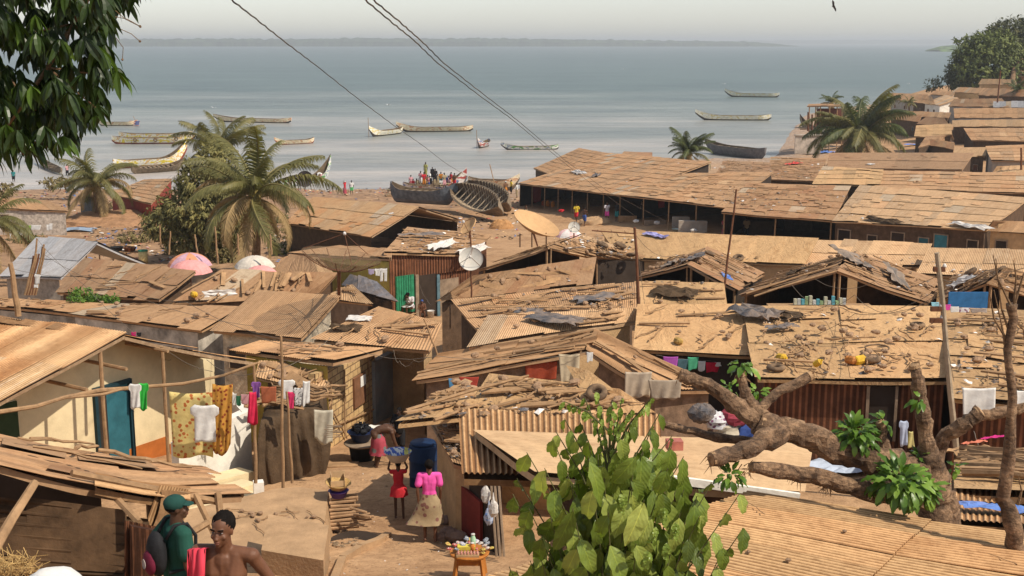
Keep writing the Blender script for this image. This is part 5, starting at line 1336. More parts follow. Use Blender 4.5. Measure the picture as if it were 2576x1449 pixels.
POSES = dict(stand={}, walk=dict(knL=(-.10,.16,.52), anL=(-.11,.18,.10), knR=(.10,.0,.49), anR=(.11,-.25,.13), elL=(-.23,-.14,1.14), wrL=(-.22,-.12,.90), elR=(.23,.08,1.13), wrR=(.2,.26,.98)),
  sit=dict(pelvis=(0,0,.40), waist=(0,.02,.54), chest=(0,.05,.74), neck=(0,.06,.92), head=(0,.10,1.06), shL=(-.18,.05,.87), shR=(.18,.05,.87), elL=(-.23,.12,.62), wrL=(-.12,.34,.60), elR=(.23,.12,.62), wrR=(.12,.34,.60),
     hipL=(-.09,0,.38), hipR=(.09,0,.38), knL=(-.14,.42,.46), knR=(.14,.42,.46), anL=(-.14,.40,.07), anR=(.14,.44,.07)),
  bend=dict(pelvis=(0,-.05,.92), waist=(0,.08,1.02), chest=(0,.28,1.04), neck=(0,.45,.98), head=(0,.56,.90), shL=(-.18,.38,.96), shR=(.18,.38,.96), elL=(-.18,.45,.70), wrL=(-.12,.55,.48), elR=(.18,.45,.70), wrR=(.12,.5,.50),
     hipL=(-.09,-.04,.9), hipR=(.09,-.04,.9), knL=(-.11,.03,.50), knR=(.11,.10,.50)),
  carry=dict(elL=(-.30,.02,1.45), wrL=(-.20,.05,1.70), elR=(.24,.0,1.14), wrR=(.25,.10,.90)),
  akimbo=dict(elR=(.36,-.06,1.16), wrR=(.20,.08,1.02)), armsup=dict(elR=(.34,.16,1.30), wrR=(.28,.36,1.36), elL=(-.26,.14,1.16), wrL=(-.12,.34,1.16)),
  hold=dict(elL=(-.24,.08,1.14), wrL=(-.14,.30,1.10), elR=(.24,.08,1.14), wrR=(.14,.30,1.10)))
NP = [0]
def person(label, loc, rz=PI, pose='stand', h=1.68, skin=None, top=None, bottom=None, skirt=None, cap=None, hair=True, near=0, group=None, joints=None, headturn=None, female=False, beard=False, sleeves=True, fat=1.0, wrap=None):
    NP[0] += 1; skin = skin or SK1
    J = {k: Vector(v) for k, v in {**J0, **POSES[pose], **(joints or {})}.items()}
    th = thing('person', label, 'person', (0,0,0), group)
    seg = 12 if near else 8; vox = {0:.026, 1:.013, 2:.0075}[near]
    b = MB(); f = fat
    side = (J['shR']-J['shL']).normalized(); up = (J['neck']-J['pelvis']).normalized()
    def body(mb, g=0.0, parts='all', arm=1.0, leg=1.0, flare=0):
        if parts in ('all','torso'):
            capsule(mb, J['waist'], J['chest'].lerp(J['neck'],.45), .078*f+g, .088*f+g, seg)
            for s in (-1,1):
                o = side*s
                capsule(mb, J['pelvis']+o*.065*f, J['waist']+o*.05*f, .092*f+g+flare, .082*f+g+flare*.5, seg)
                capsule(mb, J['waist']+o*.05*f, J['chest']+o*.07*f, .080*f+g, .094*f+g, seg)
                capsule(mb, J['chest']+o*.07*f, J['chest'].lerp(J['neck'],.62)+o*.085*f, .094*f+g, .066*f+g, seg)
                s_ = J['shR'] if s > 0 else J['shL']
                capsule(mb, J['neck']+o*.03-up*.03, s_, .045*f+g*.7, .058*f+g, seg)
            if female:
                fw = side.cross(up)*-1
                for s in (-1,1): capsule(mb, J['chest']+side*s*.075+fw*.07, J['chest']+side*s*.078+fw*.085, .05+g, .045+g, seg)
        if parts in ('all','arms','torso_arms','torso') and arm > 0:
            for a, e, w_ in (('shL','elL','wrL'),('shR','elR','wrR')):
                if parts != 'all':
                    capsule(mb, J[a], J[a].lerp(J[e], arm), .055*f+g, .05*f+g*1.6, seg)
                else:
                    capsule(mb, J[a], J[e], .053*f, .039*f, seg); capsule(mb, J[e], J[e].lerp(J[w_],.3), .040*f, .040*f, seg); capsule(mb, J[e].lerp(J[w_],.3), J[w_], .040*f, .026, seg)
        if parts in ('all','legs') and leg > 0:
            for a, k, n_ in (('hipL','knL','anL'),('hipR','knR','anR')):
                if parts == 'legs':
                    capsule(mb, J[a], J[a].lerp(J[k], min(1,leg)), .088*f+g, .066*f+g*1.4, seg)
                    if leg > 1: capsule(mb, J[k], J[k].lerp(J[n_], leg-1), .062*f+g, .052*f+g, seg)
                else:
                    capsule(mb, J[a], J[k], .086*f, .054*f, seg); capsule(mb, J[k], J[k].lerp(J[n_],.35), .052*f, .052*f, seg); capsule(mb, J[k].lerp(J[n_],.35), J[n_], .052*f, .033, seg)
    body(b)
    # neck and head
    capsule(b, J['neck']-up*.05, J['head']-up*.03, .060, .056, seg)
    hf = headturn or 0.0
    fwd = Vector((math.sin(hf), math.cos(hf), 0))
    if pose == 'bend': fwd = Vector((0,.6,-.8))
    hr = Vector((fwd.y, -fwd.x, 0)).normalized(); hu = hr.cross(fwd).normalized(); Hc = J['head']
    ax = (hr, fwd, hu)
    def HP(x, y, z): return Hc+hr*x+fwd*y+hu*z
    sg = 24 if near == 2 else (16 if near else 10)
    b.blob(HP(0,-.015,.025), .074, .094, .092, sg, sg//2, 0, axes=ax)          # skull
    b.blob(HP(0,.030,-.035), .056, .056, .078, sg, sg//2, 0, axes=ax)           # face, jaw
    b.blob(HP(0,.068,-.090), .022, .018, .020, 8, 6, 0, axes=ax)                # chin
    if near:
        b.blob(HP(0,.090,-.018), .010, .012, .026, 8, 6, 0, axes=ax); b.blob(HP(0,.098,-.036), .021, .014, .011, 8, 6, 0, axes=ax)
        for s in (-1,1):
            b.blob(HP(s*.073,-.008,-.008), .008, .018, .030, 8, 6, 0, axes=ax)
            b.blob(HP(s*.031,.076,.022), .023, .013, .008, 8, 6, 0, axes=ax)
            b.blob(HP(s*.042,.060,-.030), .020, .020, .018, 8, 6, 0, axes=ax)
        b.blob(HP(0,.088,-.060), .024, .011, .007, 8, 6, 0, axes=ax); b.blob(HP(0,.086,-.073), .021, .011, .008, 8, 6, 0, axes=ax)
    # hands with fingers
    for w_, e in (('wrL','elL'),('wrR','elR')):
        d = (J[w_]-J[e]).normalized(); s = -1 if w_ == 'wrL' else 1
        fw = Vector((0,1,0)); pn = d.cross(fw)
        if pn.length < .2: pn = d.cross(side)
        pn.normalize(); wd = d.cross(pn).normalized()
        palm = J[w_]+d*.045
        capsule(b, J[w_], palm+d*.03, .024, .028, seg)
        if near:
            for sgn in (-1,1): capsule(b, J[w_]+d*.02+wd*sgn*.01, J[w_]+d*.085+wd*sgn*.022, .016, .013, 8)
            for k in range(4):
                o = (k-1.5)*.020; l = (.062,.075,.070,.055)[k]
                k0 = J[w_]+d*.085+wd*o; k1 = k0+(d-pn*.25*s).normalized()*l*.55; k2 = k1+(d-pn*.9*s).normalized()*l*.5
                capsule(b, k0, k1, .0095, .0085, 6); capsule(b, k1, k2, .0085, .007, 6)
            t0 = J[w_]+d*.035+wd*.026; t1 = t0+(d*.7+wd*.6).normalized()*.035; capsule(b, t0, t1, .011, .010, 6); capsule(b, t1, t1+(d-pn*.3*s).normalized()*.028, .010, .008, 6)
        else: capsule(b, palm+d*.03, palm+d*.075, .022, .014, 6)
    for n_, k in (('anL','knL'),('anR','knR')):
        a = J[n_]; capsule(b, a+Vector((0,-.03,-.045)), a+Vector((0,.13,-.05)), .034, .028, 8); capsule(b, a, a+Vector((0,.02,-.04)), .034, .034, 8)
    fuse(b, 'body', skin, th, vox, 5 if near else 3, .45)
    if hair:
        hb = MB(); k = 1.0 if not female else 1.12
        hb.blob(HP(0,-.024,.038), .081*k, .095*k, .091*k, 16 if near else 8, 12 if near else 6, .03, axes=ax)
        if female: hb.blob(HP(0,-.10,.05), .05,.05,.05, 8, 6, .05, axes=ax)
        hb.build('hair', M_hair, th, smooth=True)
    if near:
        for s in (-1,1):
            eb = MB(); eb.blob(HP(s*.031,.0725,.006), .0135, .011, .0045, 10, 6, 0, axes=ax); e_ = eb.build('eye', simple('eye_white', (.20,.16,.14), .7, .05, 5, 0), th, smooth=True)
            pb = MB(); pb.blob(HP(s*.029,.0800,.006), .0062, .006, .0046, 8, 6, 0, axes=ax); pb.build('pupil', simple('pupil', (.01,.008,.006), .7, .05, 5, 0), e_, smooth=True)
            bb = MB(); bb.beam(HP(s*.012,.090,.026), HP(s*.050,.078,.030), .008, .008); bb.build('eyebrow', M_hair, th)
        lbm = MB(); lbm.blob(HP(0,.0915,-.060), .023, .009, .0055, 10, 6, 0, axes=ax); lbm.blob(HP(0,.0900,-.072), .020, .009, .0065, 10, 6, 0, axes=ax)
        lbm.build('lips', simple('lips', (.17,.065,.045), .5, .15, 9, 0), th, smooth=True)
    gv = max(vox*1.05, .010)
    if top:
        g = MB(); body(g, .020, 'torso', .62 if sleeves else .0, flare=.012); fuse(g, 'shirt', top, th, gv, 3)
    if bottom:
        g = MB()
        for s in (-1,1): capsule(g, J['pelvis']+side*s*.065, J['pelvis']+up*.06+side*s*.06, .115, .105, seg)
        body(g, .030, 'legs', leg=bottom[1]); fuse(g, 'shorts' if bottom[1] < 1.2 else 'trousers', bottom[0], th, gv, 3)
    if skirt:
        mt, ln, sw_, hem = skirt; g = MB(); rows = 9; sg2 = 36; vs = []; fs = []; P0 = J['pelvis']+up*.10; kn = (J['knL']+J['knR'])/2; an = (J['anL']+J['anR'])/2
        for i in range(rows):
            u = i/(rows-1); z = u*ln
            c = P0.lerp(kn, min(1,z)) if z < 1 else kn.lerp(an, z-1)
            for k_ in range(sg2):
                a = 2*PI*k_/sg2; r = .135+.06*sm(u*3)+(hem-.19)*u
                r *= 1+.07*u*math.sin(a*7+u*2)+.04*u*math.sin(a*4)
                off = Vector((math.cos(a)*r*1.05, math.sin(a)*r*.85, 0))+Vector((sw_*u*u*max(0,-math.cos(a)),0,.05*u*abs(sw_)))
                vs.append(c+off)
        for i in range(rows-1):
            for k_ in range(sg2): fs.append((i*sg2+k_, (i+1)*sg2+k_, (i+1)*sg2+(k_+1)%sg2, i*sg2+(k_+1)%sg2))
        g.add(vs, fs); g.build('skirt', mt, th, smooth=True)
    if wrap:
        g = MB(); g.blob(HP(0,-.02,.045), .092, .108, .085, 10, 7, .05, axes=ax); g.build('head_wrap', wrap, th, smooth=True)
    if cap:
        g = MB(); g.blob(HP(0,-.02,.048), .088, .104, .082, 18, 10, 0, axes=ax)
        g.build('cap', cap, th, smooth=True)
        g = MB(); vs = []
        for k_ in range(9):
            a = -1.0+2.0*k_/8; vs += [HP(math.sin(a)*.082, math.cos(a)*.088-.01,.050), HP(math.sin(a)*.078, .03+math.cos(a)*.125,.030)]
        fs = [(2*k_,2*k_+1,2*k_+3,2*k_+2) for k_ in range(8)]; g.add(vs, fs); g.add([v-hu*.006 for v in vs], [tuple(reversed(f_)) for f_ in fs]); g.build('cap_peak', cap, th, smooth=True)
    s = h/1.70
    place(th, loc, rz, s)
    th['J'] = 0; del th['J']
    return th, ax, J
def PW(th, p):   # local to world of a placed person
    return Matrix.Translation(th.location)@Matrix.Rotation(th.rotation_euler.z,4,'Z')@Matrix.Scale(th.scale[0],4)@Vector(p)
c_white = cloth('white', (.66,.65,.62)); c_pink = cloth('hot_pink', (.78,.10,.38)); c_red = cloth('red', (.50,.03,.04)); c_yel = cloth('yellow', (.70,.52,.05)); c_blu = cloth('blue', (.05,.09,.28))
c_green = cloth('bottle_green', (.02,.075,.055)); c_kh = cloth('khaki', (.32,.25,.15)); c_blk = cloth('black', (.02,.02,.022)); c_lpink = cloth('pale_pink', (.60,.32,.34)); c_lg = cloth('leaf_green', (.10,.42,.14)); c_olive = cloth('olive_yellow', (.36,.36,.12))
c_print = cloth('print_skirt', (.36,.27,.16), (.21,.10,.08), 8); c_rp = cloth('red_print', (.34,.06,.08), (.13,.14,.13), 6); c_wp = cloth('white_print', (.62,.60,.60), (.20,.08,.14), 14); c_teal = cloth('teal', (.03,.20,.20)); c_purple = cloth('purple', (.20,.08,.28)); c_brown = cloth('brown', (.17,.09,.05)); c_org = cloth('orange_print', (.50,.20,.03), (.22,.05,.03), 9)
# woman and child in the alley
pg = G(1082,1362,0)
person('woman in a bright pink top and patterned skirt walking away up the alley', pg, .05, 'walk', 1.64, SK2, fat=.84, top=c_pink, skirt=(c_print, 1.32, -.22, .25), near=1, female=True, joints=dict(knL=(-.10,.10,.51), anL=(-.10,.03,.09), knR=(.10,.06,.50), anR=(.11,-.02,.08), elR=(.22,-.04,1.13), wrR=(.21,.05,.88), elL=(-.24,-.06,1.13), wrL=(-.22,-.02,.88)))
g0 = G(1004,1308,0)
kid, kax, KJ = person('child in a red dress walking away with a basin on the head', g0, .1, 'carry', 1.30, SK1, fat=.8, top=c_red, skirt=(c_red, .62, 0, .23), near=1, joints=dict(head=(0,.015,1.60), knL=(-.09,.10,.51), anL=(-.09,.03,.09), elL=(-.27,.02,1.48), wrL=(-.21,.03,1.74), wrR=(.13,.1,1.75), elR=(.25,.04,1.50)), sleeves=False)
def lathe_thing(name, label, cat, parts, loc, rz=0, s=1.0, rx=0, ry=0, group=None, jit=0):
    """parts: (part name, profile, material)"""
    if len(parts) == 1:
        mb = MB(); mb.lathe(parts[0][1], 28); o = mb.build(name, parts[0][2], base=(0,0,0), smooth=True); tag(o, label, cat, group)
    else:
        o = thing(name, label, cat, (0,0,0), group)
        for nm, pr, mt in parts:
            mb = MB(); mb.lathe(pr, 28); mb.build(nm, mt, o, smooth=True)
    place(o, loc, rz, s, rx, ry); return o
BAS = lambda r, h: [(.02,0),(r*.62,0),(r*.70,h*.15),(r*.92,h*.9),(r,h),(r*1.03,h),(r*1.03,h*1.03),(r*.98,h*1.03),(r*.88,h*.88),(r*.62,.02),(.02,.02)]
B_multi = boat_mat('basin_blue_yellow', (.60,.55,.12), (.06,.12,.42), (.62,.64,.62), 9)
m = B_multi; nd = [n for n in m.node_tree.nodes if n.type == 'MAPPING'][0]; nd.inputs['Scale'].default_value = (6,6,6)
c0 = PW(kid, (0,.0,1.71)); lathe_thing('basin', 'blue and yellow patterned basin carried on the child\'s head', 'basin', [('outside', [(.02,0),(.17,0),(.185,.02),(.29,.20)], simple('basin_outside', (.50,.42,.33), .5, .2, 6, .002)), ('inside', [(.29,.20),(.30,.21),(.285,.205),(.17,.03),(.02,.03)], B_multi)], c0, .4, .98)
person('woman in a red wrap bending over by the black basins in the alley', G(948,1178,0), -1.35, 'bend', 1.66, SK1, skirt=(c_rp, 1.25, -.05, .26), near=1, female=True)
pb_, _, _ = person('person in dark clothes standing in the shade by the blue barrel', G(1006,1155,0), 2.6, 'hold', 1.35, SK3, top=c_blk, bottom=(c_blk, .9), near=1)
person('seated woman in a white patterned skirt beside the green ribbed panel', G(1035,792,.15), PI-.8, 'sit', 1.62, SK1, top=c_wp, skirt=(c_white, .8, 0, .22), near=1, female=True, joints=dict(chest=(0,.12,.72), neck=(0,.18,.88), head=(0,.24,1.0), elR=(.20,.25,.66), wrR=(.05,.30,.86)))
person('child with a blue head band sitting in front of the dark doorway', G(1062,800,.1), PI+.1, 'sit', 1.25, SK2, near=1, wrap=c_blu)
# ---- the two men in the foreground
m1g = Vector((W(567,1449,8.4).x, 8.4, 0)); hz_ = W(565,1329,8.4).z
MAN1, ax1, J1 = person('shirtless young man with a red cloth over his shoulder looking at the viewer', Vector((m1g.x, 8.4, hz_-1.585*1.02)), PI-.12, 'stand', 1.73, SK2, bottom=(cloth('dark_trousers', (.05,.05,.07)), 1.9), near=2, hair=False,
   joints=dict(shL=(-.195,-.02,1.385), shR=(.195,-.01,1.40), elL=(-.31,-.10,1.16), wrL=(-.30,.02,.93), elR=(.25,-.02,1.12), wrR=(.22,.08,.90), head=(0,.02,1.585)), headturn=.12)
hb = MB(); Hc = J1['head']
ax = ax1; HPm = lambda x,y,z: Hc+ax[0]*x+ax[1]*y+ax[2]*z
hb.blob(HPm(0,-.030,.042), .0800,.093,.092, 30, 18, .045, axes=ax); hb.build('hair', M_hair, MAN1, smooth=True)
for s in (-1,1):   # chest and shoulder muscle read through a separate smooth pass is avoided: they are part of the body already
    pass
# red cloth over his right shoulder (left in the picture)
def drape(name, label, cat, pts_rows, mat, thick=.006, group=None, parent=None):
    """cloth through rows of points (top to bottom), smoothed with folds"""
    mb = MB(); R_ = len(pts_rows); C_ = len(pts_rows[0]); vs = [Vector(p) for r_ in pts_rows for p in r_]
    n_ = len(vs); fs = [(i*C_+k, i*C_+k+1, (i+1)*C_+k+1, (i+1)*C_+k) for i in range(R_-1) for k in range(C_-1)]
    uv = [[(k/(C_-1), 1-i/(R_-1)), ((k+1)/(C_-1), 1-i/(R_-1)), ((k+1)/(C_-1), 1-(i+1)/(R_-1)), (k/(C_-1), 1-(i+1)/(R_-1))] for i in range(R_-1) for k in range(C_-1)]
    mb.add(vs, fs, uv); o = mb.build(name, mat, parent, smooth=True)
    md = o.modifiers.new('solid', 'SOLIDIFY'); md.thickness = thick
    return tag(o, label, cat, group) if label else o
m, t = newmat('red_white_print'); co = t.coord('UV'); v = t.n.new('ShaderNodeTexVoronoi'); v.inputs['Scale'].default_value = 5; t.link(co, v.inputs['Vector'])
n = t.noise(3, 3, .5, co); sp_ = t.n.new('ShaderNodeSeparateXYZ'); t.link(co, sp_.inputs[0])
k = t.math('MULTIPLY', t.ramp(v.outputs['Distance'], [(.22,(1,1,1)),(.28,(0,0,0))]), t.ramp(t.math('ADD', sp_.outputs[1], t.math('MULTIPLY', n, .3)), [(.45,(1,1,1)),(.6,(0,0,0))]))
t.link(t.mix((.62,.04,.07), (.75,.62,.60), k), t.bsdf.inputs['Base Color']); t.bsdf.inputs['Roughness'].default_value = .9; c_rw = m
rows = []
for i in range(18):
    u = i/17; r_ = []
    for q in range(13):
        v_ = q/12; x = -.245+.15*v_+.012*math.sin(v_*22+u*4); 
        z = 1.475-.02*(1-v_)-u*.52; y = .085+.035*math.sin(u*2.2)+.015*math.sin(v_*16+u*5)+.04*v_
        if i < 4: y = -.10+.06*i+.03*v_; z = 1.40+.075*math.sin(PI/2*(i/3.5))-.03*(1-v_)
        r_.append(PW(MAN1, (-x*1.0, y, z)))
    rows.append(r_)
drape('cloth', 'red cloth with white print hanging over the shirtless man\'s shoulder', 'cloth', rows, c_rw)
m2y = 11.2; p2 = W(462,1280,m2y); 
MAN2, ax2, J2 = person('man with green shirt and dark green cap seen from behind with a backpack', Vector((W(448,1400,m2y).x, m2y, p2.z-1.60*1.03)), -.95, 'stand', skin=SK1, top=c_green, bottom=(cloth('dark_red_trousers', (.10,.03,.035)), 1.9), h=1.76, cap=cloth('cap_green', (.018,.06,.05)), near=2,
   joints=dict(elL=(-.36,-.12,1.14), wrL=(-.21,-.08,.98), elR=(.24,.0,1.12), wrR=(.26,.10,.88)), headturn=.25)
bp = thing('backpack', 'dark backpack with maroon panel on the back of the man in green', 'backpack', (0,0,0))
mb = MB(); mb.blob((0,-.20,1.20), .15,.085,.215, 20, 12, .03); mb.build('bag', simple('bag_black', (.02,.02,.022), .8, .3, 5, .006), bp, smooth=True)
mb = MB(); mb.blob((0,-.27,1.13), .115,.05,.12, 18, 10, .02); mb.build('pocket', simple('bag_maroon', (.13,.015,.035), .8, .2, 5, .004), bp, smooth=True)
mb = MB(); mb.lathe([(.0,.0),(.045,.0),(.048,.006)], 18, (0,-.322,1.13), axes=(Vector((1,0,0)),Vector((0,0,1)),Vector((0,-1,0)))); mb.build('badge', simple('badge', (.35,.30,.28), .7, .3, 20, 0), bp)
for s in (-1,1):
    mb = MB(); pts = [(s*.10,-.14,1.36),(s*.115,-.06,1.475),(s*.115,.06,1.47),(s*.12,.135,1.34),(s*.14,.12,1.18),(s*.15,.0,1.05),(s*.13,-.14,1.04)]
    mb.tube(pts, .017, 8); mb.build('strap', MATS['bag_black'], bp, smooth=True)
place(bp, MAN2.location, MAN2.rotation_euler.z, MAN2.scale[0])
# ---- people by the water and in the market street
def pers(px, py, label, **k):
    z = k.pop('z', 0); Yo = k.pop('Y', None)
    g = G(px, py, z) if Yo is None else W(px, py, Yo)
    return person(label, g, **k)
P_far = [
 (731,473,'man in black shirt and pale trousers standing by the black satellite dish', dict(rz=.3, top=c_blk, bottom=(c_kh,1.8))),
 (868,491,'woman in a long red dress with white bundle on her head on the shore', dict(rz=1.2, top=c_red, skirt=(c_rp,1.7,0,.24), wrap=c_white, pose='carry', joints=dict(wrR=(.1,.05,1.76), elR=(.27,.02,1.5)))),
 (885,490,'man in a white vest and bright green shorts on the shore', dict(rz=PI, top=c_white, bottom=(c_lg,.85), skin=SK3)),
 (35,460,'figure in dark clothes wading at the far left of the water', dict(rz=PI, top=c_teal, bottom=(c_blk,.9), skin=SK3)),
 (170,444,'man in a pink shirt standing beside the small unpainted boat', dict(rz=.6, top=c_lpink, bottom=(c_blk,1.7), pose='walk')),
 (1450,559,'man in a yellow top and red shorts walking in the market street', dict(rz=2.7, top=c_yel, bottom=(c_red,.8), pose='walk')),
 (1470,570,'bare chested man in blue shorts walking behind the yellow shirted man', dict(rz=-.6, bottom=(c_blu,.85), pose='walk')),
 (1527,557,'man in a white patterned shirt and pink shorts in the market street', dict(rz=PI, top=c_wp, bottom=(c_pink,.85), pose='walk')),
 (1552,557,'person in dark print clothes under the market eave', dict(rz=2.4, top=c_blk, bottom=(c_teal,1.0), skin=SK3)),
 (1608,548,'person in black and white standing between the market posts', dict(rz=PI, top=c_wp, bottom=(c_blk,1.5), skin=SK3)),
 (1300,497,'person in a white shirt standing at the corner of the first stall', dict(rz=1.4, top=c_white, bottom=(c_kh,1.6))),
 (1272,492,'woman with a white head wrap beside the tan boat', dict(rz=.4, top=c_brown, skirt=(c_org,1.4,0,.24), wrap=c_white)),
 (1286,488,'man in a yellow shirt by the tan boat', dict(rz=2.0, top=c_yel, bottom=(c_blk,1.5))),
 (1823,603,'woman in a red print dress in front of the ragged stall', dict(rz=PI, top=c_rp, skirt=(c_rp,1.5,0,.25), female=True)),
 (1877,604,'person in a grey shirt under the ragged stall roof', dict(rz=PI, top=c_kh, bottom=(c_blk,1.4), skin=SK3)),
 (2560,655,'woman in white sitting in the last stall at the right edge', dict(rz=PI, top=c_white, skirt=(c_white,.8,0,.25), pose='sit')),
 (2070,345,'person in a white shirt under the sea side shed', dict(rz=PI, top=c_white, bottom=(c_blk,1.4), Y=198)),
 (1095,462,'person in black at the stern of the crowded boat', dict(rz=PI, top=c_blk, bottom=(c_blk,1.2), z=1.2)),
 (1071,446,'man in a lime shirt standing tallest on the crowded boat', dict(rz=2.6, top=c_olive, bottom=(c_olive,1.6), z=1.9)),
 (1088,452,'boy in black standing next to the tallest man on the boat', dict(rz=PI, top=c_blk, bottom=(c_blk,1.2), z=1.7, skin=SK3, h=1.4)),
 (1034,476,'woman in pink print beside the crowded boat', dict(rz=PI, top=c_lpink, skirt=(c_rp,1.4,0,.24), z=0)),
 (1040,480,'girl in a bright red dress at the side of the crowded boat', dict(rz=2.6, top=c_red, skirt=(c_red,1.0,0,.25), z=0, h=1.4)),
 (1057,478,'man in brown with a white cap leaning on the crowded boat', dict(rz=-1.0, top=c_brown, bottom=(c_kh,1.6), cap=c_white, z=0)),
 (1081,478,'woman in pink top and blue shorts hauling at the boat', dict(rz=1.0, top=c_lpink, bottom=(c_blu,.9), z=0, pose='hold')),
 (1101,474,'man in khaki in the middle of the crowded boat', dict(rz=PI, top=c_kh, bottom=(c_kh,1.4), z=.3)),
 (1111,474,'person with white bundle sitting in the crowded boat', dict(rz=PI, top=c_white, bottom=(c_kh,1.2), z=.5, pose='sit')),
 (1122,466,'person in dark blue sitting on the rail of the crowded boat', dict(rz=PI, top=c_blu, bottom=(c_blk,1.2), z=.8, pose='sit')),
 (1132,472,'person in pink sitting near the bow of the crowded boat', dict(rz=2.4, top=c_lpink, bottom=(c_kh,1.2), z=.6, pose='sit')),
 (1143,474,'child in red sitting at the bow of the crowded boat', dict(rz=2.4, top=c_red, bottom=(c_kh,1.2), z=.6, pose='sit', h=1.3)),
 (985,487,'person in brown sitting in the low canoe', dict(rz=1.4, top=c_brown, bottom=(c_kh,1.0), z=.3, pose='sit')),
 (993,487,'person with bare shoulders sitting in the low canoe', dict(rz=1.6, bottom=(c_brown,1.0), z=.3, pose='sit')),
 (1325,538,'bare chested boy crouching by the wheelbarrow on the beach street', dict(rz=1.4, bottom=(c_kh,1.0), pose='sit', h=1.4)),
 (808,456,'man in white leaning on the painted raised bow', dict(rz=1.6, top=c_white, bottom=(c_lpink,1.4), z=.7, pose='bend')),
]
for i, (px, py, lb_, k) in enumerate(P_far):
    if 1020 < px < 1150: k['z'] = k.get('z',0)+.55
    pers(px, py, lb_, **k)
cl_ = [c_kh, c_lpink, c_red, c_brown, c_white, c_blk, c_teal, c_org]
for i in range(12):
    x = 1050+i*8.5; pers(x, 474-(i*7)%11, 'one of the crowd packed on and around the beached boat', z=.9+.3*(i%3), rz=PI+(i%5-2)*.5, top=cl_[i%8], bottom=(cl_[(i*3+1)%8],1.3), skin=SK3, pose='sit' if i%3 == 0 else 'hold', group='crowd at the beached boat')
# ---------------------------------------------------------------- things on roofs, ropes and ground
from mathutils.geometry import intersect_ray_tri
def onroof(px, py, lift=.09, only=None):
    d = ray(px, py); o = Vector((0,0,CAMZ)); best = None
    if only:
        cand = []
        for hn, lb_, (a,b,c,e) in PANELS:
            if only in lb_:
                n = (b-a).cross(e-a)
                if n.length < 1e-6: n = (c-b).cross(e-b)
                n.normalize(); n = n if n.z > 0 else -n
                h_ = o+d*((a-o).dot(n)/d.dot(n)); cand.append(((h_-(a+b+c+e)/4).length, h_+n*lift, n))
        cand.sort(key=lambda q: q[0]); return cand[0][1], cand[0][2]
    for hn, lb_, (a,b,c,e) in PANELS:
        if only and only not in lb_: continue
        for tri in ((a,b,c),(a,c,e)):
            h_ = intersect_ray_tri(*tri, d, o, True)
            if h_ is not None and (h_-o).dot(d) > 0:
                q = (h_-o).length
                if best is None or q < best[0]:
                    n = (tri[1]-tri[0]).cross(tri[2]-tri[0]).normalized()
                    if n.z < 0: n = -n
                    best = (q, h_+n*lift, n)
    if best is None: return G(px, py, lift), Vector((0,0,1))
    return best[1], best[2]
def rot_to(n, rz): return (n.to_track_quat('Z','Y').to_matrix()@Matrix.Rotation(rz,3,'Z')).to_euler()
# tyres
def mk_tyre(Rr=.27, r=.085):
    th = thing('tyre', 'x', 'tyre', (0,0,0)); mb = MB(); torus(mb, Vector((0,0,r*.8)), Rr-r, r, Vector((0,0,1)), 22, 9, flat=1.0); mb.build('tread', M_tyre, th, smooth=True)
    mb = MB(); torus(mb, Vector((0,0,r*.8)), Rr-r*1.75, r*.3, Vector((0,0,1)), 22, 6); mb.build('bead', M_tyre, th, smooth=True); return th
TY = mk_tyre(); first = True
tl = [(1513,622,'leftmost of the upper pair of tyres above the centre shelter'),(1558,624,'wide tyre right of the leftmost one above the centre shelter'),(1517,645,'tyre lying behind the grey sheet on the centre shelter'),(1536,659,'lowest tyre in the cluster on the centre shelter'),(1590,648,'tyre just left of the thin rusty pole'),
 (1858,655,'tyre leaning on the plastic draped shelter right of the slanting mast'),(1783,644,'small tyre near the ridge of the plastic draped shelter'),(483,722,'tyre among the long poles on the brown roofs at the left'),(536,683,'tyre on the ridge below the pink umbrella'),
 (2308,830,'upright looking tyre alone on the stone strewn tarpaulin roof'),(2305,680,'tyre near the right slope of the large gabled shelter'),(1952,938,'tyre at the left front corner of the stone strewn roof'),(2447,692,'tyre on the blue walled shelter beside the utility pole'),(2530,690,'tyre on the ridge of the blue walled shelter'),(1502,1000,'dark tyre behind the sapling top'),(2193,917,'small wheel on the stone strewn roof'),(2035,702,'half hidden tyre on the left slope of the large gabled shelter'),(560,760,'flat dark tyre at the lower edge of the pole laden roof')]
for i, (x,y,lb_) in enumerate(tl):
    p, n = onroof(x, y); o = TY if i == 0 else dup(TY)
    o['label'] = lb_; o['group'] = 'old tyres weighing down the roofs'; s = (1.0 if p.y > 35 else .8)*R.uniform(.9,1.15)
    if '1952' in str(x): s = .9
    o.location = p; o.rotation_euler = rot_to(n, R.uniform(0,6)); o.scale = (s,s,s*R.uniform(.8,1.1))
mb = MB(); p,n = onroof(2206,886); torus(mb, Vector((0,0,.03)), .30,.022, Vector((0,0,1)), 24, 6); o = mb.build('hoop', M_tyre, base=(0,0,0)); tag(o, 'thin rusty hoop lying in the middle of the stone strewn roof', 'hoop'); o.location = p; o.rotation_euler = rot_to(n,0)
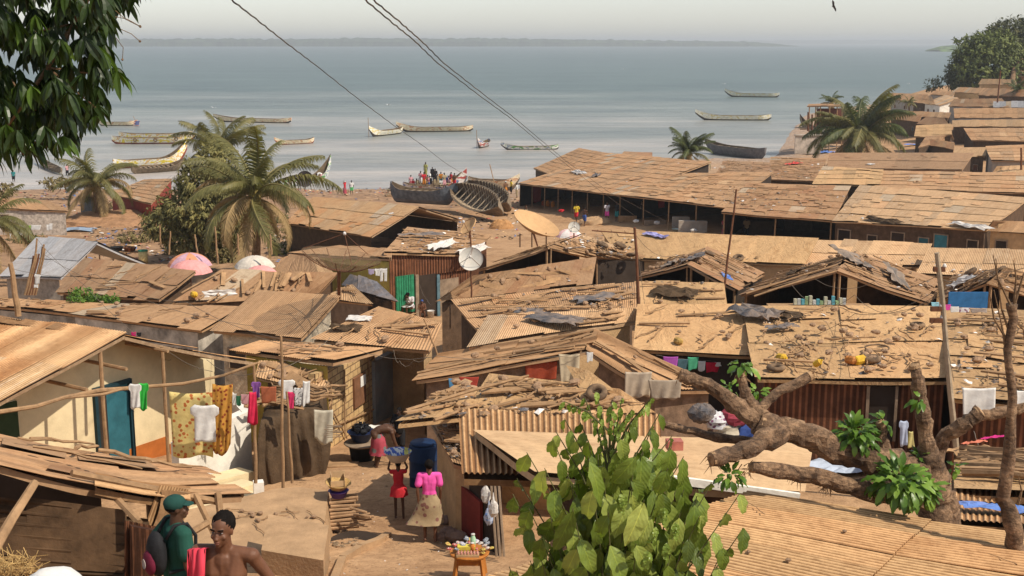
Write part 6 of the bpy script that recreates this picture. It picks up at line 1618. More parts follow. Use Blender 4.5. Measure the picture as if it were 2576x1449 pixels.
# stones, sticks, planks, rags: prototypes and copies
def mk_stone(k):
    mb = MB(); mb.blob((0,0,.05), .13,.10,.065, 8, 6, .22); o = mb.build('stone', M_stone, base=(0,0,0)); return o
def mk_stick(k):
    mb = MB(); n = 7; pts = [(i/(n-1)-.5, .035*math.sin(i*1.7+k), .012*math.sin(i*2.3+k)+.02) for i in range(n)]; mb.tube(pts, [.020,.019,.018,.017,.016,.014,.011], 6, jit=.15); return mb.build('stick', M_stick, base=(0,0,0))
def mk_plank(k):
    mb = MB(); mb.box((0,0,.02), 1.0, .10, .028, tone=.4+.2*k); o = mb.build('plank', M_plank, base=(0,0,0)); return o
def mk_rag(k, mt=None):
    rr = random.Random(k+50); mb = MB(); n = 9; vs = []
    for j in range(n):
        for i in range(n):
            u = i/(n-1)-.5; v = j/(n-1)-.5; r_ = 1-.35*abs(noise.noise(Vector((u*5,v*5,k*3))))
            vs.append(Vector((u*r_, v*r_*.7, .03+.13*abs(noise.noise(Vector((u*6,v*6,k))))+.06*noise.noise(Vector((u*14,v*14,k))))))
    mb.add(vs, [(j*n+i,j*n+i+1,(j+1)*n+i+1,(j+1)*n+i) for j in range(n-1) for i in range(n-1)]); return mb.build('rag', mt or M_tarpg, base=(0,0,0))
PROTO = {'stone':[mk_stone(k) for k in range(3)], 'stick':[mk_stick(k*2.1) for k in range(4)], 'plank':[mk_plank(k) for k in range(2)]}
used = set()
def inst(kind, p, n, rz, s, label, group, k=None, X=None):
    pr = R.choice(PROTO[kind]) if k is None else PROTO[kind][k]
    if pr.name in used: o = pr.copy(); col.objects.link(o)
    else: o = pr; used.add(pr.name)
    o.location = p
    if X is None: o.rotation_euler = rot_to(n, rz)
    else:
        X = (X-n*X.dot(n)).normalized(); Y_ = n.cross(X); M = Matrix((X, Y_, n)).transposed(); o.rotation_euler = (M@Matrix.Rotation(rz,3,'Z')).to_euler()
    o.scale = s if hasattr(s,'__len__') else (s,s,s)
    tag(o, label, kind, group); return o
def clampin(a,b,c,e,p,nn,rz,L):
    """pull a long thing inside the roof outline"""
    X = (b-a); X = (X-nn*X.dot(nn)).normalized(); D = X*math.cos(rz)+nn.cross(X)*math.sin(rz); ctr = (a+b+c+e)/4
    for _ in range(12):
        ok = True
        for t_ in (p+D*L/2, p-D*L/2):
            q = [a,b,c,e]; s_ = [((q[(i+1)%4]-q[i]).cross(t_-q[i])).dot(nn) for i in range(4)]
            if not (all(k >= -.02 for k in s_) or all(k <= .02 for k in s_)): ok = False
        if ok: break
        p = p.lerp(ctr+nn*.12, .12); L = max(.25, L*.93)
    return p, L
def scatter(house_key, where, stones=0, sticks=0, planks=0, poly=None, along=None, slen=(.5,1.4), ss=1.0):
    ps = [p for p in PANELS if house_key in p[1]]
    for kind, n_ in (('stone',stones),('stick',sticks),('plank',planks)):
        for i in range(n_):
            hn, lb_, (a,b,c,e) = R.choice(ps); u = R.uniform(.06,.94); v = R.uniform(.05,.92)
            p = bil(a,b,c,e,u,v); nn = (b-a).cross(e-a).normalized()
            if nn.z < 0: nn = -nn
            p = p+nn*(.12 if ss == 1 else .075)
            if kind == 'stone': inst(kind, p, nn, R.uniform(0,6), R.uniform(.45,1.1)*ss, 'dusty stone weighing down '+where, 'stones on '+where)
            elif kind == 'stick':
                L = R.uniform(*slen); rz = R.gauss(PI/2 if along is None else along, .45); p, L = clampin(a,b,c,e,p,nn,rz,L); inst(kind, p, nn, rz, (L, R.uniform(.8,1.6)*ss, R.uniform(.8,1.6)*ss), 'crooked stick lying on '+where, 'sticks on '+where, X=b-a)
            else:
                L = R.uniform(.6,2.0); rz = R.gauss(0 if along is None else along, .2); p, L = clampin(a,b,c,e,p,nn,rz,L); inst(kind, p, nn, rz, (L, R.uniform(.7,1.8), R.uniform(.8,1.6)), 'loose weathered plank lying on '+where, 'planks on '+where, X=b-a)
scatter('tarpaulin roof scattered', 'the tyre strewn tarpaulin roof above the lopped tree', 46, 40, 2)
scatter('littered roof at the right edge', 'the littered roof at the right edge', 20, 22, 8)
scatter('broad shack with flat earth', 'the flat earth coloured roof over the bright washing', 10, 7, 2)
scatter('patched with planks and grey plastic', 'the plastic patched roof left of the rusty pole', 22, 14, 26, along=0)
scatter('lumpy roof of mud matting', 'the lumpy mud matting roof', 16, 34, 16, along=.3)
scatter('open gabled shelter with tyres', 'the tyre laden centre shelter', 12, 10, 14)
scatter('draped in grey plastic', 'the plastic draped shelter', 12, 10, 16, along=0)
scatter('large gabled shelter', 'the large gabled shelter', 16, 22, 30, along=0)
scatter('gabled shelter with blue boarded', 'the blue walled shelter', 10, 14, 14, along=0)
scatter('sagging tarpaulin roof right', 'the sagging tarpaulin roof', 4, 8, 3)
scatter('tilted ribbed iron sheet', 'the tilted iron sheet roof', 8, 3, 7, along=0)
scatter('mended roof weighed down', 'the pole laden brown roof', 6, 6, 12, along=1.2)
scatter('wide brown iron roof', 'the wide brown roof at the left', 3, 4, 4)
scatter('long low shack with narrow', 'the long narrow roof behind the cream house', 14, 8, 4, along=0)
scatter('flat roofed shack with dusty', 'the flat yard roof by the alley bend', 6, 8, 4)
scatter('mud brick house', 'the mud brick house', 4, 5, 2)
scatter('wide gabled shack', 'the cloth hung gable', 5, 5, 9, along=0)
scatter('overlapping pale sheets', 'the pale sheet roof', 4, 2, 5, along=0)
scatter('splintered brown roof', 'the splintered brown roof', 3, 5, 8, along=.3)
scatter('ragged plastic edged', 'the ragged market stall', 8, 5, 12, along=0)
scatter('mended tan roof in the middle', 'the mended market stall', 6, 5, 10, along=0)
scatter('lean-to', 'the rickety lean-to above the two men', 5, 8, 8, along=0)
scatter('whose roof is stacked', 'the pole stacked roof at the right edge', 2, 30, 8, along=0, slen=(1.5,3))
scatter('large ribbed iron roof', 'the large ribbed roof', 14, 7, 0, slen=(.15,.5), ss=.22)
scatter('rusty iron walled', 'the rusty iron walled shack', 8, 8, 8)
scatter('long low shed with dull', 'the long dull shed', 5, 3, 4)
scatter('patched shack with red scrap', 'the scrap covered shack', 6, 6, 10)
scatter('low brown roof between', 'the low brown roof by the squat palm', 6, 6, 8)
# long poles on particular roofs: (x0,y0,x1,y1)
lp = 0
def roofpole(x0,y0,x1,y1,label,r=.035,group='long poles laid over the roofs',mat=None,lift=.14,only=None):
    a,_ = onroof(x0,y0,lift,only); b,_ = onroof(x1,y1,lift,only); mb = MB(); m_ = (a+b)/2+Vector((0,0,.03)); mb.tube([a,m_,b], [r,r*.95,r*.8], 6, jit=.1); tag(mb.build('pole', mat or M_stick), label, 'pole', group)
for q in ((500,760,612,690),(520,768,640,700),(455,745,560,690),(540,765,655,705)): roofpole(*q, 'long pole slanting over the brown roofs below the umbrellas', only='mended roof weighed')
for q in ((1052,952,1290,905),(1110,935,1240,915),(1300,900,1470,880)): roofpole(*q, 'long pole laid along the left slope of the cloth hung gable', only='wide gabled shack')
for q in ((1020,1050,1330,960),(1090,1075,1250,1020),(1340,1010,1210,985)): roofpole(*q, 'bare branch pole across the lumpy mud matting roof', only='lumpy roof')
for q in ((1880,748,2110,675),(1935,742,2100,690),(2165,650,2330,742),(1900,755,2060,705)): roofpole(*q, 'pole running down the slope of the large gabled shelter', only='large gabled shelter')
for q in ((2420,1150,2640,1175),(2415,1170,2640,1190),(2420,1195,2640,1215),(2425,1215,2640,1232),(2440,1160,2640,1205)): roofpole(*q, 'old pole in the stack on the roof at the right edge', .05, only='whose roof is stacked')
# crumpled plastic and rags lying on roofs
RAG = {}
def rag(px, py, w_, mt, label, sy=1.0, rz=0, lift=.08, sz=1.0, name='plastic_sheet', cat='plastic sheet'):
    p, n = onroof(px, py, lift); key = (mt.name, R.randrange(2))
    if key not in RAG: o = mk_rag(key[1]*7+len(mt.name), mt); RAG[key] = o
    else: o = RAG[key].copy(); col.objects.link(o)
    o.name = name; o.location = p; o.rotation_euler = rot_to(n, rz); o.scale = (w_, w_*sy, w_*sz*.7); tag(o, label, cat); return o
M_crum = simple('slate_plastic', (.10,.10,.11), .55, .5, 6, .02, dust=.45)
M_bluet = simple('blue_plastic', (.10,.20,.50), .6, .3, 5, .01, dust=.2)
M_whitep = simple('white_plastic', (.60,.58,.55), .6, .3, 6, .01, dust=.35)
rag(1400,812,1.9,M_crum,'big crumpled dark plastic sheet near the eave of the plank patched roof',.8,.1)
rag(1500,758,1.8,M_crum,'dark plastic sheet crumpled over the upper plank patched roof',.6,.1)
rag(1330,790,1.0,M_crum,'small crumpled dark plastic sheet at the left of the plank patched roof')
rag(1905,800,1.7,M_crum,'black plastic heap at the left corner of the stone strewn roof',.9,.2,sz=2)
rag(1965,830,1.0,M_crum,'torn black plastic trailing from the black plastic heap',.7,1.2)
rag(1745,655,2.2,M_crum,'grey plastic draped on the ridge of the plastic draped shelter',.8,.3)
rag(1690,668,2.0,M_tarpg,'pale grey sheet on the left slope of the plastic draped shelter',.6,.2)
rag(1825,700,.9,M_bluet,'blue cloth bunched at the eave of the plastic draped shelter',.8,.2,name='cloth',cat='cloth')
rag(1850,735,.9,M_bluet,'blue rag hanging from the corner right of the slanting mast',.7,.8,name='cloth',cat='cloth')
rag(1435,632,1.5,M_whitep,'pale strip of canvas near the apex of the centre shelter',.4,-.3)
rag(1405,650,2.0,M_tarpg,'grey canvas flap over the dark opening of the centre shelter',.6,.2)
rag(2140,655,2.4,M_tarpg,'pale plastic sheet on the ridge of the large gabled shelter',.8,.4)
rag(2250,700,2.0,M_tarpg,'worn plastic sheet on the right slope of the large gabled shelter',.7,.4)
rag(2420,716,2.4,M_whitep,'pale torn sheet on the left slope of the blue walled shelter',.6,.3)
rag(1700,745,1.9,M_tarpb,'brown folded canvas bunched on the sagging roof',.8,.1,sz=1.6)
rag(2005,690,1.8,M_tarpb,'dark rag on the left slope of the large gabled shelter',.7,.3)
rag(1650,597,2.0,cloth('lilac', (.38,.36,.62)),'lilac cloth laid out at the top edge of the smooth dusty shed roof',.35,.0,name='cloth',cat='cloth')
rag(2220,560,3.2,M_tarpb,'dark rag along the eave of the longest market stall',.4)
rag(2330,571,2.2,M_whitep,'white cloths heaped on the eave of the longest market stall',.4)
rag(2440,575,3.2,M_whitep,'white cloths spilling over the eave near the right end of the market',.4)
rag(1980,800,1.0,M_tarpb,'brown bundle on the stone strewn roof near the black plastic')
rag(1455,438,4.2,M_whitep,'white sheet lying on the beach end market roof',.4,.2)
rag(1500,445,3.2,M_crum,'dark sheet beside the white one on the beach end market roof',.4)
rag(2190,415,1.0,M_whitep,'pale rag on the long shed of brown sheets')
rag(1995,415,3.0,cloth('scrap_red', (.42,.06,.05)),'red plastic scrap on the patched shack left of the palm',.5,.2)
rag(2060,385,5.5,M_bluet,'blue tarpaulin edge left of the big palm base',.5,.3)
rag(2110,372,6.0,M_black,'black tarpaulin sloping left of the big palm base',.5,.3)
rag(2300,365,3.5,M_bluet,'blue grey tarpaulin right of the big palm base',.5,.1)
rag(2285,272,3.8,cloth('violet', (.22,.14,.42)),'violet cloth spread between the huts of the right quarter',.5,.0,name='cloth',cat='cloth')
rag(2370,278,4.4,M_whitep,'white and green sheet in front of the white walled house',.6,.0)
rag(1060,597,2.4,M_crum,'dark scrap lying on the left of the rusty walled shack roof',.6)
rag(1110,623,2.8,M_whitep,'pale plastic litter along the eave of the rusty walled shack',.3)
rag(1190,636,3.0,M_whitep,'pale plastic litter at the eave behind the round white dish',.3)
rag(555,745,1.4,M_whitep,'white crumpled paper on the brown roof by the tyre',.5)
rag(170,582,5.0,cloth('denim', (.22,.28,.36)),'blue grey cloths drying on the ground in front of the weathered shack',.5,name='cloth',cat='cloth')
rag(985,540,.5,M_whitep,'white rag at the bow of the blue grey boat')
rag(870,835,1.0,M_tarpb,'heap of broken thatch beside the patchy stone wall',.6,sz=2)
rag(905,808,.8,M_whitep,'pale folded sheet on the flat yard roof',.6)
rag(2500,1298,.9,M_bluet,'bright blue sheet behind the large ribbed roof at the right',.7,.2)
rag(1850,1118,.35,cloth('dark_purple', (.07,.03,.06)),'small dark purple rag on the flat pale roof',.5,name='rag',cat='rag')
rag(2440,1150,1.0,M_plank,'worn mat on the roof stacked with old poles')
rag(2455,1148,.5,cloth('coral', (.50,.16,.10)),'coral cloth on the roof stacked with old poles',.4,.2,lift=.2,name='cloth',cat='cloth')
rag(2500,1135,.5,cloth('magenta', (.45,.03,.16)),'magenta scrap at the back of the pole stacked roof',.4,.2,lift=.2,name='rag',cat='rag')
# yellow cans, bricks
def can(px, py, label, mt, s=.3, rz=0, rx=0):
    p, n = onroof(px, py); th = thing('jerrycan', label, 'jerrycan', (0,0,0)); mb = MB(); mb.lathe([(.0,0),(.10,0),(.125,.03),(.125,.27),(.06,.34),(.0,.34)], 8); mb.build('can', mt, th)
    mb = MB(); mb.lathe([(.0,.34),(.035,.34),(.035,.38),(.0,.38)], 10, (.03,0,0)); mb.build('spout', mt, th)
    mb = MB(); mb.tube([(-.07,0,.31),(-.05,0,.37),(.0,0,.385),(.02,0,.35)], .012, 6); mb.build('handle', mt, th)
    place(th, p+Vector((0,0,.05)), rz, s/.3, rx); return th
M_can = simple('yellow_plastic', (.62,.38,.03), .55, .3, 6, .002, dust=.3)
can(1958,912,'yellow container lying at the left edge of the stone strewn roof',M_can,.26,.4,1.4)
can(2150,922,'bright orange yellow broken can on the stone strewn roof',M_can,.30,2.0,1.5)
can(2128,918,'rusty orange can half behind the broken yellow one',simple('orange_plastic', (.45,.17,.04), .6,.4,6,.002,dust=.3),.26,.8,1.5)
can(2048,932,'small yellow can near the front of the stone strewn roof',M_can,.2,1.0,.9)
can(1702,868,'dusty ochre can on the flat earth coloured roof',simple('ochre_can', (.42,.27,.07), .7,.3,6,.002,dust=.5),.26,.3,1.5)
can(486,748,'yellow can beside the tyre on the brown roofs',M_can,.3,.5,1.5)
can(1378,520,'orange can standing in front of the red cloth of the first stall',simple('orange_can',(.55,.20,.03),.6,.3,6,0),.5)
can(1391,522,'second orange can by the red cloth of the first stall',MATS['orange_can'],.5)
can(1366,518,'smaller reddish can left of the orange cans at the first stall',simple('red_can',(.40,.10,.04),.6,.3,6,0),.4)
# ---- poles, masts, cables
def mast(label, x0,y0, x1,y1, Y, r, name='pole', mat=None, extra=None, cat='pole'):
    a = W(x0,y0,Y); b = W(x1,y1,Y); th = thing(name, label, cat, a); mb = MB(); n = 5
    mb.tube([a.lerp(b,i/n)+Vector((.012*math.sin(i*2.1),0,0)) for i in range(n+1)], [r*(1-.25*i/n) for i in range(n+1)], 8, jit=.04); mb.build('shaft', mat or M_stick, th)
    if extra: extra(th, a, b)
    return th
M_rpole = simple('rusty_pole', (.15,.065,.035), .8, .4, 6, .004)
M_gpole = simple('weathered_pole', (.34,.27,.19), .85, .3, 4, .006)
def aerial(th, a, b):
    mb = MB(); mb.tube([b-(b-a).normalized()*.2, b-(b-a).normalized()*.2+Vector((-1.35,0,.1))], .022, 6); mb.build('aerial_boom', M_rpole, th)
    for k in range(3): mb = MB(); q = b+Vector((-.3-.42*k,0,-.14+.02*k)); mb.tube([q+Vector((0,-.2,0)), q+Vector((0,.2,0))], .01, 5); mb.build('aerial_element', M_rpole, th)
mast('thin rusty pole with a sideways aerial rising from the flat earth coloured roof', 1613,882,1597,572, 38, .055, mat=M_rpole, extra=aerial)
mast('slanting thin mast leaning right in front of the ragged stall', 1816,768,1853,476, 46, .045, mat=M_rpole)
def hw(th, a, b):
    for k, (dz, dx) in enumerate(((.35,.12),(1.2,.1),(1.45,.14))):
        mb = MB(); c = b-Vector((0,0,dz)); mb.box(c+Vector((dx/2,0,0)), dx+.12, .08, .10); mb.build('bracket', M_rpole, th)
        mb = MB(); mb.lathe([(.0,0),(.035,0),(.045,.04),(.03,.08),(.0,.1)], 10, c+Vector((dx+.05,0,.03))); mb.build('insulator', M_whitep, th, smooth=True)
up_ = mast('tall wooden utility pole leaning left at the right side', 2412,1205,2358,636, 25.5, .07, 'utility_pole', M_gpole, hw, 'utility pole')
mast('short dark post at the left edge', 46,795,27,662, 33, .09, mat=M_stick)
mast('bamboo pole standing between the sacking hut and the drying clothes', 712,1242,708,846, 24.5, .035)
mast('bamboo pole beside the sacking hut rail', 735,1215,722,985, 24.6, .03)
mast('dark post holding the clothes line by the veranda', 643,1215,640,920, 25.3, .04)
mast('crooked stick standing on the flat earth coloured roof', 1750,900,1747,782, 36, .025)
mast('slanting bamboo stick at the corner of the flat yard roof', 1100,892,1067,802, 31, .025)
mast('thin rust coloured pole in the upper right quarter', 2509,258,2517,178, 200, .13, mat=M_rpole)
mast('rusty pole at the right edge beside the market row', 2569,487,2569,372, 120, .12, mat=M_rpole)
mast('mast carrying the round white dish', 1186,756,1184,590, 44, .035, mat=M_rpole)
for i,(x0,y0,x1,y1) in enumerate(((404,622,402,565),(425,640,429,582),(497,640,490,590),(548,665,541,570),(600,642,598,588),(683,640,680,590))):
    mast('pale fence stake below the mango tree', x0,y0,x1,y1, 70-3*i, .05)['group'] = 'fence stakes below the mango tree'
for i in range(9):
    x = 62+i*3.4; mast('rough pole in the bundle leaning beside the zinc roof', x,742,x+18+R.uniform(-8,12),596+R.uniform(0,50), 45.5+.1*i, .045, mat=M_rpole if i%2 else M_stick)['group'] = 'bundle of poles by the zinc roof'
def cable(label, pts, r=.011, sag=0, mat=M_black, group=None):
    """pts: (px,py,Y)"""
    P = [W(*p) for p in pts]; out = []
    for i in range(len(P)-1):
        K = 12
        for k in range(K):
            u = k/K; q = P[i].lerp(P[i+1], u); q.z -= sag*4*u*(1-u); q.x += .004*math.sin(k*2.3+i); q.z += .006*math.sin(k*1.9+i*2); out.append(q)
    out.append(P[-1]); mb = MB(); mb.tube(out, r*.75, 5); tag(mb.build('cable', mat), label, 'cable', group)
cable('single black power cable crossing the sky down to the beached boats', [(575,-6,14),(644,48,17),(720,108,21),(793,163,26),(900,248,34),(990,315,44),(1065,367,56),(1120,410,70),(1188,452,90),(1310,535,120)], .014)
cable('left one of the two close power cables running down to the market', [(912,-6,14),(980,52,17),(1040,100,20),(1100,158,24),(1200,236,32),(1288,300,42),(1350,352,52),(1420,410,64),(1510,480,80),(1600,545,95)], .014)
cable('right one of the two close power cables running down to the market', [(932,-6,14),(1005,55,17),(1060,103,20),(1115,158,24),(1212,234,32),(1296,298,42),(1360,352,52),(1430,410,64),(1530,482,80),(1740,590,95)], .014)
M_wire = simple('grey_wire', (.16,.13,.10), .7, .2, 5, 0)
for lb_, pts, sg in (('thin wire slanting over the left roofs from the zinc roof to the cream house', [(90,598,42),(215,720,38),(390,880,31),(430,905,30)], .1),
  ('thin wire from the zinc roof across the brown roofs', [(110,640,42),(330,740,38),(640,820,34)], .15),('long thin wire over the left middle roofs', [(0,665,40),(240,690,36),(470,760,33),(760,860,30)], .2),
  ('rope from the cream house eave to the awning by the clothes', [(405,868,29.5),(535,935,28)], .12),('wire above the washed clothes', [(520,905,28),(650,935,26),(830,850,30)], .2),
  ('wire crossing the large gabled shelter opening', [(1990,715,36),(2150,742,34),(2362,735,25.8)], .5),('second wire crossing below the large gabled shelter ridge', [(2050,702,36),(2200,708,34),(2362,690,25.8)], .25),
  ('wire from the utility pole over the stone strewn roof', [(2364,725,25.6),(2150,790,30),(1950,858,33),(1700,880,35)], .2),('wire from the utility pole to the left shelters', [(2364,745,25.6),(2100,760,32),(1780,800,38)], .35),
  ('wire from the utility pole to the right edge', [(2363,700,25.6),(2480,680,24),(2640,640,22)], .15),('sagging wire down from the thin rusty pole', [(1600,600,38),(1625,790,38),(1634,830,38),(1620,862,38)], 0),('wire from the rusty pole to the slanting mast', [(1600,592,38),(1700,640,41),(1830,690,46)], .3),
  ('long wire low over the alley roofs', [(640,845,30),(900,880,29),(1100,895,28),(1480,885,29)], .15),('hanging black hose looped under the eave of the flat roofed shack', [(990,880,29.5),(1005,908,29.2),(1040,905,29),(1085,880,28.8)], .15),
  ('loose wire in front of the dark doorway', [(1055,715,50),(1075,755,50),(1090,765,49),(1130,730,47)], .1),('guy wire falling from the utility pole', [(2364,690,25.6),(2380,860,25.2),(2400,960,25)], 0),('slack rope by the right bare tree', [(2450,1085,20),(2480,1180,18),(2510,1260,15)], 0)):
    cable(lb_, pts, .009, sg, M_wire)
# branch clothes rail in front of the cream house
mb = MB(); mb.tube([W(-30,1040,21.5), W(90,1022,22.2), W(160,1000,23), W(250,982,24), W(340,975,25), W(460,965,25.6), W(560,945,26), W(650,912,26.3)], [.045,.042,.04,.045,.04,.035,.03,.028], 7, jit=.08)
tag(mb.build('rail', M_stick), 'long crooked branch used as a clothes rail in front of the cream house', 'rail')
mb = MB(); mb.tube([W(150,1002,22.9), W(260,992,24), W(330,972,24.9)], [.03,.03,.02], 6, jit=.08); tag(mb.build('branch', M_stick), 'shorter branch lashed to the clothes rail', 'branch')
# ---- laundry
def garment(kind, x0, y0, x1, y1, Y, mt, label, fold=5, group=None, cat=None):
    """cloth hanging from its top edge: picture box at depth Y"""
    n = 18; rows = []; sd = R.random()*9
    def prof(v):      # half width share and centre gap
        if kind == 'shirt': return (.5 if v < .28 else .36) if v > .02 else .34
        if kind == 'dress': return .30+.2*v
        return .5
    for j in range(13):
        v = j/12; w_ = prof(v); r_ = []
        for i in range(n):
            u = i/(n-1); tp_w = 1-(.16*v*abs(math.sin(sd*3)) if kind in ('towel','cloth') else 0); x = x0+(x1-x0)*(.5+(u-.5)*2*w_*tp_w+(.05*v*math.sin(sd*7) if kind != 'dress' else 0))
            y = y0+(y1-y0)*v*(1-(.14*noise.noise(Vector((u*2.5, sd, 0)))+.10*abs(math.sin(sd*5+u*2.2)) if kind in ('towel','cloth') and Y < 60 else 0))+(3*math.sin(u*fold*1.3+sd) if j == 12 else 0)*min(1,(y1-y0)/60)+ (y1-y0)*.03*math.sin(u*PI)
            p = W(x, y, Y); d = (y1-y0)*Y/F
            p.y += (.022*math.sin(u*fold*1.1+sd+v)+.018*math.sin(u*fold*2.1+v*3+sd))*min(1.2, .3+d)*(.3+v)
            r_.append(p)
        rows.append(r_)
    if kind == 'trousers':
        h1 = [r_[:8] for r_ in rows]; mb = MB()
        vs = []; fs = []
        for sect in (range(0,8), range(10,18)):
            for j in range(4,12):
                for a_, b_ in zip(list(sect)[:-1], list(sect)[1:]):
                    fs.append((j*n+a_, j*n+b_, (j+1)*n+b_, (j+1)*n+a_))
        for j in range(0,4):
            for i in range(n-1): fs.append((j*n+i,j*n+i+1,(j+1)*n+i+1,(j+1)*n+i))
        mb.add([p for r_ in rows for p in r_], fs); o = mb.build('trousers', mt, smooth=True); md = o.modifiers.new('s','SOLIDIFY'); md.thickness = .006
        return tag(o, label, cat or 'trousers', group)
    return drape({'shirt':'shirt','dress':'dress','towel':'cloth','cloth':'cloth'}[kind], label, cat or {'shirt':'shirt','dress':'dress'}.get(kind,'cloth'), rows, mt, group=group)
c_spot = cloth('spotted_ochre', (.62,.50,.20), (.42,.13,.04), 9); c_batik = cloth('batik', (.50,.25,.05), (.22,.05,.02), 11)
garment('towel',425,985,535,1148,25.8,c_spot,'large ochre cloth with red and green spots hung over the veranda',6)
garment('towel',534,965,586,1142,25.6,c_batik,'long brown and gold patterned cloth beside the white shirt',9)
garment('shirt',478,1018,550,1110,25.4,c_white,'white long sleeved shirt hanging in front of the spotted cloth',5)
garment('shirt',323,965,356,1026,24.6,c_white,'white garment on the branch rail by the teal doorway',5)
garment('shirt',346,963,374,1030,24.7,cloth('bright_green',(.04,.42,.06)),'bright green garment next to the white one on the branch rail',5)
garment('dress',622,985,650,1066,25.0,cloth('crimson',(.60,.03,.08)),'crimson and pink clothes hanging on the dark post',5)
garment('shirt',632,960,656,1000,25.1,c_purple,'purple garment at the top of the dark post',5)
garment('towel',577,990,595,1020,26.5,c_white,'small white cloth behind the batik cloth',3); garment('towel',594,995,606,1022,26.5,cloth('forest',(.03,.12,.06)),'dark green cloth next to the small white one',3); garment('towel',606,992,626,1018,26.5,c_lpink,'pale checked cloth in the shade of the awning',3)
garment('shirt',700,955,742,1005,27.2,c_white,'white and grey shirt behind the bamboo pole',5); garment('shirt',722,985,742,1028,27.0,cloth('rose_red',(.60,.04,.13)),'rose red shirt behind the bamboo pole',4)
garment('shirt',737,975,768,1020,27.0,cloth('check',(.55,.54,.52),(.08,.08,.09),24),'checked black and white shirt on the slanting line',5); garment('towel',762,958,780,1022,27.0,c_white,'long white cloth at the right end of the slanting line',4)
garment('towel',655,972,695,1012,27.5,cloth('terracotta',(.38,.12,.06)),'terracotta patterned cloth bundle under the awning',4)
Yl = G(1700,888,2.2).y-.35
for x0,y0,x1,y1,mt,lb_ in ((1668,897,1706,925,cloth('violet_pink',(.42,.10,.42)),'violet cloth first on the bright washing line'),(1704,903,1734,932,cloth('slate_teal',(.07,.13,.15)),'dark teal trousers on the bright washing line'),(1730,898,1758,932,cloth('sea_green',(.08,.36,.20)),'sea green cloth pulled over the bright washing line'),
   (1756,908,1775,934,c_white,'white cloth beside the green one on the bright washing line'),(1775,911,1811,938,cloth('scarlet',(.55,.02,.05)),'scarlet garment on the bright washing line'),(1798,911,1822,922,c_white,'short pale blue white cloth over the scarlet garment'),(1822,912,1852,935,cloth('rust_orange',(.40,.14,.05)),'rust orange bag like garment ending the bright washing line')):
    garment('towel',x0,y0,x1,y1,Yl,mt,lb_,4)
cable('washing line strung under the flat earth coloured roof', [(1650,893,Yl+.05),(1756,906,Yl+.05),(1862,908,Yl+.05)], .008, .02, M_wire)
cable('washing line under the blue walled shelter', [(2340,760,33),(2490,784,33)], .008, .02, M_wire)
for x0,y0,x1,y1,mt,lb_ in ((2342,760,2362,778,cloth('sky',(.25,.50,.60)),'pale blue cloth on the line by the utility pole'),(2370,766,2392,780,cloth('fuchsia',(.60,.07,.32)),'fuchsia cloth on the line by the utility pole'),(2390,771,2412,786,c_white,'white vest on the line by the utility pole'),(2412,774,2440,786,c_wp,'pale patterned cloth right of the white vest'),(2440,776,2482,787,cloth('striped_grey',(.34,.28,.24)),'greyish cloth at the end of the line by the utility pole')):
    garment('towel',x0,y0,x1,y1,33,mt,lb_,3)
cable('washing line in front of the yellow wall', [(920,676,54),(978,672,54)], .01, .02, M_wire)
for x0,y0,x1,y1,k,mt,lb_ in ((926,677,942,690,'towel',cloth('lilac2',(.42,.36,.50)),'lilac cloth on the line before the yellow wall'),(942,676,958,694,'shirt',c_white,'white shirt on the line before the yellow wall'),(957,675,974,708,'trousers',c_white,'white trousers on the line before the yellow wall')):
    garment(k,x0,y0,x1,y1,54,mt,lb_,3)
Yw = G(90,605,0).y
for i,(x0,y0,x1,y1) in enumerate(((24,568,34,600),(36,566,50,594),(50,567,66,592),(78,566,104,578),(117,565,124,580),(124,562,132,578))):
    garment('towel',x0,y0,x1,y1,Yw,c_white,'white cloth on the long line at the weathered shack',3,'white washing at the weathered shack')
garment('towel',66,567,78,578,Yw,cloth('lime',(.25,.42,.08)),'lime green cloth among the white washing at the left',3)
garment('shirt',86,690,102,714,45,c_white,'white shirt hanging in front of the zinc roofed shack',3); garment('towel',85,716,96,724,45,c_white,'small white cloth below the white shirt at the zinc roofed shack',3)
garment('towel',1405,890,1458,968,29,cloth('dirty_cream',(.46,.38,.26)),'dirty cream curtain hung at the left of the open gable',7)
garment('towel',1320,908,1402,958,29.6,cloth('brick_red',(.30,.06,.03)),'brick red curtain under the left slope of the gable',7)
garment('towel',1128,952,1150,978,28.3,cloth('sky_blue2',(.10,.28,.48)),'blue cloth under the far left eave of the gable',3); garment('towel',1155,948,1205,975,28.4,cloth('brick2',(.38,.06,.04)),'red cloth next to the blue one under the gable eave',3)
garment('towel',1476,886,1492,912,28.6,c_white,'small white rag at the apex of the open gable',3)
garment('towel',1572,935,1640,1002,27.6,cloth('canvas',(.44,.36,.27)),'crumpled canvas sheet hung at the right of the open gable',8); garment('towel',1630,955,1715,1008,27.4,cloth('canvas2',(.36,.30,.23),),'second canvas sheet sagging under the right slope of the gable',9)
garment('towel',2420,975,2505,1058,21.5,c_white,'large white cloth bunched over the rail at the right',5); garment('towel',2552,982,2600,1030,20.5,c_white,'white cloth at the extreme right edge by the bare tree',5)
garment('shirt',2262,1058,2285,1120,22,cloth('pale_blue',(.46,.52,.66)),'pale blue shirt hanging before the dark doorway by the lopped tree',4); garment('dress',2283,1085,2300,1125,22.2,cloth('straw',(.55,.48,.20)),'straw coloured cloth beside the pale blue shirt',3)
garment('towel',330,835,342,848,40,cloth('cerise',(.50,.02,.14)),'cerise cloth hung on the dirty whitewashed wall',3); garment('towel',344,836,356,848,40,c_blk,'black cloth next to the cerise one',3)
garment('towel',1340,468,1362,508,G(1350,520,0).y+3,cloth('shop_red',(.32,.03,.02)),'red cloth hanging in the front of the first stall',4)
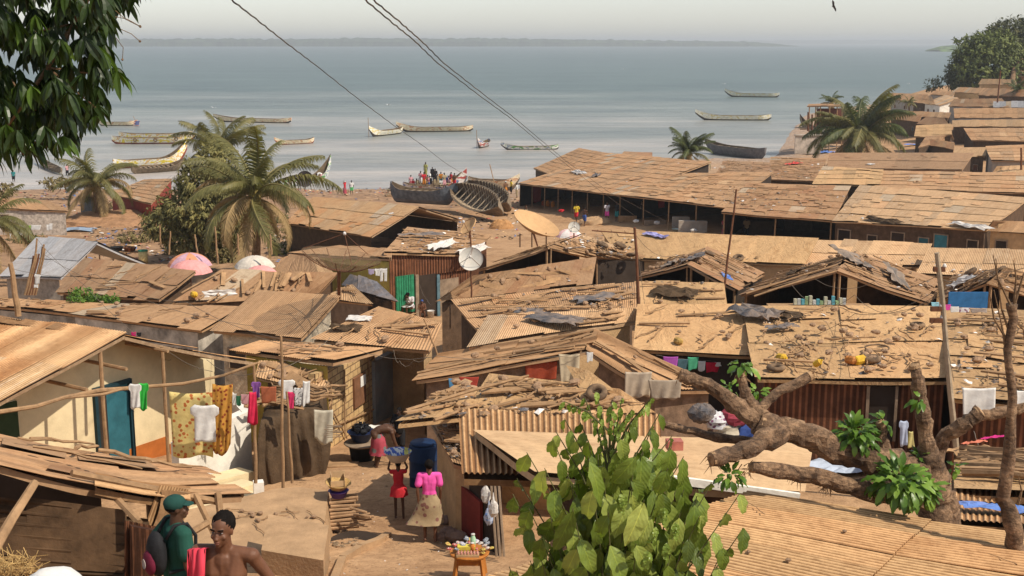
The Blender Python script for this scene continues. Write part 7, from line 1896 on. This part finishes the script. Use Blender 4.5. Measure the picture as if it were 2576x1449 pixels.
garment('towel',1655,500,1672,522,110,cloth('shop_red2',(.45,.04,.05)),'red cloth hanging from the middle market eave',3)
# ---- satellite dishes
def dish(label, c, r, aim, mt, back=None, mesh=False, mastbase=None, feed=True, depth=.18):
    aim = Vector(aim).normalized(); th = thing('satellite_dish', label, 'satellite dish', c); c = Vector(c); n = 8; X = aim.cross(Vector((0,0,1)))
    if X.length < .1: X = Vector((1,0,0))
    X.normalize(); Y_ = aim.cross(X)
    mb = MB(); mb.lathe([(r*i/n, depth*r*2*((i/n)**2)) for i in range(n+1)]+[(r*1.01, depth*r*2+.01),(r*1.01, depth*r*2-.03)]+[(r*i/n*1.0, depth*r*2*((i/n)**2)-.035) for i in range(n,-1,-1)], 30, c-aim*depth*r, axes=(X,Y_,aim)); mb.build('reflector', mt, th, smooth=True)
    if mesh:
        for k in range(12):
            a = 2*PI*k/12; rb = MB(); rb.tube([c-aim*(depth*r+.04)+(X*math.cos(a)+Y_*math.sin(a))*(r*i/6)+aim*(depth*r*2*((i/6)**2)) for i in range(7)], .014, 5); rb.build('rib', M_rpole, th)
    if feed:
        f_ = c+aim*r*.75; lm_ = MB(); lm_.blob(f_, .05,.05,.06,8,6,0); lm_.build('receiver', M_whitep, th)
        for k in range(3):
            a = 2*PI*k/3+.4; s_ = MB(); s_.tube([c+(X*math.cos(a)+Y_*math.sin(a))*r*.98+aim*depth*r, f_], .010, 5); s_.build('strut', M_rpole, th)
    if mastbase is not None:
        b_ = MB(); b_.tube([Vector(mastbase), c-aim*(depth*r+.05)], .035 if r < .9 else .06, 8); b_.build('mast', M_rpole, th)
    return th
D_mesh = simple('rusty_mesh', (.22,.15,.09), .8, .3, 3, .004)
t_ = D_mesh.node_tree; tb_ = t_.nodes.new('ShaderNodeBsdfTransparent'); mx_ = t_.nodes.new('ShaderNodeMixShader'); mx_.inputs[0].default_value = .78
t_.links.new(t_.nodes['Principled BSDF'].outputs[0], mx_.inputs[1]); t_.links.new(tb_.outputs[0], mx_.inputs[2]); t_.links.new(mx_.outputs[0], t_.nodes['Material Output'].inputs['Surface']); D_white = simple('dish_white', (.55,.52,.46), .6, .15, 5, .001, dust=.2); D_tan = simple('dish_dusty', (.50,.31,.155), .8, .15, 3, .002); D_blk = simple('dish_black', (.06,.05,.05), .8, .2, 3, .002)
c = W(856,660,37); dish('big rusty mesh dish tilted to the sky above the left middle roofs', c, 1.2, (.17,.0,.98), D_mesh, mesh=True, mastbase=onroof(852,735)[0]+Vector((0,0,-.3)))
c = W(1185,652,43.8); dish('round white dish on a rusty mast in the centre', c, .43, (-.05,-.75,.35), D_white, depth=.12)
c = W(1179,569,44); dish('small oval tan dish at the top of the rusty mast', c, .36, (-.65,-.35,.62), D_tan, depth=.1, mastbase=W(1181,600,44))
c = W(1346,570,60); dish('large orange tan dish tipped back beside the pink umbrella', c, 1.2, (.40,-.22,.89), D_tan, mastbase=G(1352,625,0)+Vector((0,0,.2)), feed=False)
for dx in (-38,-8,28): pole('stake', 'rusty stake under the large orange tan dish', 'stake', [W(1346+dx,622,60), W(1346+dx,580+abs(dx)*.2,60)], .03, M_rpole, 'stakes under the orange tan dish')
c = W(1444,572,62); dish('small pale dish in front of the yellow shirted man', c, .30, (.1,-.8,.3), D_white, mastbase=W(1444,598,62), depth=.1)
c = W(767,451,108); dish('round black dish standing by the shore', c, .72, (.05,-.8,.3), D_blk, feed=False, mastbase=W(767,480,108)); 
c = W(686,474,92); dish('white dish half hidden by the tall palm', c, .42, (.1,-.8,.2), D_white, feed=False, mastbase=W(686,500,92))
c = W(2494,248,225); dish('tiny white dish on the houses of the far quarter', c, .75, (-.5,-.7,.3), D_white, feed=False, mastbase=W(2494,262,225))
# ---- sunshades
def umbrella(label, px, py, Y, r, m1, m2=None, h=2.1, gored=8):
    t_ = W(px, py, Y); th = thing('umbrella', label, 'umbrella', t_); 
    mb = MB(); n = 6; vs = []; K = 32
    for j in range(n+1):
        a = j/n*1.15; rr_ = r*math.sin(a)/math.sin(1.15); z = -r*.55*(1-math.cos(a))/(1-math.cos(1.15))
        for k in range(K):
            q = 1-.05*(j/n)*abs(math.sin(PI*k/4)); vs.append(t_+Vector((rr_*q*math.cos(2*PI*k/K), rr_*q*math.sin(2*PI*k/K), z)))
    for j in range(n):
        for k in range(K):
            mb.add([vs[j*K+k],vs[j*K+(k+1)%K],vs[(j+1)*K+(k+1)%K],vs[(j+1)*K+k]], [(0,1,2,3)], None, .5, (k//4)%2 if m2 else 0)
    mb.build('canopy', [m1, m2] if m2 else m1, th)
    mb = MB(); mb.tube([t_+Vector((0,0,.08)), t_-Vector((0,0,h))], .02, 7); mb.build('pole', M_rpole, th); return th
u1 = cloth('umb_orange',(.62,.26,.14)); u2 = cloth('umb_mauve',(.48,.30,.36)); u3 = cloth('umb_pink',(.68,.30,.28)); u4 = cloth('umb_white',(.56,.50,.42)); u5 = cloth('umb_palepink',(.72,.44,.42)); u6 = cloth('umb_whiteish',(.66,.60,.56))
umbrella('large orange and mauve umbrella behind the brown roofs', 476, 636, 62, 1.15, u1, u2); umbrella('faded pink umbrella in front of the orange and mauve one', 478, 654, 58, 1.05, u3)
umbrella('dusty white umbrella behind the pole laden roof', 640, 643, 56, .95, u4); umbrella('pale pink and white umbrella by the small pale dish', 1432, 576, 66, .75, u5, u6); umbrella('faint peach umbrella under the dusty white one', 655, 668, 52, .8, u3)
# ---- alley goods
M_blueb = simple('blue_barrel', (.010,.028,.075), .5, .2, 5, .002); M_plblk = simple('black_plastic', (.015,.015,.017), .35, .3, 8, .004); M_straw = simple('straw', (.46,.30,.12), .9, .35, 14, .01); M_card = simple('cardboard', (.46,.31,.17), .9, .15, 5, .002)  # barrel blue darkened to stand in for alley shade
g = G(1066,1228,0)
lathe_thing('barrel', 'tall blue plastic barrel in the shade at the alley side', 'barrel', [('drum', [(.0,0),(.29,0),(.31,.03),(.31,.28),(.325,.30),(.31,.32),(.31,.60),(.325,.62),(.31,.64),(.31,.90),(.29,.93),(.0,.93)], M_blueb), ('lid', [(.0,.935),(.27,.935),(.29,.955),(.27,.975),(.0,.975)], M_blueb)], g, 0, (1.05,1.05,1.15))
g = G(912,1160,0)
lathe_thing('tub', 'black tub on the ground under the black bags', 'tub', [('tub', [(.0,0),(.24,0),(.30,.38),(.33,.40),(.31,.40),(.26,.06),(.0,.06)], M_plblk)], g, 0, 1.1)
lathe_thing('tray', 'round woven tray laid over the black tub', 'tray', [('tray', [(.0,.0),(.42,.0),(.46,.04),(.43,.05),(.0,.03)], M_boardl)], g+Vector((0,0,.45)), 0, 1.0)
lathe_thing('basin', 'dark basin heaped with black plastic bags', 'basin', [('basin', [(.0,0),(.22,0),(.36,.24),(.38,.25),(.34,.24),(.2,.03),(.0,.03)], simple('navy_basin',(.02,.03,.08),.4,.2,5,0))], g+Vector((-.03,.1,.52)), 0, .95)
for i in range(11):
    a = i*2.4; p = g+Vector((.19*math.cos(a)*(i/11)**.5-.03, .1+.19*math.sin(a)*(i/11)**.5, .78+.10*(1-i/11))); mb = MB(); mb.blob(p, .095,.095,.085, 9, 7, .2); mb.tube([p+Vector((0,0,.06)), p+Vector((.01,0,.12))], [.015,.03], 6); tag(mb.build('plastic_bag', M_plblk), 'knotted black plastic bag in the heaped basin', 'plastic bag', 'black bags in the basin')
rag(955,1078,.9,c_white,'white and green cloth tied in a bundle at the top of the alley',.8,.3,name='bundle',cat='bundle')
g = G(850,1290,.35)
zpl = W(850,1225,24.2)
fy_ = 23.6
for k in range(9):      # firewood: stacked logs seen side-on
    for j in range(2):
        a = W(829+R.uniform(-1,3), 1256+k*9.2+R.uniform(-1,1), fy_-.12*k*.3); b = a+Vector((.50+R.uniform(-.05,.10), .10+j*.10, R.uniform(-.02,.02)))
        mb = MB(); mb.tube([a+Vector((0,j*.13,0)), b], [.034,.03], 7, jit=.08); mb.tube([b-(b-a)*.01, b+(b-a)*.002], [.028,.026], 7); tag(mb.build('log', simple('firewood',(.36,.22,.12),.9,.4,6,.006)), 'split log in the firewood stack beside the platform', 'log', 'firewood logs stacked by the platform')
for k in range(8):
    p = W(880+R.uniform(-8,25), 1290+R.uniform(-20,30), fy_-.4); mb = MB(); mb.tube([p, p+Vector((.35,R.uniform(-.2,.2),R.uniform(-.05,.05)))], .025, 6); tag(mb.build('log', MATS['firewood']), 'loose log fallen beside the firewood stack', 'log', 'loose logs by the firewood stack')
p = W(852,1250,23.7); lathe_thing('basin', 'purple basin on top of the firewood stack', 'basin', [('basin', [(.0,0),(.15,0),(.22,.15),(.235,.155),(.21,.15),(.14,.02),(.0,.02)], simple('purple_basin',(.10,.05,.24),.4,.2,5,0))], p, 0, .9)
p = W(850,1228,23.7); lathe_thing('basket', 'shallow straw basket resting on the purple basin', 'basket', [('basket', [(.0,0),(.16,.0),(.26,.13),(.275,.14),(.25,.13),(.15,.02),(.0,.02)], M_straw)], p, 0, .95, .12, .1)
p = W(850,1215,23.8); bx = thing('carton', 'open cardboard carton leaning in the straw basket', 'carton', p)
for k,(o_,sx,sy,sz,rz) in enumerate((((0,.12,.08),.26,.012,.26,.2),((-.14,0,.08),.012,.24,.26,.2),((.13,.02,.06),.012,.24,.22,.2),((0,-.11,.02),.26,.012,.12,.2))):
    mb = MB(); mb.box(p+Vector(o_), sx, sy, sz, rz); mb.build('panel', M_card, bx)
# pit and rubble beyond the platform
mb = MB(); a = G(850,1330,0); 
for _ in range(60):
    p = G(R.uniform(840,905), R.uniform(1318,1375), 0); mb.blob(p, R.uniform(.02,.07),R.uniform(.02,.07),R.uniform(.02,.05),6,4,.3, tone=R.random())
tag(mb.build('rubble', simple('rubble',(.26,.18,.11),.95,.5,8,.01)), 'rubble and rubbish in the pit beside the firewood', 'rubble', kind='stuff')
mb = MB(); p = G(892,1360,.012); mb.lathe([(.0,0),(.42,0),(.5,.004)], 16, p); 
o = mb.build('pit', M_dark); o['kind'] = 'structure'  # flat near-black disc paints the shade of a hole
def boxy(label, name, cat, pts, h, mt, group=None):
    """low block through 4 ground pixels"""
    P = [G(x,y,0) for x,y in pts]; mb = MB(); n = len(P); z = max(p.z for p in P)+h
    mb.add([Vector((p.x,p.y,z+noise.noise(p*2)*.03)) for p in P]+[p-Vector((0,0,.3)) for p in P], [tuple(range(n))]+[(i,(i+1)%n,n+(i+1)%n,n+i) for i in range(n)]); return tag(mb.build(name, mt), label, cat, group)
mb = MB(); p = G(850,1170,.06); mb.box(p, 1.0,.35,.05,.05); tag(mb.build('board', M_plank), 'thin board laid flat across the ditch near the black tub', 'board')
kp = [G(x,y,0) for x,y in ((850,1470),(872,1410),(915,1382),(960,1366),(985,1350))]
mb = MB()
for a_, b_ in zip(kp[:-1], kp[1:]): slabwall(mb, a_, b_, .09, .09, .14, -.2)
tag(mb.build('kerb', M_conc), 'curved earth kerb running along the alley below the pit', 'kerb')
boxy('broken concrete slab at the foot of the platform', 'slab', 'slab', [(660,1449),(680,1400),(830,1418),(815,1460)], .35, M_conc)
for i,(x,y,s) in enumerate(((1125,1338,.16),(1140,1348,.2),(1122,1310,.17),(1105,1350,.12),(1155,1352,.18))):
    mb = MB(); mb.blob(G(x,y,.08), s,s*.8,s*.7,10,7,.1); tag(mb.build('sack', simple('earthy_sack',(.24,.16,.12),.9,.3,5,.01)), 'lumpy sack at the foot of the earth wall', 'sack', 'sacks along the earth wall')
# snack table
tp_ = W(1181,1388,19.6); tb = thing('table', 'small orange wooden table laden with snacks at the lower edge of the alley', 'table', (tp_.x, tp_.y, T(tp_.x,tp_.y)))
mb = MB(); mb.lathe([(.0,-.03),(.33,-.03),(.34,0),(.33,.012),(.0,.012)], 26, tp_); mb.build('tabletop', simple('orange_wood',(.42,.16,.035),.6,.25,5,.002), tb)
for s in (-1,1):
    for q in (-1,1):
        mb = MB(); mb.beam(tp_+Vector((s*.2,q*.2,-.03)), Vector((tp_.x+s*.26, tp_.y+q*.26, T(tp_.x,tp_.y)-.05)), .06,.05); mb.build('leg', MATS['orange_wood'], tb)
mb = MB(); mb.beam(tp_+Vector((-.2,-.2,-.10)), tp_+Vector((.2,-.2,-.10)), .03,.12); mb.build('apron', MATS['orange_wood'], tb)
T0 = tp_+Vector((0,0,.014))
tr = thing('egg_tray', 'carton tray with a row of brown eggs on the snack table', 'egg tray', T0+Vector((-.02,-.20,0))); mb = MB(); mb.box(T0+Vector((-.02,-.20,.02)), .38,.14,.04); mb.build('tray', M_card, tr)
for i in range(7):
    for j in range(2): mb = MB(); mb.blob(T0+Vector((-.18+.053*i,-.235+.06*j,.055)), .021,.021,.028,10,8,0); mb.build('egg', simple('egg',(.48,.22,.17),.5,.1,9,0), tr, smooth=True)
mb = MB(); mb.box(T0+Vector((-.05,-.04,.09)), .30,.14,.05, .05); mb.box(T0+Vector((-.05,-.04,.045)), .29,.13,.05,.05); tag(mb.build('carton', simple('yellow_carton',(.62,.50,.08),.7,.2,9,0)), 'yellow snack carton in the middle of the table', 'carton')
for i,(dx,dy,mt,lb_) in enumerate(((.06,.02,simple('pale_green_plastic',(.40,.62,.42),.4,.1,5,0),'pale green bottle standing tallest on the snack table'),(.05,-.07,simple('orange_jar',(.60,.22,.05),.4,.1,5,0),'orange jar in front of the pale green bottle'))):
    h_ = .27-.12*i; lathe_thing('bottle', lb_, 'bottle', [('glass', [(.0,0),(.045,0),(.047,h_*.7),(.03,h_*.85),(.03,h_*.93),(.0,h_*.93)], mt), ('cap', [(.0,h_*.93),(.034,h_*.93),(.034,h_),(.0,h_)], MATS['white_plastic'])], T0+Vector((dx,dy,.03)))
sn = [((.55,.5,.5),(.15,.2,.45)),((.5,.12,.1),(.6,.55,.5)),((.55,.5,.45),(.5,.15,.12)),((.2,.22,.25),(.6,.6,.6)),((.5,.38,.1),(.5,.1,.1))]
for i in range(30):
    a = R.uniform(0,2*PI); rr_ = R.uniform(.12,.36); p = T0+Vector((rr_*math.cos(a)*1.25+.03, rr_*math.sin(a)*.8+.05, .03+R.uniform(0,.10)))
    if abs(p.x-T0.x+.05) < .15 and p.y < T0.y-.02: continue
    k = i%5; mb = MB(); mb.blob(p, .055,.042,.022, 8, 6, .25, axes=(Vector((math.cos(a),math.sin(a),.3)).normalized(), Vector((-math.sin(a),math.cos(a),0)), Vector((-.3*math.cos(a),-.3*math.sin(a),1)).normalized()))
    tag(mb.build('snack_packet', cloth('packet%d'%k, sn[k][0], sn[k][1], 30, .35)), 'small shiny snack packet heaped on the snack table', 'packet', 'snack packets on the table')
for i,(x,y,mt) in enumerate(((1222,1245,M_whitep),(1230,1300,cloth('bag_blue',(.40,.46,.60),(.15,.25,.5),12)),(1241,1280,M_whitep))):
    p = W(x,y,21.4-.2*i); mb = MB(); mb.blob(p, .09,.07,.16,10,8,.12); mb.tube([p+Vector((0,0,.14)), p+Vector((0,.02,.30))], [.03,.008], 6); tag(mb.build('plastic_bag', mt), ['white plastic bag hung highest beside the red door','blue and white bag hung lowest beside the red door','pale bag hung on the post right of the red door'][i], 'plastic bag')
# ---- misc structures and goods further off
def wallq(name, label, pts, h, mt, cat='wall', th=.12): return block_wall(name, label, pts, h, mt, th, cat)
M_ggreen = simple('green_iron', (.03,.20,.10), .7, .35, 5, .002)
rsh = [o for o in bpy.data.objects if o.get('label','').startswith('rusty iron walled')][0]; rw = [c_ for c_ in rsh.children if c_.name.startswith('wall')][0]
P4r = [p for p in PANELS if 'rusty iron walled' in p[1]][0][2]; A = P4r[0].lerp(P4r[2], .08); X = (P4r[1]-P4r[0]); X.z = 0; X.normalize(); N = Vector((X.y,-X.x,0))
def rect(px0,py0,px1,py1,nm,mt,out,d=.05,rib=0,par=None):
    o, c, Xx, L, zz = wall_rect(px0,py0,px1,py1,nm,mt,par or rsh,out,o=A,n=N,d=d)
    if rib:
        mb = MB(); k = int(L/rib)
        for i in range(k): mb.box(Vector((c.x,c.y,(zz[0]+zz[1])/2))+Xx*(-L/2+(i+.5)*rib)+N*(out+d/2+.01), rib*.45,.03,zz[1]-zz[0], axes=(Xx,N,Vector((0,0,1))))
        mb.build(nm+'_ribs', mt, o)
    return o
rect(992,692,1038,786,'green_panel',M_ggreen,.10,.03,.13); rect(1048,690,1092,792,'door',M_dark,.10,.03); rect(1040,690,1048,796,'door_post',M_boardl,.14,.08); rect(1094,690,1101,796,'door_post',simple('blue_post',(.10,.17,.20),.7,.3,5,0),.14,.08)  # the dark door sheet stands in for shade in the doorway
rect(1102,700,1150,796,'side_panel',M_boardl,.10,.03); rect(990,642,1180,690,'upper_sheet',M_rustw,.06,.03,.16)
p = G(1078,800,.0); lathe_thing('bucket', 'white bucket beside the seated child', 'bucket', [('pail', [(.0,0),(.13,0),(.17,.32),(.18,.33),(.16,.32),(.12,.02),(.0,.02)], M_whitep)], p+Vector((.1,.1,0)))
rag(1008,782,.9,cloth('mint',(.12,.45,.32)),'green and white washing heaped in a tub by the seated woman',.7,.2,name='washing',cat='washing')
# table of basins on the slope, drum, zinc privy, mounds
tb = thing('bench', 'long rough trestle with basins on the bare slope at the left', 'bench', G(260,640,0)); a = G(165,628,.75); b = G(368,634,.75)
mb = MB(); mb.beam(a, b, .7, .05); mb.build('top', M_plank, tb)
for k in range(6):
    q = a.lerp(b,(k+.5)/6); mb = MB(); mb.tube([q, Vector((q.x,q.y,T(q.x,q.y)-.1))], .05, 6); mb.build('leg', M_stick, tb)
for k,(u,lb_,mt) in enumerate(((.5,'brown basin in the middle of the long trestle',M_tyre),(.64,'black basin right of the brown one on the trestle',M_plblk),(.8,'rusty basin at the right of the long trestle',M_rustw))):
    q = a.lerp(b,u)+Vector((0,0,.03)); lathe_thing('basin', lb_, 'basin', [('basin', [(.0,0),(.3,0),(.42,.26),(.44,.26),(.4,.24),(.28,.03),(.0,.03)], mt)], q)
lathe_thing('drum', 'yellow drum with green lid on the slope below the trestle', 'drum', [('body', [(.0,0),(.3,0),(.3,.85),(.0,.85)], simple('cream_drum',(.56,.44,.20),.7,.2,5,0)), ('lid', [(.0,.86),(.32,.86),(.32,.93),(.0,.95)], M_green)], G(361,664,0))
q = G(222,552,0); pv_ = thing('privy', 'narrow grey iron sheet privy beside the leaning palm trunk', 'privy', q); mb = MB(); mb.box(q+Vector((0,.6,1.0)), 1.25,1.2,2.1); mb.build('walls', simple('grey_zinc_sheet',(.22,.235,.24),.6,.3,4,.004), pv_)
mb = MB(); mb.box(q+Vector((0,.55,2.1)), 1.45,1.45,.06); mb.build('roof', M_rustw, pv_)
for i in range(8): mb = MB(); mb.box(q+Vector((-.6+.17*i,-.02,1.0)), .05,.04,2.0); mb.build('rib', MATS['grey_zinc_sheet'], pv_)
def mound(px,py,rx,rz_,label,mt,name='mound'):
    mb = MB(); mb.blob(G(px,py,0), rx, rx*.8, rz_, 18, 12, .08); tag(mb.build(name, mt, smooth=False), label, 'mound')
M_sand = simple('sand', (.42,.22,.09), .95, .3, 6, .02)
mound(1262,575,1.1,.8,'small sand mound near the open ribbed hulls',M_sand); mound(1500,562,1.6,.6,'low dusty mound behind the two walking men',M_conc)
mound(300,560,6,1.0,'broad bank of reddish earth on the bare slope at the left',simple('red_bank',(.34,.19,.10),.95,.4,1.5,.06)); mound(20,1440,.9,.4,'heap of straw in the bottom left corner',M_straw,'straw_heap')
mb = MB(); 
for _ in range(260):
    p = W(R.uniform(-20,85), R.uniform(1400,1449), 11.5+R.uniform(-.3,.4)); d = rdir(R); mb.tube([p, p+d*R.uniform(.06,.2)], .004, 3)
tag(mb.build('straw', M_straw), 'loose straw on the heap in the bottom left corner', 'straw', kind='stuff')
mb = MB(); mb.blob(W(140,1470,11.0), .28,.2,.16,14,9,.05); tag(mb.build('sack', c_white, smooth=True), 'pale sack top poking in at the bottom edge', 'sack')
# hut top branches, sacks and nets at the centre
ctr, ztop, hp = HUTTOP
for i in range(34):
    a = R.uniform(0,2*PI); p = Vector((ctr.x+R.uniform(-.8,.8), ctr.y+R.uniform(-.7,.7), ztop+.05+R.uniform(0,.22))); L = R.uniform(.5,1.5); rz = R.gauss(.1,.5)
    inst('stick', p, Vector((R.uniform(-.1,.1),R.uniform(-.1,.1),1)), rz, (L,R.uniform(1,2.4),R.uniform(1,2.4)), 'dark branch heaped on top of the sacking hut', 'branches heaped on the sacking hut')
rag(700,1055,1.5,M_tarpb,'dark folded sacking among the branches on the hut',.7,.1,lift=.1,sz=1.5)
def at_top(o, p): o.location = p
o = bpy.context.scene.objects[-1]
for i in range(7):
    p = W(815+R.uniform(0,8), 1070+i*5, 27.2); mb = MB(); mb.tube([p, p+Vector((.35,0,R.uniform(-.03,.03)))], .012, 5); tag(mb.build('rod', M_boardl), 'thin rod sticking out of the right side of the sacking hut', 'rod', 'rods poking from the sacking hut')
garment('towel',790,1030,838,1120,27.6,cloth('offwhite',(.50,.46,.36)),'off white sheet draped from the right corner of the sacking hut',6)
c_offw = cloth('sackcloth', (.50,.43,.32))
for i,(x,y,s,mt,lb_) in enumerate(((1830,1082,.24,c_offw,'bulging white sack behind the lopped tree limbs'),(1805,1060,.22,c_wp,'white and maroon printed bundle behind the white sack'),(1765,1040,.22,M_crum,'grey net bundle on the lumpy roof'),(1850,1050,.25,c_rp,'red printed bundle at the left of the lopped tree'),(1880,1085,.24,c_blu,'blue cloth bundle under the lopped tree fork'))):
    mb = MB(); mb.blob(W(x,y,19.5), s,s*.8,s*.75,14,9,.12); tag(mb.build('bundle', mt), lb_, 'bundle')
p,n_ = onroof(1695,1145); mb = MB(); mb.box(p+Vector((0,0,.05)), .20,.16,.12,.1,tone=.5); tag(mb.build('box', simple('red_grey_box',(.38,.12,.10),.7,.4,7,.002,dust=.3)), 'red and grey box standing on the flat pale roof', 'box')
p = W(2003,1062,30); mb = MB()
for k in range(4): mb.box(p+Vector((0,0,-.22+.15*k)), .30,.06,.04)
for s in (-1,1): mb.box(p+Vector((s*.14,0,0)), .03,.06,.55)
tag(mb.build('crate', simple('crate_red',(.24,.05,.03),.6,.2,6,0)), 'dark red crate hung on the rusty wall behind the lopped tree', 'crate')
rag(2105,1178,2.0,cloth('pale_sky',(.42,.48,.58)),'pale blue and cream sheet glimpsed under the lopped tree trunk',.8,.2,name='sheet',cat='sheet')
# shelf of goods in the large shelter
sh = thing('shelf', 'long shelf inside the large gabled shelter', 'shelf', W(2060,772,40)); mb = MB(); mb.box(W(2060,768,40), 3.4,.4,.05); mb.build('board', M_plank, sh)
for k in (-1,1): mb = MB(); q = W(2060+k*120,768,40); mb.tube([q, Vector((q.x,q.y,T(q.x,q.y)))], .04, 6); mb.build('leg', M_stick, sh)
for i in range(14):
    q = W(2000+i*9.5,768,39.9)+Vector((0,0,.03)); k = i%4; h_ = R.uniform(.12,.3); mb = MB(); mb.box(q+Vector((0,0,h_/2)), .1,.1,h_, R.uniform(-.2,.2), tone=R.random())
    tag(mb.build('packet', cloth('ware%d'%k, [(.45,.42,.30),(.5,.5,.46),(.12,.35,.40),(.30,.40,.20)][k])), 'packet of goods standing on the long shelf in the shelter', 'packet', 'goods on the long shelf')
A_ = G(2388,800,0); pb2 = MB(); Yb = 44.0; pb2.box((W(2385,760,Yb)+W(2484,760,Yb))/2, (W(2484,760,Yb)-W(2385,760,Yb)).x, .06, .75); tag(pb2.build('panel', M_blue), 'blue painted board wall inside the right hand gabled shelter', 'panel')
pr_ = [p for p in PANELS if 'tarpaulin roof scattered' in p[1]][0][2]; wsh = [o for o in bpy.data.objects if 'tarpaulin roof scattered' in o.get('label','')][0]
A_ = wsh_w = pr_[0].lerp(pr_[2], .04); X_ = (pr_[1]-pr_[0]); X_.z = 0; X_.normalize(); N_w = Vector((X_.y,-X_.x,0))
wall_rect(2188,968,2252,1105,'door',M_dark,wsh,.12,o=A_,n=N_w,d=.04); wall_rect(2180,966,2188,1105,'door_post',M_boardl,wsh,.16,o=A_,n=N_w,d=.06); wall_rect(2252,966,2259,1105,'door_post',M_boardl,wsh,.16,o=A_,n=N_w,d=.06)  # dark sheet painted for the shade of the open doorway
# loose litter: scraps nobody could count
def litter(label, pix, n, size, mts, roof=True, name='litter'):
    mb = MB()
    for _ in range(n):
        x0,y0,x1,y1 = R.choice(pix); x = R.uniform(x0,x1); y = R.uniform(y0,y1)
        p, nn = onroof(x, y, .08) if roof else (G(x,y,.02), Vector((0,0,1)))
        s = size*R.uniform(.4,1.3)*(1+p.y/90); a = R.uniform(0,6); X = Vector((math.cos(a),math.sin(a),R.uniform(-.3,.3)))*s; Y_ = Vector((-math.sin(a)*.6,math.cos(a)*.6,R.uniform(-.3,.3)))*s; U = Vector((0,0,s*.35))
        mb.add([p-X-Y_,p+X-Y_*.7,p+X*.7+Y_,p-X*.8+Y_,p+U], [(0,1,4),(1,2,4),(2,3,4),(3,0,4)], None, R.random(), R.randrange(len(mts)))
    tag(mb.build(name, mts), label, 'litter', kind='stuff')
litter('scraps dust and rags scattered over the messy roofs', [(1240,700,1600,780),(1500,600,1600,670),(1610,640,1920,720),(1880,650,2360,760),(2380,680,2576,740),(1920,780,2576,960),(1020,960,1500,1060),(1090,1060,1160,1160),(1560,400,2100,460),(1820,470,2200,560),(1000,580,1210,640),(1390,590,1520,620),(2400,780,2576,1010),(1700,470,1900,520)], 1500, .055, [M_plank, M_stick, M_tarpg, M_stone, M_whitep, M_crum])
litter('rubbish strewn over the beach and the slope at the left', [(0,460,980,505),(60,480,400,560),(100,560,420,640),(400,560,720,660),(1130,500,1310,600),(700,455,980,490),(220,570,520,660)], 2600, .075, [M_whitep, M_stone, M_tarpb, M_plank, M_boardl, M_stone, M_conc, M_tarpb, M_dark, M_mud, cloth('litter_red',(.35,.08,.06)), cloth('litter_blue',(.12,.18,.35)), M_dark], roof=False)
litter('small stones and scraps on the alley floor', [(850,1100,1110,1449),(560,1240,840,1420)], 260, .018, [M_stone, M_whitep, M_plank, M_boardl], roof=True)

for i,(x,y,w_,h_,mt,lb_) in enumerate(((1395,520,.8,.5,M_boardl,'low wooden counter at the first stall'),(1500,520,1.2,.7,M_board,'dark wooden counter in the shade of the first stall'),(1580,560,1.6,.5,M_plank,'plank bench between the market posts'),(1650,570,1.8,.45,M_boardl,'trading table under the middle market eave'),(1715,575,1.4,.9,M_greyw,'grey panel leaning at the middle of the market'),
    (1745,590,2.2,1.0,M_greyw,'stained grey board propped under the ragged stall eave'),(1920,600,2.0,1.2,M_tarpb,'brown sacking screen at the ragged stall'),(2010,585,2.2,1.1,M_boardl,'weathered board screen right of the sacking one'),(2320,605,1.2,.9,M_boardl,'small trading table at the longest stall'),(2420,620,1.6,.8,M_bluew,'blue grey counter near the right end of the market'))):
    p = G(x,y,0)+Vector((0,.6,0)); mb = MB(); mb.box(p+Vector((0,0,h_/2)), w_, .35, h_, R.uniform(-.1,.1)); tag(mb.build('counter', mt), lb_, 'counter')
for i,(x,y,mt) in enumerate(((1412,530,c_red),(1600,556,c_white),(1652,560,M_whitep),(1745,580,M_whitep),(1905,596,M_whitep),(2313,592,M_whitep),(2360,600,M_whitep),(2460,604,M_whitep),(2535,612,M_whitep))):
    p = G(x,y,.5); mb = MB(); mb.blob(p, .28,.2,.14,8,6,.25); tag(mb.build('bundle', mt), 'small heap of goods on the market front', 'bundle', 'heaps of goods along the market row')
lathe_thing('basin', 'white and green basin on the ground before the middle market posts', 'basin', [('basin', [(.0,0),(.25,0),(.42,.2),(.44,.2),(.4,.18),(.24,.03),(.0,.03)], simple('enamel',(.55,.60,.52),.5,.1,5,0))], G(1703,582,0))

for i in range(16):
    x = R.uniform(590,800); y = R.uniform(1285,1350); p = S(x,y,zt_+.03); inst('stone', p, Vector((0,0,1)), R.uniform(0,6), R.uniform(.2,.6), 'loose stone on the earth platform', 'loose stones on the earth platform')
for i in range(9):
    x = R.uniform(600,800); y = R.uniform(1280,1350); p = S(x,y,zt_+.03); inst('stick', p, Vector((0,0,1)), R.uniform(0,6), (R.uniform(.3,.8),.6,.6), 'dry stick on the earth platform', 'dry sticks on the earth platform')
